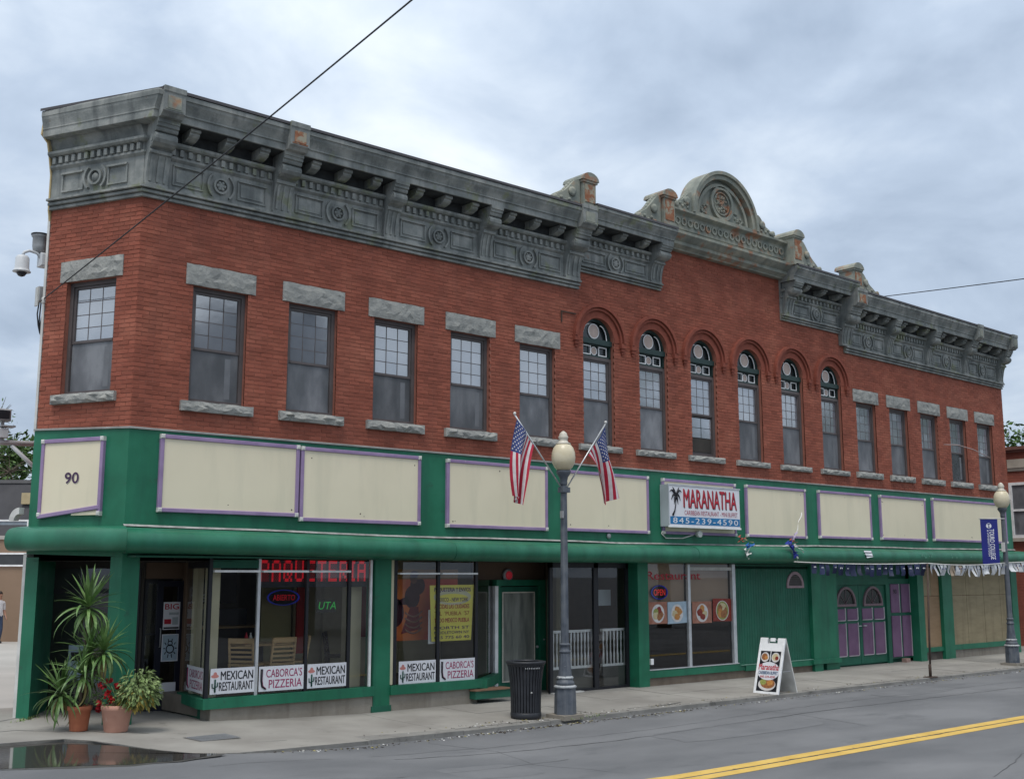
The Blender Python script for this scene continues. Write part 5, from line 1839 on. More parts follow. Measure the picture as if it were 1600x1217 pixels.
ply(22.50, 23.50, .34, 1.72, PLY_R); ply(22.50, 23.06, 1.73, 2.50, PLY); ply(23.06, 23.50, 1.73, 2.50, PLY_R)
for (a, b) in ((24.04, 25.02), (25.02, 26.04), (26.04, 27.05), (27.05, 27.58)):
    ply(a, b, .36, 1.72, PLY); ply(a, b, 1.728, 2.50, PLY)
mb = MB(); mb.box(22.50, 23.50, .0, .12, .22, .34); part('window_sill', mb, GREEN, B)
mb = MB(); mb.box(24.04, 27.58, .0, .12, .22, .36); part('window_sill', mb, GREEN, B)
mb = MB(); mb.box(22.50, 23.50, .05, .2, -.05, .218); part('bulkhead', mb, mat('scorched_base', [(0.05, 0.045, 0.04), (0.12, 0.10, 0.085)], scale=2), B)
mb = MB(); mb.box(24.04, 27.58, .04, .2, -.05, .218); part('bulkhead', mb, CONC_OLD, B)

# ================================================================== THINGS IN AND ON THE SHOP WINDOWS
SG = 'banner signs along the foot of the shop windows'


def banner_mexican(label, x, z, w, y=-.004, rot=0.0):
    t = thing('window_banner', label, 'banner sign', (x, y, z), (0, 0, rot), SG)
    hh = .385
    part('sheet', MB().box(0, w, 0, .004, 0, hh), SIGN_WHITE, t)
    text('MEXICAN', w * .23, -.002, hh * .54, w * .73, hh * .34, INK, t, bold=.022)
    text('RESTAURANT', w * .20, -.002, hh * .12, w * .77, hh * .34, INK, t, bold=.018)
    mb = MB(); mb.disc((w * .10, hh * .70), .05, -.002, 14, sx=1.3, sz=.55)
    mb.disc((w * .105, hh * .78), .03, -.003, 12, sx=1, sz=1.1)
    part('sombrero', mb, PINK, t, fix=False)
    mb = MB()
    cx = w * .105
    mb.tube([(cx, -.004, hh * .08), (cx, -.004, hh * .58)], .014, 6)
    mb.tube([(cx, -.004, hh * .24), (cx - .045, -.004, hh * .26), (cx - .048, -.004, hh * .42)], .010, 6)
    mb.tube([(cx, -.004, hh * .28), (cx + .04, -.004, hh * .30), (cx + .045, -.004, hh * .46)], .010, 6)
    part('cactus', mb, INK_GREEN, t)
    return t


def banner_pizza(label, x, z, w, y=-.004, rot=0.0):
    t = thing('window_banner', label, 'banner sign', (x, y, z), (0, 0, rot), SG)
    hh = .385
    part('sheet', MB().box(0, w, 0, .004, 0, hh), SIGN_WHITE, t)
    text("CABORCA'S", w * .16, -.002, hh * .55, w * .80, hh * .33, INK_PURPLE, t, bold=.008)
    text('PIZZERIA', w * .22, -.002, hh * .12, w * .74, hh * .33, INK_PURPLE, t, bold=.008)
    mb = MB()
    mb.tube([(w * .055, -.004, hh * .90), (w * .050, -.004, hh * .45), (w * .07, -.004, hh * .20), (w * .15, -.004, hh * .08)], .02, 6, radii=[.022, .018, .016, .010])
    part('boot', mb, INK, t)
    mb = MB()
    mb.tube([(w * .075, -.0045, hh * .88), (w * .070, -.0045, hh * .45), (w * .09, -.0045, hh * .22), (w * .16, -.0045, hh * .10)], .008, 5)
    part('boot_seam', mb, INK_PURPLE, t)
    return t


banner_mexican('white MEXICAN RESTAURANT banner at the left end of the first shop window', 1.475, .485, .755)
banner_pizza("white banner with plum PIZZERIA lettering under the red LED sign, between two MEXICAN banners", 2.305, .475, .81)
banner_mexican('white MEXICAN RESTAURANT banner under the green neon sign, right half of the first window', 3.185, .47, .745)
banner_mexican('white MEXICAN RESTAURANT banner in the second window, left of the yellow poster', 5.005, .425, .80)
banner_pizza("white banner with plum PIZZERIA lettering in the second window, below the yellow poster", 5.90, .42, .80)
rdir = (RB_ - RA).normalized()
pR = RA + rdir * 1.0
banner_pizza("foreshortened white PIZZERIA banner on the side pane of the corner bay", pR.x - .01, .49, .95, pR.y - .0, math.atan2(-rdir.y, -rdir.x))

# LED sign
t = thing('led_sign', 'red LED sign reading PAQUETERIA at the top of the corner shop window', 'LED sign', (2.30, .10, 2.115))
part('housing', MB().box(0, 2.07, 0, .06, -.02, .42), BLACK, t)
F5 = {'P': ["11110", "10001", "10001", "11110", "10000", "10000", "10000"], 'A': ["01110", "10001", "10001", "11111", "10001", "10001", "10001"],
      'Q': ["01110", "10001", "10001", "10001", "10101", "10010", "01101"], 'U': ["10001", "10001", "10001", "10001", "10001", "10001", "01110"],
      'E': ["11111", "10000", "10000", "11110", "10000", "10000", "11111"], 'T': ["11111", "00100", "00100", "00100", "00100", "00100", "00100"],
      'R': ["11110", "10001", "10001", "11110", "10100", "10010", "10001"], 'I': ["111", "010", "010", "010", "010", "010", "111"]}
word = 'PAQUETERIA'
ncol = sum(len(F5[c][0]) for c in word) * 2 + 3 * (len(word) - 1)
px = 2.03 / ncol
on, off = MB(), MB()
x = .02
for c in word:
    g = F5[c]
    for row in range(14):
        for cc in range(len(g[0]) * 2):
            lit = g[row // 2][cc // 2] == '1'
            zz = .405 - row * .0245
            xx = x + cc * px
            tgt = on if lit else off
            if lit or (row + cc) % 2 == 0:
                s = px * (.40 if lit else .22)
                tgt.add([(xx - s, -.004, zz - .0105), (xx + s, -.004, zz - .0105), (xx + s, -.004, zz + .0105), (xx - s, -.004, zz + .0105)], [(0, 1, 2, 3)])
    x += (len(g[0]) * 2 + 3) * px
part('lettering', on, LED, t, stuff=True, fix=False)
part('unlit_dots', off, LED_DIM, t, stuff=True, fix=False)

# neon signs inside
t = thing('neon_sign', 'dim oval red and blue neon sign hanging inside the corner shop window', 'neon sign', (3.32, 1.6, 1.80))
part('oval_tube', MB().ring((.30, .10), .30, .325, 0, .02, n=24, sz=.42), NEON_B, t)
part('backing', MB().disc((.30, .10), .29, .02, 24, sz=.42), INK, t, fix=False)
text('ABIERTO', .08, -.01, .05, .44, .10, mat('neon_dim_red', [(0.25, 0.01, 0.02)], emission=((1, .03, .05), .10)), t)
t = thing('neon_word', 'small green neon word glowing in the corner shop window', 'neon sign', (3.58, .35, 1.72))
text('UTA', .0, 0, 0, .34, .125, NEON_G, t, bold=-.01, shear=.2)
part('neon_backing', MB().box(-.02, .36, .02, .04, -.05, .16), DARK_IN, t)

# mural, yellow poster
t = thing('wall_mural', 'red and orange mural with a dark dancing figure behind the second shop window', 'mural', (4.86, .62, 1.12))
part('sheet', MB().box(.0, 1.92, 0, .02, .0, 1.28), MURAL, t)
dk = mat('mural_plum', [(0.055, 0.010, 0.022)]); pk = mat('mural_pale', [(0.36, 0.20, 0.15)]); sk_ = mat('mural_skin', [(0.16, 0.06, 0.035)])
mb = MB(); mb.disc((.98, .98), .17, -.002, 16, sz=1.0).disc((.86, .78), .19, -.003, 16, sx=.9, sz=1.1)
mb.add([(.76, -.003, .80), (.55, -.003, .72), (.54, -.003, .64), (.80, -.003, .64)], [(0, 1, 2, 3)])
part('painted_figure', mb, dk, t, fix=False)
mb = MB(); mb.disc((.89, 1.12), .085, -.004, 14, sz=1.2); part('painted_face', mb, sk_, t, fix=False)
mb = MB(); mb.disc((.90, 1.19), .10, -.005, 14, sz=.6); part('painted_hair', mb, dk, t, fix=False)
mb = MB(); mb.add([(.82, -.004, .60), (1.0, -.004, .60), (1.05, -.004, .20), (.62, -.004, .12)], [(0, 1, 2, 3)]); part('painted_skirt', mb, mat('mural_dark_red', [(0.20, 0.012, 0.018)]), t, fix=False)
for q in range(4):
    mb = MB()
    P = [(.70 + .38 * s_, -.006, .50 - .10 * q - .10 * math.sin(s_ * PI * .9) + .05 * s_) for s_ in [i / 8 for i in range(9)]]
    mb.tube(P, .016, 5); part('painted_ruffle', mb, pk, t)
part('painted_figure', MB().disc((.48, .50), .20, -.003, 16, sz=1.3), dk, t, fix=False)
part('painted_border', MB().box(0, 1.92, -.004, -.001, 1.10, 1.28), mat('mural_ochre', [(0.26, 0.13, 0.02)]), t)
part('wall_behind', MB().box(4.4, 7.9, 2.6, 2.65, .3, 2.6), TAN_IN, B)

t = thing('yellow_poster', 'yellow parcel-service poster with purple and red print in the second shop window', 'poster', (5.72, .06, 1.12))
mb = MB(); mb.add([(.03, 0, 0), (.94, 0, .0), (1.0, 0, 1.0), (-.02, 0, .99)], [(0, 1, 2, 3)]); part('sheet', mb, YEL_P, t, fix=False)
part('oval_print', MB().ring((.50, .78), .0, .43, -.004, -.001, n=26, sz=.34), mat('poster_pale', [(0.58, 0.56, 0.42)]), t)
part('oval_print', MB().disc((.50, .76), .36, -.005, 26, sz=.22), YEL_P, t, fix=False)
yx = .03
INKP = mat('poster_purple', [(0.07, 0.02, 0.13)])
text('PAQUETERIA Y ENVIOS', .08, -.007, .865, .84, .085, INKP, t, bold=.02)
text('MEXICO - NEW YORK', .14, -.007, .70, .72, .07, INKP, t, bold=.02)
for (s_, z_, h_, m_) in (('A TODAS LAS CIUDADES', .575, .075, INK_RED), ("TEL  'PUEBLA  '57", .455, .07, mat('poster_orange', [(0.36, 0.10, 0.02)])), ('TODO MEXICO PUEBLA', .33, .075, INK_RED),
                         ('NORTH ST', .21, .05, INKP), ('MIDDLETOWN NY', .125, .05, INKP), ('845 775 60 40', .04, .05, INKP)):
    text(s_, .09, -.004, z_, .80, h_, m_, t, bold=.02)
t = thing('lower_notice', 'white notice strip behind the left edge of the yellow poster', 'notice', (5.70, .09, 1.08))
part('sheet', MB().box(0, .16, 0, .004, 0, .6), SIGN_WHITE, t)

# curtain, counter, table and chairs in the corner restaurant
t = thing('red_curtain', 'red curtain hanging inside at the right end of the corner shop window', 'curtain', (5.60, 2.55, 1.10))
mb = MB()
P = [(i * .07, .03 * math.sin(i * 1.9)) for i in range(12)]
for i in range(11):
    (a, ya), (b, yb) = P[i], P[i + 1]
    mb.quad((a, ya, 0), (b, yb, 0), (b, yb, 1.35), (a, ya, 1.35))
part('cloth', mb, mat('curtain_red', [(0.24, 0.012, 0.016), (0.30, 0.02, 0.02)], scale=3), t, fix=False)
part('partition', MB().box(5.0, 5.56, 2.5, 2.6, .4, 2.5), TAN_IN, B)
part('interior_post', MB().box(5.50, 5.60, 2.4, 2.5, .4, 2.5), BEIGE_IN, B)
part('interior_post', MB().box(4.20, 4.44, .35, .6, .4, 2.5), BEIGE_IN, B)
part('interior_panel', MB().box(3.35, 3.95, 1.9, 1.95, .4, 2.45), mat('interior_olive', [(0.20, 0.18, 0.09), (0.26, 0.23, 0.12)], scale=1), B)
part('interior_panel', MB().box(4.02, 4.18, 1.8, 1.85, .9, 2.45), mat('interior_red', [(0.36, 0.02, 0.02)], scale=1), B)
t = thing('counter', 'long dark serving counter with a pale top deep inside the restaurant', 'counter', (2.3, 3.2, .12))
part('counter_top', MB().box(0, 2.3, -.1, .5, 1.20, 1.24), WOOD_L, t)
part('counter_front', MB().box(.05, 2.25, 0, .4, 0, 1.2), DARK_IN, t)
t = thing('menu_board', 'dark menu board with pale scrawled writing above the serving counter', 'menu board', (2.55, 4.2, 1.75))
part('board', MB().box(0, 1.5, 0, .04, 0, .75), DARK_IN, t)
part('paper', MB().box(.35, .75, -.02, -.004, .28, .72), mat('dim_paper', [(0.16, 0.16, 0.16)]), t)
text('ICE', .30, -.03, .04, .62, .14, mat('dim_white', [(0.3, 0.32, 0.36)]), t, shear=.3)
t = thing('display_case', 'dim glass display case standing below the menu board', 'display case', (2.35, 3.75, .40))
part('case', MB().box(0, 1.7, 0, .4, .85, 1.25), mat('case_dim', [(0.09, 0.10, 0.115)], scale=3), t)


def chair(label, x, y, rot, m, group='chairs behind the corner shop window', z=.40):
    t = thing('dining_chair', label, 'chair', (x, y, z), (0, 0, rot), group)
    w = .21
    for sx in (-1, 1):
        part('leg', MB().box(sx * w - .02, sx * w + .02, -.22, -.18, 0, .45), m, t)
        part('leg', MB().tube([(sx * w, .20, 0), (sx * w, .19, .45), (sx * w * .97, .25, .88)], .022, 6), m, t)
    part('seat', MB().bbox(-.23, .23, -.24, .21, .44, .475, .01), m, t)
    part('top_rail', MB().box(-.215, .215, .225, .262, .80, .885), m, t)
    for k in range(4):
        part('slat', MB().box(-.20, .20, .208 + .006 * k, .225 + .006 * k, .50 + .073 * k, .535 + .073 * k), m, t)
    for sx in (-1, 1):
        part('stretcher', MB().box(sx * w - .01, sx * w + .01, -.18, .19, .18, .205), m, t)
    return t


chair('pale wooden chair turned sideways, nearest the left MEXICAN banner', 2.42, .62, 2.2, WOOD_L)
chair('pale wooden slat-back chair facing away, above the middle PIZZERIA banner', 2.92, .55, PI, WOOD_L)
chair('pale wooden chair at an angle beside the table, right of the slat-back chair', 3.38, .80, -2.0, WOOD_L)
chair('dark wooden chair near the right end of the corner shop window', 4.62, 1.35, .9, mat('chair_dark', [(0.05, 0.03, 0.02)], scale=6))
t = thing('dining_table', 'small square wooden table behind the pale chairs in the shop window', 'table', (2.95, 1.15, .40))
part('table_top', MB().bbox(-.45, .45, -.3, .3, .72, .755, .01), WOOD_L, t)
part('pedestal', MB().lathe([(.24, 0), (.22, .03), (.05, .06), (.045, .70), (.12, .72)], (0, 0), 12), BLACK, t)
t = thing('sauce_bottles', 'red and white sauce bottles standing on the restaurant table', 'bottles', (2.62, 1.05, 1.156))
part('bottle', MB().lathe([(.03, 0), (.03, .12), (.012, .16), (.012, .19)], (0, 0), 8), INK_RED, t)
part('bottle', MB().lathe([(.03, 0), (.03, .11), (.012, .15), (.012, .18)], (.09, .02), 8), DIRTY_WHITE, t)
part('bottle', MB().lathe([(.025, 0), (.025, .10), (.010, .14), (.010, .17)], (.17, -.01), 8), FOOD[1], t)

# open sign and food photographs in the restaurant window
t = thing('open_sign', 'oval blue and red OPEN neon sign on the blind of the restaurant window', 'neon sign', (11.82, .045, 1.93))
part('oval_board', MB().ring((0, 0), 0, .27, 0, .02, n=26, sz=.58), INK, t)
part('oval_tube', MB().ring((0, 0), .235, .262, -.012, -.002, n=26, sz=.57), NEON_B, t)
text('OPEN', -.18, -.008, -.065, .36, .13, NEON_R, t, bold=.0, name='lettering')


def food_photo(label, x, z, w, hh, ground, plate, pr, foods, seed, y=.022, tilt=0.0):
    t = thing('food_photo', label, 'photograph', (x, y, z), (0, tilt, 0), 'food photographs in the restaurant window')
    part('print', MB().box(0, w, 0, .003, 0, hh), ground, t)
    cx, cz = w * .5, hh * .47
    part('plate', MB().disc((cx, cz), pr * hh, -.002, 24, sx=.92, sz=.90), plate, t, fix=False)
    part('plate_rim', MB().ring((cx, cz), pr * hh * .93, pr * hh, -.004, -.0025, n=24, sx=.92, sz=.90), PLATE, t)
    r = random.Random(seed)
    for k, f in enumerate(foods):
        a = 2 * PI * k / len(foods) + r.uniform(-.3, .3)
        q = pr * hh * .38
        mb = MB()
        px_, pz_ = cx + q * math.cos(a), cz + q * math.sin(a)
        n = 11
        mb.add([(px_ + pr * hh * r.uniform(.30, .48) * math.cos(2 * PI * i / n), -.005 - .001 * k, pz_ + pr * hh * r.uniform(.28, .44) * math.sin(2 * PI * i / n)) for i in range(n)], [tuple(range(n))])
        part('food', mb, f, t, fix=False)
    return t


FB, FO, FC, FG, FR = FOOD
food_photo('photo of a white plate of rice and dark meat, leftmost in the restaurant window', 11.43, 1.27, .62, .46, TABLE_P, PLATE, .47, [FB, FR, FG, FC, FB], 1)
food_photo('photo of orange shrimp on a white plate over pale blue, second from the left', 12.04, 1.26, .64, .46, SKYBLUE_P, PLATE, .46, [FO, FO, FC, FO], 2, tilt=-.02)
food_photo('photo of a white plate with dark red meat, just right of the mullion', 12.86, 1.25, .66, .47, TABLE_P, PLATE, .47, [FC, FO, FR, FR], 3)
food_photo('photo of a yellow-rimmed plate of stew, rightmost in the restaurant window', 13.56, 1.28, .66, .50, FR, FG, .49, [FB, FC, FB, FO, FB], 4, tilt=.02)

# ================================================================== STREET THINGS
# ---- street lamps
def street_lamp(label, x, y):
    z = zs(x, y)
    t = thing('street_lamp', label, 'street lamp', (x, y, z), group='globe street lamps on the pavement')
    part('base', MB().lathe([(.185, .06), (.182, .28), (.174, .48)], (0, 0), 8, smooth=False), LAMP_BLUE, t)
    part('footing', MB().box(-.23, .22, -.22, .23, -.02, .058), CONC_OLD, t)
    part('base_ring', MB().lathe([(.174, .482), (.192, .49), (.192, .515), (.165, .53)], (0, 0), 16), LAMP_WORN, t)
    part('plinth', MB().lathe([(.160, .53), (.155, .58), (.135, .60), (.13, .63)], (0, 0), 16), LAMP_BLUE, t)
    part('base_ring', MB().lathe([(.135, .632), (.142, .642), (.142, .66), (.12, .675)], (0, 0), 16), LAMP_WORN, t)
    part('flared_sleeve', MB().lathe([(.118, .675), (.108, .78), (.093, .95), (.086, 1.05)], (0, 0), 12, smooth=False), LAMP_BLUE, t)
    part('collar', MB().lathe([(.088, 1.05), (.100, 1.065), (.100, 1.085), (.080, 1.10), (.080, 1.17), (.094, 1.18), (.094, 1.20), (.072, 1.215)], (0, 0), 16), LAMP_BLUE, t)
    part('shaft', MB().lathe([(.070, 1.215), (.066, 2.4), (.055, 3.86)], (0, 0), 12, smooth=False), LAMP_BLUE, t)
    part('globe_cup', MB().lathe([(.055, 3.86), (.066, 3.89), (.062, 3.94), (.075, 4.00), (.115, 4.06), (.125, 4.09), (.125, 4.115)], (0, 0), 16), LAMP_BLUE, t)
    part('globe', MB().lathe([(.10, 4.115), (.155, 4.17), (.195, 4.25), (.208, 4.34), (.200, 4.43), (.172, 4.51), (.135, 4.555), (.12, 4.57)], (0, 0), 24), GLOBE, t)
    part('globe_finial', MB().lathe([(.128, 4.571), (.132, 4.585), (.085, 4.61), (.07, 4.65), (.085, 4.675), (.088, 4.70), (.07, 4.73), (.07, 4.745), (.05, 4.775), (.02, 4.80), (.004, 4.805)], (0, 0), 16), GLOBE_TOP, t)
    return t


LX, LY = 6.72, -2.38
lampA = street_lamp('dark blue globe street lamp with two flag poles, beside the litter bin', LX, LY)
lampB = street_lamp('dark blue globe street lamp with a blue college banner, far right', 23.35, -2.0)
LZ = zs(LX, LY)

# flags on slanting poles
FY = LY


def flag(label, base, tip, cols, seed):
    """cols: for fly 0, .5, 1 the (x,z) of the first and last stripe edge"""
    t = thing('flag', label, 'flag', (0, 0, 0), group='flags on the street lamp')
    bx, bz = base; tx, tz = tip
    part('flag_pole', MB().tube([(bx, FY, bz), (tx, FY - .05, tz)], .013, 8), ALU, t)
    part('pole_ball', MB().blob((tx, FY - .05, tz + .02), .026, .026, .03, 8, 6), DIRTY_WHITE, t)
    nf, nh = 30, 26
    r = random.Random(seed)
    ph = r.uniform(0, 6)

    def P(h, f):
        q = []
        for (a, b) in cols:
            q.append((a[0] + (b[0] - a[0]) * h, a[1] + (b[1] - a[1]) * h))
        w = (2 * (f - .5) * (f - 1), -4 * f * (f - 1), 2 * f * (f - .5))
        x = sum(w[i] * q[i][0] for i in range(3)); z = sum(w[i] * q[i][1] for i in range(3))
        amp = .02 + .085 * min(1, f * 1.6)
        y = FY - .06 + amp * math.sin(h * 2 * PI * 1.35 + ph + f * 1.2) - .02
        x += .018 * math.sin(h * 9 + ph) * f
        return Vector((x, y, z))
    g = [[P(j / nh, i / nf) for j in range(nh + 1)] for i in range(nf + 1)]
    mb = MB()
    for i in range(nf + 1):
        for j in range(nh + 1): mb.v.append(tuple(g[i][j]))
    W_ = nh + 1
    for i in range(nf):
        for j in range(nh):
            s = j // 2
            m = 0 if s % 2 == 0 else 1
            if i / nf < .40 and s < 7: m = 2
            mb.f.append([i * W_ + j, (i + 1) * W_ + j, (i + 1) * W_ + j + 1, i * W_ + j + 1]); mb.mi.append(m); mb.sm.append(True)
    part('cloth', mb, [RED, FWHITE, FBLUE], t, fix=False)
    st = MB()
    for row in range(9):
        for c in range(6 if row % 2 == 0 else 5):
            f = (.035 + (c + (0 if row % 2 == 0 else .5)) * .066)
            h = (row + 1) * (7 / 13) / 10
            for side in (-.004, .004):
                p = P(h, f)
                e1 = (P(h, min(.39, f + .012)) - p).normalized(); e2 = (P(h + .012, f) - p).normalized()
                nrm = e1.cross(e2).normalized() * side
                vs = []
                for k in range(10):
                    rr = .017 if k % 2 == 0 else .008
                    a = k * PI / 5
                    vs.append(p + nrm + e1 * (rr * math.cos(a)) + e2 * (rr * math.sin(a)))
                st.add(vs, [tuple(range(10))])
    part('stars', st, FWHITE, t, stuff=True, fix=False)
    return t


flag('striped flag on the left pole of the nearer street lamp, hanging narrow and folded', (6.66, 3.78), (5.56, 4.93),
     [((5.60, 4.86), (5.96, 4.44)), ((5.49, 4.20), (5.80, 4.02)), ((5.51, 3.58), (5.64, 3.42))], 3)
flag('striped flag on the right pole of the nearer street lamp, hanging wide', (6.78, 3.76), (7.72, 4.97),
     [((7.69, 4.90), (7.24, 4.36)), ((7.85, 4.24), (7.46, 4.08)), ((8.00, 3.67), (7.55, 3.50))], 8)
part('flag_bracket', MB().box(-.08, .09, -.07, .06, 3.74, 3.83), LAMP_BLUE, lampA)
part('small_tag', MB().box(-.11, -.075, -.08, -.02, 3.30, 3.42), GREYMET, lampA)

# banner on the far lamp
t = thing('lamp_banner', 'royal blue college banner with white vertical lettering on the far street lamp', 'banner', (22.83, -1.62, 2.58), (0, 0, math.radians(-41)))
part('cloth', MB().box(0, .46, -.004, .004, .0, 1.20), ROYAL, t)
part('banner_arm', MB().tube([(-.03, 0, 1.21), (.66, 0, 1.21)], .014, 6), DIRTY_WHITE, t)
part('banner_arm', MB().tube([(-.03, 0, -.01), (.66, 0, -.01)], .012, 6), GREYMET, t)
mb = MB(); mb.disc((.22, 1.02), .072, -.007, 18)
part('emblem', mb, SIGN_WHITE, t, fix=False)
part('emblem_mark', MB().box(.185, .255, -.010, -.008, 1.05, 1.075).box(.21, .23, -.010, -.008, .97, 1.05).add([(.18, -.010, .965), (.26, -.010, .965), (.22, -.010, 1.0)], [(0, 1, 2)]), ROYAL, t)
o = text('TOURO COLLEGE', .225, -.007, .93, .80, .125, SIGN_WHITE, t, bold=.02, tilt=PI / 2)
o = text('& UNIVERSITY SYSTEM', .165, -.007, .91, .70, .045, SIGN_WHITE, t, bold=.02, tilt=PI / 2)
part('junction_box', MB().box(-.12, -.07, -.04, .04, 2.95, 3.2), DIRTY_WHITE, lampB)

# ---- litter bin
BX, BY = 6.16, -2.02
t = thing('litter_bin', 'black slatted metal litter bin on the pavement beside the lamp post', 'litter bin', (BX, BY, zs(BX, BY)))
sl = MB()
P = [(.250, .07), (.252, .30), (.268, .60), (.300, .82), (.322, .885)]
a = .019
for side in (1,):
    vs = []
    for (r, z) in P:
        vs += [(r, -a * r / .27, z), (r, a * r / .27, z), (r - .012, a * r / .27, z), (r - .012, -a * r / .27, z)]
    fs = []
    for i in range(len(P) - 1):
        for q in range(4):
            w = (q + 1) % 4
            fs.append((i * 4 + q, i * 4 + w, (i + 1) * 4 + w, (i + 1) * 4 + q))
    sl.add(vs, fs)
SLAT_ME = sl.mesh('slat', CANBLACK); fixn(SLAT_ME)
for i in range(32):
    link('slat', SLAT_ME, t, (0, 0, 0), (0, 0, 2 * PI * i / 32))
part('liner', MB().lathe([(.215, .05), (.225, .5), (.262, .84)], (0, 0), 20, cap=True), BLACK, t)
part('foot_ring', MB().lathe([(.235, 0), (.245, .0), (.258, .03), (.258, .09), (.245, .10)], (0, 0), 24), CANBLACK, t)
part('top_ring', MB().lathe([(.305, .86), (.325, .875), (.338, .90), (.338, .915), (.29, .925), (.24, .92), (.24, .90)], (0, 0), 28, cap=False), CANBLACK, t)
mb = MB()
for i in range(9):
    an = -2.3 + i * .10
    p = Vector((.309 * math.cos(an), .309 * math.sin(an), .815))
    mb.blob(p, .010, .010, .016, 6, 4)
part('rim_holes', mb, GREYMET, t, stuff=True)
part('sticker', MB().box(-.12, -.09, -.262, -.258, .42, .44), DIRTY_WHITE, t)

# ---- A-frame sign
AX, AYY = 12.37, -1.93
t = thing('sandwich_board', 'white A-frame pavement sign with food pictures and red lettering in an oval', 'A-frame sign', (AX, AYY, zs(AX, AYY - .3)), (0, 0, -PI / 2 + .07))
W_, H_, LEAN = .58, 1.13, .36
lean = math.atan2(LEAN, H_)
fb = part('front_board', MB().box(0, W_, 0, .03, 0, 1.02).box(0, .17, 0, .03, 1.02, H_).box(.235, .345, 0, .03, 1.06, H_).box(.41, W_, 0, .03, 1.02, H_)
          .bbox(0, .04, -.012, 0, 0, 1.0, .004).bbox(W_ - .04, W_, -.012, 0, 0, 1.0, .004), WHITE, t, (0, 0, 0), (-lean, 0, 0))
bb = part('back_board', MB().box(0, W_, -.03, 0, 0, 1.02).box(0, .17, -.03, 0, 1.02, H_).box(.41, W_, -.03, 0, 1.02, H_), DIRTY_WHITE, t, (0, 2 * LEAN, 0), (lean, 0, 0))
part('hinge', MB().tube([(.02, LEAN, H_ - .09), (W_ - .02, LEAN, H_ - .09)], .012, 6), GREYMET, t)
part('strap', MB().box(W_ - .012, W_ - .006, .20, .52, .42, .44), GREYMET, t)
part('print_ground', MB().box(.055, W_ - .055, -.004, -.001, .05, .86), INK, fb)
part('print_gap', MB().box(.285, .30, -.006, -.004, .62, .86), WHITE, fb)
for (cx, c1, c2) in ((.17, FB, FO), (.415, FC, FR)):
    part('plate_print', MB().disc((cx, .735), .095, -.007, 20, sz=1.05), PLATE, fb, fix=False)
    part('food_print', MB().disc((cx - .01, .74), .07, -.008, 14), c1, fb, fix=False)
    part('food_print', MB().disc((cx + .03, .72), .04, -.009, 12), c2, fb, fix=False)
part('oval_print', MB().disc((.29, .455), .262, -.010, 30, sz=.70), SIGN_WHITE, fb, fix=False)
text('Maranatha', .06, -.012, .475, .46, .12, INK_RED, fb, bold=.03)
text('CARIBBEAN BUFFET', .07, -.012, .385, .44, .065, mat('ink_navy', [(0.02, 0.07, 0.16)]), fb, bold=.03)
text('845-239-4590', .12, -.012, .315, .34, .045, INK_RED, fb, bold=.03)
part('plate_print', MB().disc((.29, .185), .20, -.007, 24, sz=.62), PLATE, fb, fix=False)
part('food_print', MB().disc((.31, .205), .165, -.0085, 18, sz=.60), FB, fb, fix=False)
part('food_print', MB().disc((.20, .23), .075, -.0095, 12, sz=.8), FG, fb, fix=False)
part('food_print', MB().disc((.36, .22), .07, -.0105, 12, sz=.8), FO, fb, fix=False)

# ---- leaning bare pole that carries the bunting
t = thing('bare_pole', 'thin rusty bare pole at the curb holding up the bunting string', 'pole', (18.36, -2.44, zs(18, -2.44)))
part('shaft', MB().tube([(0, 0, 0), (.03, -.02, 1.3), (.08, -.04, 2.62)], .024, 8), RUSTPOLE, t)
part('base_plate', MB().box(-.16, .16, -.10, .10, .0, .02), RUSTPOLE, t)
part('pole_collar', MB().lathe([(.035, .0), (.035, .28), (.026, .30)], (0, 0), 8), RUSTPOLE, t)

# ---- bunting
PA, PB, PC_, PD = Vector((15.66, -.70, 2.60)), Vector((18.44, -2.48, 2.57)), Vector((23.32, -2.0, 2.62)), Vector((27.6, -2.2, 2.80))


def sag_pts(a, b, s, n=14):
    return [a.lerp(b, i / n) - Vector((0, 0, 4 * s * (i / n) * (1 - i / n))) for i in range(n + 1)]


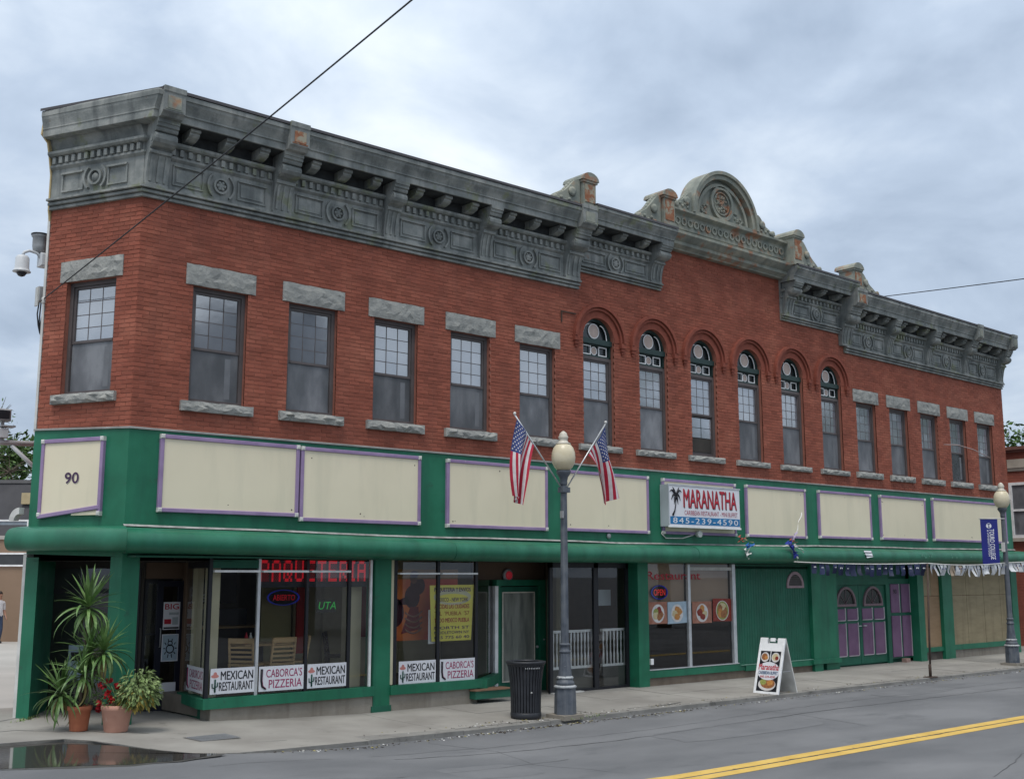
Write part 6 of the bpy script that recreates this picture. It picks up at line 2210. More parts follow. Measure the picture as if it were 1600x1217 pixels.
def bunting(name, label, a, b, sag, n, m, start, end, seed, hmin, hmax, extra=None):
    t = thing(name, label, 'bunting', tuple(a), group='pennant strings in front of the far shops')
    pts = sag_pts(a, b, sag)
    part('string', MB().tube([p - a for p in pts], .013, 5), DIRTY_WHITE, t)
    r = random.Random(seed)
    d = (b - a); d.z = 0; d.normalize()
    nv = Vector((-d.y, d.x, 0))
    for i in range(n):
        f = start + (end - start) * (i + .5) / n + r.uniform(-.008, .008)
        c = a.lerp(b, f) - Vector((0, 0, 4 * sag * f * (1 - f))) - a
        w = (b - a).length * (end - start) / n * r.uniform(.55, .98)
        hh = r.uniform(hmin, hmax)
        mb = MB()
        tw = r.uniform(-.5, .5); fl = r.uniform(-.06, .06)
        e = d * math.cos(tw) + nv * math.sin(tw)
        rows = 4
        for j in range(rows + 1):
            q = j / rows
            off = nv * (fl * q * q + .02 * math.sin(q * 4 + i)) + d * (r.uniform(-.02, .02) * q)
            for s in (-.5, -.17, .17, .5):
                mb.v.append(tuple(c + (d * (1 - q) + e * q) * (s * w) + off + nv * (.012 * math.cos(s * 9)) - Vector((0, 0, hh * q + .01))))
        for j in range(rows):
            for s in range(3):
                k = j * 4 + s
                mb.f.append([k, k + 1, k + 5, k + 4]); mb.mi.append(0); mb.sm.append(True)
        pn = part('pennant', mb, m if r.random() > .12 else (extra or m), t, fix=False)
        if r.random() < .75:
            mk = MB()
            cc = c - Vector((0, 0, hh * .42)) - nv * .0
            out = Vector((-d.y, d.x, 0)) * (-1)
            if out.dot(Vector(cam_ob.location) - (a + c)) < 0: out = -out
            cc = cc + out * .035
            s = w * .16
            up = Vector((0, 0, 1))
            for sgn in (-1, 1):
                mk.add([cc + d * (sgn * s * .15) + up * s, cc + d * (sgn * s * 1.4) + up * s * .8, cc + d * (sgn * s * 1.2) - up * s * .7, cc + d * (sgn * s * .25) - up * s * .1], [(0, 1, 2, 3)])
            part('print_mark', mk, PEN_WHITE if m is NAVY_C else FBLUE, pn, fix=False)
    return t


bunting('pennant_string', 'string of dark navy pennants from the awning to the bare pole', PA, PB, .035, 18, NAVY_C, .13, .985, 3, .21, .28, mat('pennant_grey', [(0.20, 0.21, 0.24)]))
bunting('pennant_string', 'string of grey-white pennants from the bare pole to the far lamp', PB, PC_, .05, 25, PEN_WHITE, .03, .99, 5, .23, .30, mat('pennant_tan', [(0.36, 0.29, 0.22)]))
bunting('pennant_string', 'string of white pennants running past the far lamp out to the right', PC_, PD, .02, 18, PEN_WHITE, .03, .98, 6, .20, .26, NAVY_C)

# ---- streamer tangles on the awning
def streamer(label, x, y, z, items, seed):
    t = thing('streamer_tangle', label, 'streamers', (x, y, z), group='tangled streamers on the awning')
    r = random.Random(seed)
    for (m, pts, w) in items:
        mb = MB()
        P = [Vector(p) for p in pts]
        n = 12
        prev = None
        for i in range(n + 1):
            f = i / n * (len(P) - 1); k = min(int(f), len(P) - 2)
            c = P[k].lerp(P[k + 1], f - k) + Vector((0, -.02 * math.sin(i * 1.3), .01 * math.sin(i)))
            a = i * .5
            e = Vector((math.cos(a), .5 * math.sin(a), .6 * math.sin(a + 1))) * w
            mb.v += [tuple(c - e), tuple(c + e)]
            if i:
                b = 2 * i
                mb.f.append([b - 2, b - 1, b + 1, b]); mb.mi.append(0); mb.sm.append(True)
        part('ribbon', mb, m, t, fix=False)
    return t


INKB = mat('streamer_blue', [(0.02, 0.10, 0.33)])
RB2 = mat('streamer_royal', [(0.02, 0.035, 0.25)])
SRED = mat('streamer_red', [(0.30, 0.07, 0.05)])
streamer('tangle of red and blue streamers on the awning right of the palm tree sign', 13.95, -.66, 2.98,
         [(SRED, [(-.12, .1, .18), (-.05, .05, .10), (-.1, .0, .05)], .05), (SRED, [(-.15, .1, .05), (-.02, .03, .14)], .045), (INKB, [(.02, 0, .0), (.10, -.02, -.06), (.22, .0, .0)], .07),
          (INKB, [(.03, 0, -.08), (.16, -.02, -.02)], .06), (DIRTY_WHITE, [(-.05, 0, -.1), (.03, -.02, -.24), (.1, -.02, -.20)], .04), (YELWOOD, [(-.05, .04, .1), (.25, .0, .05), (.30, -.02, -.05)], .012),
          (DIRTY_WHITE, [(.12, -.02, -.05), (-.02, -.02, -.26), (.04, -.03, -.33)], .025)], 1)
streamer('tangle of royal blue and white streamers on the awning, with a long spike', 15.72, -.66, 3.0,
         [(RB2, [(-.2, .05, .05), (0, 0, -.02), (.05, -.02, -.3)], .08), (RB2, [(-.05, .05, .08), (.05, -.02, -.2)], .09), (DIRTY_WHITE, [(-.4, .0, -.05), (0, -.02, .02), (.35, -.03, -.18)], .018),
          (DIRTY_WHITE, [(0, -.02, 0), (.1, -.03, -.32), (.14, -.03, -.42)], .022), (DIRTY_WHITE, [(.02, -.02, -.05), (.42, -.03, -.12)], .016), (SRED, [(-.05, .05, .12), (.12, .0, .05)], .04),
          (DIRTY_WHITE, [(.05, .05, .05), (.45, .2, .36), (.95, .4, .80)], .018), (mat('streamer_lilac', [(0.30, 0.26, 0.36)]), [(.0, .05, .05), (.35, .16, .30)], .05)], 2)
t = thing('awning_vent', 'small striped white vent flap on the curved awning above the purple doors', 'vent', (18.92, -.60, 2.78))
part('flap', MB().add([(-.16, .0, .12), (.18, .0, .12), (.16, -.06, -.03), (-.12, -.06, -.06)], [(0, 1, 2, 3)]), SIGN_WHITE, t, fix=False)
for k in range(3):
    part('slat', MB().box(-.15, .16, -.055 + .012 * k, -.02, -.02 + .042 * k, -.002 + .042 * k), INK if k % 2 == 0 else WHITE, t)
t = thing('curved_white_cap', 'small white curved plastic cap lying on the left end of the awning', 'cap', tuple(chp(-1.94, .10, 3.12)), (0, 0, CH_ROT))
part('cap', MB().ring((0, 0), .10, .20, -.05, .05, PI * .5, PI, 8), DIRTY_WHITE, t)

# ---- lit sign box
t = thing('sign_box', 'white box sign with red lettering, black palm tree and blue telephone band', 'sign', (11.80, -.285, 3.33))
part('cabinet', MB().box(0, 2.46, .012, .235, 0, .90), SIGN_GREY, t)
part('face', MB().box(.02, 2.44, 0, .0115, .02, .88), SIGN_WHITE, t)
part('edge_trim', MB().box(-.005, 2.465, -.012, .013, -.02, .018), WHITE, t)
part('edge_trim', MB().box(-.005, 2.465, -.012, .013, .882, .91), ALU, t)
part('edge_trim', MB().box(-.006, .018, -.012, .013, .018, .882), SIGN_GREY, t)
part('phone_band', MB().box(.05, 2.43, -.003, -.0005, .05, .215), INK_BLUE, t)
text('845-239-4590', .14, -.005, .072, 2.22, .12, SIGN_WHITE, t, bold=.02, space=1.25)
text('MARANATHA', .508, -.003, .405, 1.83, .395, INK, t, bold=.012)
text('MARANATHA', .490, -.005, .425, 1.83, .395, INK_RED, t, bold=.012)
text('CARIBBEAN RESTAURANT - MINI BUFFET', .52, -.004, .255, 1.83, .10, mat('ink_rose', [(0.36, 0.05, 0.09)]), t, bold=.0)
mb = MB()
mb.tube([(.13, -.003, .235), (.20, -.003, .34), (.235, -.003, .47), (.245, -.003, .62)], .016, 5, radii=[.028, .018, .014, .013])
for (ex, ez, m_) in ((-.20, .02, .16), (.19, .02, .16), (-.15, -.12, .09), (.15, -.13, .09), (-.10, .16, .10), (.11, .16, .10), (-.06, -.18, .02), (.07, -.18, .02)):
    P = []
    for i in range(7):
        s = i / 6
        P.append((.245 + ex * s, -.003, .64 + m_ * math.sin(s * PI * .8) * .8 + ez * s * s * 1.0))
    mb.tube(P, .02, 5, radii=[.008, .022, .028, .026, .020, .012, .003])
for i in range(6):
    mb.blob((.245 + .03 * math.cos(i), -.003, .60 + .03 * math.sin(i * 2)), .014, .004, .016, 6, 4)
part('palm_emblem', mb, INK, t)
part('conduit', MB().tube([(11.93, -.05, 3.30), (11.80, -.07, 3.18), (11.95, -.06, 3.08), (12.5, -.06, 3.09), (12.85, -.07, 3.17)], .014, 6), DIRTY_WHITE, B)
fl = thing('floodlight', 'small weathered floodlight under the white palm tree sign box', 'floodlight', (12.95, -.10, 3.19))
part('lamp_head', MB().lathe([(.04, 0), (.065, .03), (.075, .12)], (0, 0), 10, axis='y', z=.03), DIRTY_WHITE, fl)
part('mount', MB().tube([(0, 0, 0), (.12, .05, .02)], .016, 6), GREYMET, fl)
t = thing('alarm_bell', 'small round grey bell on the green fascia left of the palm tree sign', 'bell', (10.20, -.045, 3.09))
part('gong', MB().lathe([(.06, 0), (.055, .02), (.02, .03)], (0, 0), 14, axis='y', z=.0), GREYMET, t)
mb = MB(); mb.box(10.0, 10.08, -.09, -.075, 3.52, 3.66)
# iron straps left on the brickwork
part('old_bracket', MB().box(8.93, 8.95, -.03, 0, 7.42, 7.66).box(8.953, 9.35, -.025, -.005, 7.64, 7.66), RUSTPOLE, B)
mb = MB(); mb.tube([(24.1, -.04, 6.02), (24.5, -.25, 6.02), (25.1, -.4, 5.92), (25.9, -.5, 5.72)], .013, 5)
part('old_conduit', mb, mat('dull_conduit', [(0.33, 0.26, 0.25)]), B)

# ---- overhead wires
def wire(label, a, b, sag, r, name='overhead_wire'):
    a, b = Vector(a), Vector(b)
    t = thing(name, label, 'wire', tuple(a))
    part('cable', MB().tube([p - a for p in sag_pts(a, b, sag, 30)], r, 6), CABLE, t)
    return t


A_ = Vector((-.86, 1.62, 6.63)); B_ = Vector((-.51, -9.0, 8.30)); E_ = A_ + (B_ - A_) * 1.9
wire('dark overhead service wire rising from the left end of the building across the sky', A_, E_, .12, .010)
R1, R2 = Vector((21.3, .2, 9.98)), Vector((19.0, -5.0, 9.12))
wire('thin dark wire leaving the roof at the right above the cornice', R1, R1 + (R2 - R1) * 3.2, .05, .012)
t = thing('wire_anchor', 'small insulator anchoring the overhead wire at the left brick corner', 'insulator', (-.86, 1.62, 6.60))
part('insulator', MB().lathe([(.02, -.05), (.035, -.03), (.02, 0), (.035, .03), (.015, .06)], (0, 0), 8), DIRTY_WHITE, t)

# ---- security camera, siren, junction box and cables on the left flank
t = thing('dome_camera', 'white dome security camera on a gooseneck arm, left flank of building', 'security camera', (-1.14, 1.9, 7.0))
part('housing', MB().lathe([(.135, .09), (.125, .10), (.11, .14), (.105, .31), (.08, .345), (.03, .36)], (0, 0), 16), CAMGREY, t)
part('visor_ring', MB().lathe([(.095, .075), (.14, .08), (.135, .095), (.10, .10)], (0, 0), 16), CAMGREY, t)
part('lens_dome', MB().lathe([(.01, 0), (.05, .015), (.075, .05), (.08, .085)], (0, 0), 14), mat('smoked_dome', [(0.03, 0.03, 0.035)], rough=.1), t)
part('arm', MB().tube([(0, 0, .35), (.02, 0, .41), (.10, 0, .45), (.22, 0, .43), (.30, 0, .34)], .024, 8), CAMGREY, t)
part('wall_mount', MB().bbox(.26, .44, -.08, .1, .22, .44, .02), CAMGREY, t)
t = thing('siren', 'grey bucket-shaped siren fixed above the dome camera', 'siren', (-.87, 1.95, 7.42))
part('horn', MB().lathe([(.06, .02), (.10, .06), (.115, .14), (.115, .28), (.135, .30), (.135, .325)], (0, 0), 16), GREYMET, t)
part('rim', MB().lathe([(.13, .325), (.145, .33), (.145, .345), (.10, .35)], (0, 0), 16), BLACK, t)
part('bracket', MB().box(.02, .2, -.03, .03, -.04, .08), BLACK, t)
t = thing('junction_box', 'grey junction box with loose black cables on the left corner', 'junction box', (-.82, 1.88, 6.62))
part('box', MB().bbox(-.05, .10, -.06, .08, .02, .26, .01), GREYMET, t)
part('cover', MB().box(-.07, -.05, -.05, .07, -.06, .25), DIRTY_WHITE, t)
for k in range(4):
    part('cable', MB().tube([(-.03 + .03 * k, -.02, .0), (-.05 + .04 * k, -.03, -.2), (-.02 + .01 * k, -.02, -.38 - .03 * k), (.02 + .01 * k, 0, -.5 - .02 * k)], .012, 5), CABLE, t)
t = thing('bracket_arm', 'pale steel bracket arm projecting left from the side of the building', 'bracket arm', (-.25, 3.0, 4.47))
part('arm', MB().tube([(.15, 0, 0), (-2.4, 0, -.06)], .045, 8), CAMGREY, t)
part('brace', MB().tube([(.05, 0, -.55), (-.52, 0, -.06)], .035, 8), CAMGREY, t)
t = thing('security_floodlight', 'grey box floodlight standing on the bracket arm at the far left', 'floodlight', (-.93, 3.0, 4.50))
part('housing', MB().bbox(-.14, .10, -.10, .12, .30, .50, .02), GREYMET, t)
part('lens', MB().box(-.11, .07, -.108, -.10, .33, .47), INK, t)
part('post', MB().box(-.03, .02, -.02, .03, -.03, .30), GREYMET, t)
part('ballast', MB().bbox(-.20, .08, -.08, .1, .02, .18, .01), CAMGREY, t)
part('hood', MB().box(-.05, .18, -.10, .10, .205, .23), GREYMET, t)

# ---- plants at the corner
RGT = Vector((.756, -.655, 0))        # a horizontal direction along which the plants are spread
FWD = Vector((.655, .756, 0))


def leaf_mesh(L, w, droop, fold=.25, n=7):
    mb = MB()
    ang = 0.0
    x, z = 0.0, 0.0
    for i in range(n + 1):
        s = i / n
        ww = w * (min(1, .45 + s * 2.2) * (1 - s ** 2.2)) / 2 + .0005
        nx, nz = -math.sin(ang), math.cos(ang)
        # local: x along the leaf, y across, z up; V-fold lifts the edges
        mb.v += [(x + nx * ww * fold, -ww, z + nz * ww * fold), (x, 0, z), (x + nx * ww * fold, ww, z + nz * ww * fold)]
        ang -= droop / n * (0.4 + 1.2 * s)
        x += L / n * math.cos(ang); z += L / n * math.sin(ang)
    for i in range(n):
        b = 3 * i
        for q in (0, 1):
            mb.f.append([b + q, b + q + 1, b + q + 4, b + q + 3]); mb.mi.append(0); mb.sm.append(False)
    return mb.mesh('leaf', LEAF)


LEAVES = [leaf_mesh(.53, .052, .15), leaf_mesh(.56, .056, .6), leaf_mesh(.58, .06, 1.3), leaf_mesh(.56, .06, 2.1)]
PAx, PAy = -.62, -.30
t = thing('potted_yucca', 'tall potted yucca with spiky rosettes in an orange terracotta pot', 'potted plant', (PAx, PAy, zs(PAx, PAy)))
yu = t
part('pot', MB().lathe([(.115, 0), (.12, .01), (.15, .27), (.165, .28), (.168, .335), (.15, .34), (.145, .30)], (0, 0), 20, cap=True), TERRA, t)
part('soil', MB().lathe([(.143, .305), (.05, .315)], (0, 0), 16), SOIL, t)
rnd = random.Random(17)
ROS = [(.04, 0, 1.74, 66, 1.0), (.08, .05, 1.10, 52, .95), (.31, -.06, 1.12, 56, .92), (-.27, -.02, .55, 54, .95), (.06, -.12, .82, 48, .92)]
for (rx, fy, z, n, sc) in ROS:
    c = RGT * rx + FWD * fy + Vector((0, 0, z))
    part('stem', MB().tube([(0, 0, .3), tuple(c * .5 + Vector((0, 0, .12))), tuple(c)], .02, 7), BARK, t)
    for i in range(n):
        f = i / n
        el = math.radians(82 - 115 * f + rnd.uniform(-9, 9))
        az = i * 2.39996 + rnd.uniform(-.25, .25)
        me = LEAVES[0 if f < .35 else (1 if f < .6 else (2 if f < .85 else 3))]
        o = link('leaf', me, t)
        dirv = Vector((math.cos(az) * math.cos(el), math.sin(az) * math.cos(el), math.sin(el)))
        M = Matrix.Rotation(az, 4, 'Z') @ Matrix.Rotation(-el, 4, 'Y')
        o.matrix_local = Matrix.Translation(c - Vector((0, 0, .10 * f))) @ M @ Matrix.Rotation(rnd.uniform(-.3, .3), 4, 'X') @ Matrix.Scale(sc * rnd.uniform(.75, 1.12), 4)

# a few browned leaves hanging below the rosettes
dl = LEAVES[3].copy(); dl.materials.clear(); dl.materials.append(LEAF_DRY)
for i in range(16):
    rx, fy, z, n, sc = ROS[i % 5]
    c = RGT * rx + FWD * fy + Vector((0, 0, z - .10))
    o = link('dry_leaf', dl, t)
    o.matrix_local = Matrix.Translation(c) @ Matrix.Rotation(rnd.uniform(0, 6.28), 4, 'Z') @ Matrix.Rotation(rnd.uniform(.5, 1.0), 4, 'Y') @ Matrix.Scale(rnd.uniform(.6, .9), 4)
PBx, PBy = -.22, -.62
t = thing('potted_flowers', 'pink terracotta pot with red geraniums and a drooping pale green bush', 'potted plant', (PBx, PBy, zs(PBx, PBy)))
part('pot', MB().lathe([(.155, 0), (.16, .01), (.205, .29), (.215, .30), (.218, .36), (.20, .365), (.195, .32)], (0, 0), 24), TERRA_P, t)
part('soil', MB().lathe([(.195, .325), (.05, .335)], (0, 0), 16), SOIL, t)


def leafy(n, centre, rad, size, droop, rnd, hang=0.0):
    mb = MB()
    for i in range(n):
        while True:
            p = Vector((rnd.uniform(-1, 1), rnd.uniform(-1, 1), rnd.uniform(-1, 1)))
            if p.length < 1 and p.length > .25: break
        q = Vector((p.x * rad[0], p.y * rad[1], p.z * rad[2]))
        q.z -= hang * (q.x ** 2 + q.y ** 2)
        c = Vector(centre) + q
        d = (Vector((p.x, p.y, p.z * .3 - droop)) + Vector((rnd.uniform(-.5, .5), rnd.uniform(-.5, .5), rnd.uniform(-.3, .5)))).normalized()
        s = d.cross(Vector((rnd.uniform(-1, 1), rnd.uniform(-1, 1), 1))).normalized()
        L, w = size * rnd.uniform(.7, 1.3), size * rnd.uniform(.16, .3)
        mb.add([c, c + d * L * .45 + s * w, c + d * L - Vector((0, 0, L * .15)), c + d * L * .45 - s * w], [(0, 1, 2, 3)])
    return mb


rnd = random.Random(23)
ctr = RGT * .30 + Vector((0, 0, .60))
mb = leafy(900, ctr, (.29, .27, .27), .075, .55, rnd, .9)
part('foliage', mb, LEAF_S, t, fix=False)
mb = leafy(130, RGT * .26 + Vector((0, 0, .46)), (.25, .25, .16), .08, .9, rnd, .6)
part('yellowing_foliage', mb, LEAF_Y, t, fix=False)
mb = leafy(240, RGT * -.08 + Vector((0, 0, .46)), (.26, .24, .15), .055, .1, rnd)
part('geranium_foliage', mb, LEAF, t, fix=False)
for (rx, fy, z, s) in ((-.20, -.05, .62, .065), (-.10, -.12, .52, .07), (.02, -.06, .62, .06), (-.22, -.1, .40, .05), (-.03, -.15, .44, .05), (.08, -.1, .50, .045), (-.14, .02, .68, .05), (-.26, .0, .30, .045)):
    mb = MB()
    c = RGT * rx + FWD * fy + Vector((0, 0, z))
    for i in range(34):
        p = Vector((rnd.gauss(0, 1), rnd.gauss(0, 1), rnd.gauss(0, .8))).normalized() * s * rnd.uniform(.5, 1)
        a = Vector((rnd.uniform(-1, 1), rnd.uniform(-1, 1), rnd.uniform(-1, 1))).normalized() * .022
        b = a.cross(p.normalized()).normalized() * .022
        mb.add([c + p - a, c + p + b, c + p + a, c + p - b], [(0, 1, 2, 3)])
    part('flower_head', mb, FLOWER, t, fix=False)
for i in range(9):
    a = rnd.uniform(0, 6.28)
    e = RGT * rnd.uniform(-.1, .42) + FWD * rnd.uniform(-.2, .2) + Vector((0, 0, rnd.uniform(.6, .85)))
    part('twig', MB().tube([(.05 * math.cos(a), .05 * math.sin(a), .33), tuple(e)], .005, 5), LEAF_S, t)
# weeds in the pavement joints
mb = MB()
for i in range(160):
    f = rnd.random()
    x, y = -1.0 + .5 * f + rnd.gauss(0, .04), 1.15 + .55 * f + rnd.gauss(0, .05)
    if i > 90: x, y = rnd.uniform(6.6, 7.4), -2.55 + rnd.gauss(0, .06)
    z = zs(x, y)
    a = rnd.uniform(0, 6.28); hh = rnd.uniform(.015, .05)
    e = Vector((math.cos(a), math.sin(a), 0)) * .008
    tip = Vector((x, y, z + hh)) + Vector((math.cos(a + 1), math.sin(a + 1), 0)) * hh * .6
    mb.add([Vector((x, y, z)) - e, Vector((x, y, z)) + e, tip], [(0, 1, 2)])
o = part('weeds', mb, LEAF_S, fix=False); o['kind'] = 'stuff'
t = poster('alcove_notice', 'pale blue notice on the dark back wall of the corner entrance behind the yucca', .16, 2.40, .62, .26, .55, SKYBLUE_P, rot=-.59)
part('print_block', MB().box(.04, .22, -.002, 0, .30, .44), INK, t)

# ================================================================== BACKGROUND
# tan building across the lot on the left
VR = Vector((.756, -.655, 0))
bgo = Vector((6.4, 24.65, 0)) + FWD * .9
t = thing('tan_building', 'tan building with a dark mansard roof beyond the lot at the far left', 'building', (bgo.x, bgo.y, -.2), (0, 0, math.radians(-40.9)))
part('wall', MB().box(-14, 5, 0, 9, 0, 3.75), TAN_WALL, t)
part('trim_band', MB().box(-14.05, 5.05, -.06, .3, 3.75, 3.88), mat('pale_trim', [(0.40, 0.38, 0.35)]), t)
mb = MB(); mb.prism_x([(-.05, 3.88), (.75, 5.80), (8.5, 5.80), (9, 3.88)], -14, 5); part('mansard_roof', mb, MANSARD, t)
part('roof_cap', MB().box(-14.05, 5.05, .70, .95, 5.80, 5.92), mat('roof_cap', [(0.11, 0.11, 0.115)]), t)
part('roof_unit', MB().box(-.25, .45, 1.2, 1.8, 5.92, 6.08), DIRTY_WHITE, t)


def far_window(x0, x1, z0, z1, y, parent, name='window', fm=None, gm=None):
    w = part(name, MB().box(x0, x0 + .06, y - .04, y + .05, z0, z1).box(x1 - .06, x1, y - .04, y + .05, z0, z1).box(x0 + .06, x1 - .06, y - .04, y + .05, z0, z0 + .06).box(x0 + .06, x1 - .06, y - .04, y + .05, z1 - .06, z1), fm or WHITE, parent)
    part('pane', MB().quad((x0 + .06, y - .01, z0 + .06), (x1 - .06, y - .01, z0 + .06), (x1 - .06, y - .01, z1 - .06), (x0 + .06, y - .01, z1 - .06)), gm or mat('far_glass', [(0.05, 0.055, 0.06)], rough=.1), w, fix=False)
    return w


far_window(-1.7, -.12, 2.80, 3.28, -.02, t)
far_window(-5.2, -3.2, 2.80, 3.28, -.02, t)
part('roof_panel', MB().box(-.60, -.16, .30, .52, 5.02, 5.42), mat('cream_roof_panel', [(0.40, 0.33, 0.20)]), t)
far_window(-1.3, -.18, 3.98, 4.45, .12, t, gm=mat('pale_far_glass', [(0.22, 0.26, 0.30)], rough=.2))


def tree(name, label, x, y, h, crown, seed, nleaf=5200, leaf=.16, bare=False):
    r = random.Random(seed)
    t = thing(name, label, 'tree', (x, y, 0))
    mb = MB()
    th = h * .38
    mb.tube([(0, 0, -.3), (r.uniform(-.1, .1), 0, th * .5), (r.uniform(-.2, .2), r.uniform(-.2, .2), th), (r.uniform(-.3, .3), 0, h * .75)], .2, 8, radii=[h * .028, h * .022, h * .017, h * .006])
    part('trunk', mb, BARK, t)
    cl = []
    limbs = MB()
    for i in range(15):
        a = i * 2.4 + r.uniform(-.3, .3)
        rr = crown * r.uniform(.35, 1.0)
        z = th + (h - th) * (r.uniform(.12, .95))
        rr *= math.sin(PI * min(1, max(.12, (z - th * .8) / (h - th * .75)))) ** .6
        e = Vector((rr * math.cos(a), rr * math.sin(a), z))
        limbs.tube([(0, 0, th * r.uniform(.7, 1.1)), tuple(e * .55 + Vector((0, 0, .2))), tuple(e)], .05, 5, radii=[h * .010, h * .006, h * .002])
        cl.append((e, crown * r.uniform(.25, .45)))
    part('limb', limbs, BARK, t)
    if bare:
        tw = MB()
        for (e, s) in cl:
            for k in range(16):
                d = Vector((r.gauss(0, 1), r.gauss(0, 1), r.gauss(.3, .8))).normalized() * s * r.uniform(.6, 1.4)
                tw.tube([tuple(e), tuple(e + d * .5 + Vector((0, 0, .05))), tuple(e + d)], .012, 4, radii=[.022, .014, .006])
        part('twigs', tw, BARK, t, stuff=True, fix=False)
    lf = MB()
    for i in range(nleaf):
        e, s = r.choice(cl)
        d = Vector((r.gauss(0, 1), r.gauss(0, 1), r.gauss(0, .8))).normalized() * s * (r.random() ** .45)
        c = e + d
        a = Vector((r.uniform(-1, 1), r.uniform(-1, 1), r.uniform(-.6, .6))).normalized() * leaf * r.uniform(.5, 1.1)
        b = a.cross(Vector((r.uniform(-1, 1), r.uniform(-1, 1), r.uniform(-1, 1)))).normalized() * leaf * r.uniform(.25, .5)
        lf.add([c - a, c + b, c + a, c - b], [(0, 1, 2, 3)])
    part('crown', lf, LEAF_T, t, stuff=True, fix=False)
    return t


tree('leafy_tree', 'leafy green tree behind the tan building at the far left', 9.0, 38.0, 8.3, 3.0, 3, 6500, .20)
tree('sparse_tree', 'sparse half-bare tree rising above the green one at far left', 7.0, 34.0, 9.6, 2.6, 9, 700, .10, bare=True)
tree('leafy_tree', 'green tree top showing above the roof of the right-hand brick house', 66.0, 17.0, 12.2, 4.6, 5, 6000, .26)

# trees and a block across the street, seen only as reflections in the upper windows
tree('street_tree', 'tall street tree mirrored in the flat-topped windows near the right end', 56.0, -20.0, 15.5, 6.0, 21, 3600, .38)
tree('street_tree', 'street tree mirrored in the second arched window from the left', 33.9, -19.5, 12.6, 2.6, 22, 1800, .28)
t = thing('opposite_building', 'narrow tall block across the street mirrored in the second flat-topped window', 'building', (16.5, -24.0, -.1))
part('wall', MB().box(-2.0, 1.4, -8, 0, 0, 12.2), MANSARD, t)
part('parapet', MB().box(-2.1, 1.5, -8.1, .1, 12.2, 12.5), CONC_OLD, t)
for k in range(2):
    far_window(-1.6 + 1.7 * k, -.6 + 1.7 * k, 7.2, 8.8, .01, t)

# neighbouring brick house at the right
t = thing('brick_house', 'red brick neighbour building with a white sash window at the far right', 'building', (31.0, 0, -.1))
part('wall', MB().box(0, 14, -.35, 14, 0, 6.55), FAR_BRICK, t)
mb = MB()
for k in range(66):
    z = .30 + k * .095
    mb.box(-.006, 0, -.35, 4, z, z + .012)
part('mortar_course', mb, MORTAR, t, stuff=True, fix=False)
part('eaves', MB().box(-.16, 14.2, -.5, 14.1, 6.55, 6.66).box(-.10, 14.1, -.44, 14.1, 6.47, 6.55), mat('eaves_brown', [(0.16, 0.075, 0.06)]), t)
part('stone_band', MB().box(-.05, .0, -.36, 1.42, 5.95, 6.24), mat('pale_band', [(0.42, 0.38, 0.32)]), t)
part('band_shadow_strip', MB().box(-.04, .0, -.36, 1.42, 5.84, 5.948), mat('band_shadow', [(0.20, 0.18, 0.16)]), t)  # dark strip painted as the shadow line under the stone band
w = part('window', MB().box(-.06, .02, 1.32, 1.42, 3.62, 5.46).box(-.06, .02, -.1, 0, 3.62, 5.46).box(-.06, .02, 0, 1.32, 3.62, 3.72).box(-.06, .02, 0, 1.32, 5.37, 5.46).box(-.055, .02, 0, 1.32, 4.50, 4.57), WHITE, t)
part('pane', MB().quad((-.015, 1.32, 3.72), (-.015, 0, 3.72), (-.015, 0, 5.37), (-.015, 1.32, 5.37)), SCREEN, w, fix=False)
part('sill', MB().box(-.10, .02, -.15, 1.48, 3.50, 3.615), mat('pale_band', [(0.42, 0.38, 0.32)]), w)
part('downpipe', MB().tube([(-.09, 1.62, 0), (-.09, 1.62, 6.5)], .05, 8), RUSTPOLE, t)

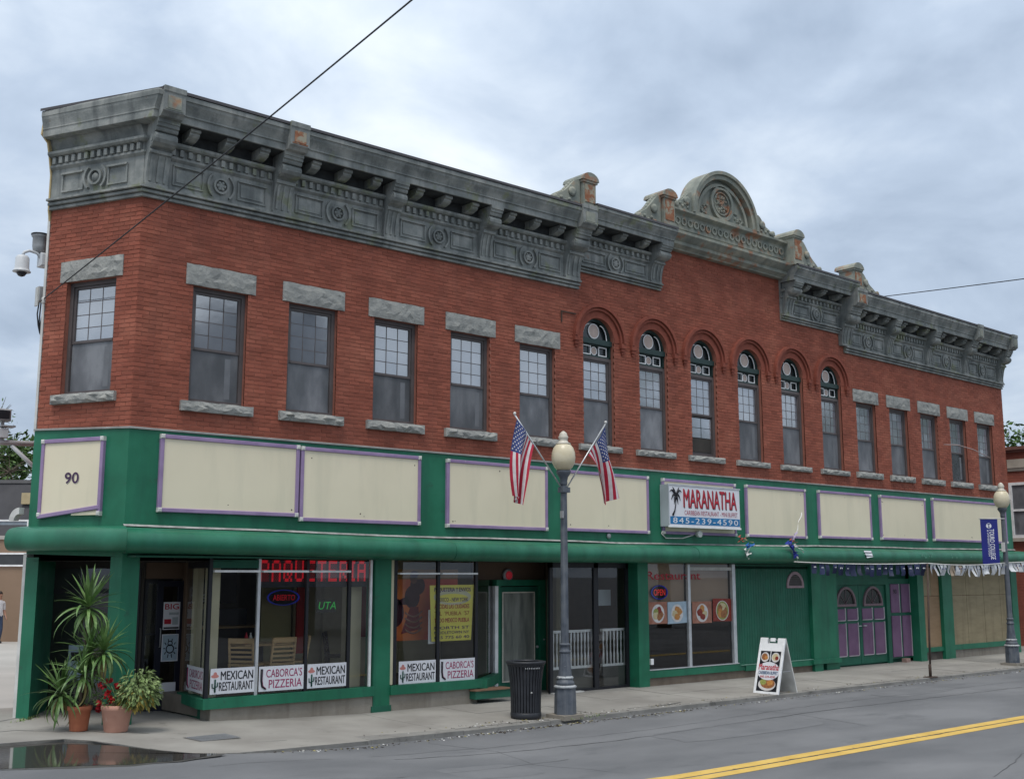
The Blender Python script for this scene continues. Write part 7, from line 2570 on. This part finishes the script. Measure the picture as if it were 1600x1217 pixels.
# a person at the far left, walking out of the picture
def person(label, loc, rot):
    V = [(0, 0, .93), (0, 0, 1.12), (0, 0, 1.33), (0, 0, 1.45), (0, .01, 1.56), (0, .015, 1.66), (0, .01, 1.73),
         (-.10, 0, .88), (-.11, .04, .48), (-.11, -.03, .10), (-.11, .10, .04), (.10, 0, .88), (.11, -.06, .48), (.11, -.16, .12), (.11, -.04, .04),
         (-.19, 0, 1.40), (-.23, -.02, 1.12), (-.22, .10, .90), (-.22, .14, .80), (.19, 0, 1.40), (.23, .0, 1.12), (.22, .08, .88), (.22, .11, .79)]
    R_ = [.135, .14, .15, .065, .075, .095, .07, .085, .06, .045, .04, .085, .06, .045, .04, .065, .047, .036, .035, .065, .047, .036, .035]
    E_ = [(0, 1), (1, 2), (2, 3), (3, 4), (4, 5), (5, 6), (0, 7), (7, 8), (8, 9), (9, 10), (0, 11), (11, 12), (12, 13), (13, 14), (2, 15), (15, 16), (16, 17), (17, 18), (2, 19), (19, 20), (20, 21), (21, 22)]
    me = bpy.data.meshes.new('body_source')
    me.from_pydata(V, E_, [])
    ob = bpy.data.objects.new('body_source', me)
    COL.objects.link(ob)
    ob.modifiers.new('skin', 'SKIN')
    sk = me.skin_vertices[0].data
    for i, r in enumerate(R_): sk[i].radius = (r, r * (.8 if i in (0, 1, 2) else 1))
    sk[0].use_root = True
    sb = ob.modifiers.new('sub', 'SUBSURF'); sb.levels = 2; sb.render_levels = 2
    dg = bpy.context.evaluated_depsgraph_get()
    m2 = bpy.data.meshes.new_from_object(ob.evaluated_get(dg))
    bpy.data.objects.remove(ob)
    m2.materials.clear()
    for m in (SKIN, TEE, JEANS, BLACK): m2.materials.append(m)
    for p in m2.polygons:
        c = p.center
        p.use_smooth = True
        if c.z < .11: p.material_index = 3
        elif c.z < .95 and abs(c.x) < .19: p.material_index = 2
        elif c.z < 1.46 and (abs(c.x) < .17 or c.z > 1.14): p.material_index = 1
        else: p.material_index = 0
    t = thing('person', label, 'person', loc, (0, 0, rot))
    link('body', m2, t)
    part('hair', MB().blob((0, -.01, 1.70), .098, .108, .085, 12, 8), HAIR, t)
    mb = MB()
    mb.blob((0, .105, 1.64), .014, .02, .02, 6, 4)
    part('nose', mb, SKIN, t)
    part('eyes', MB().blob((-.032, .092, 1.665), .011, .008, .008, 6, 4).blob((.032, .092, 1.665), .011, .008, .008, 6, 4), INK, t)
    return t


person('person in a white T-shirt and blue jeans standing by the lot at far left', (5.90, 24.88, -.02), math.radians(200))
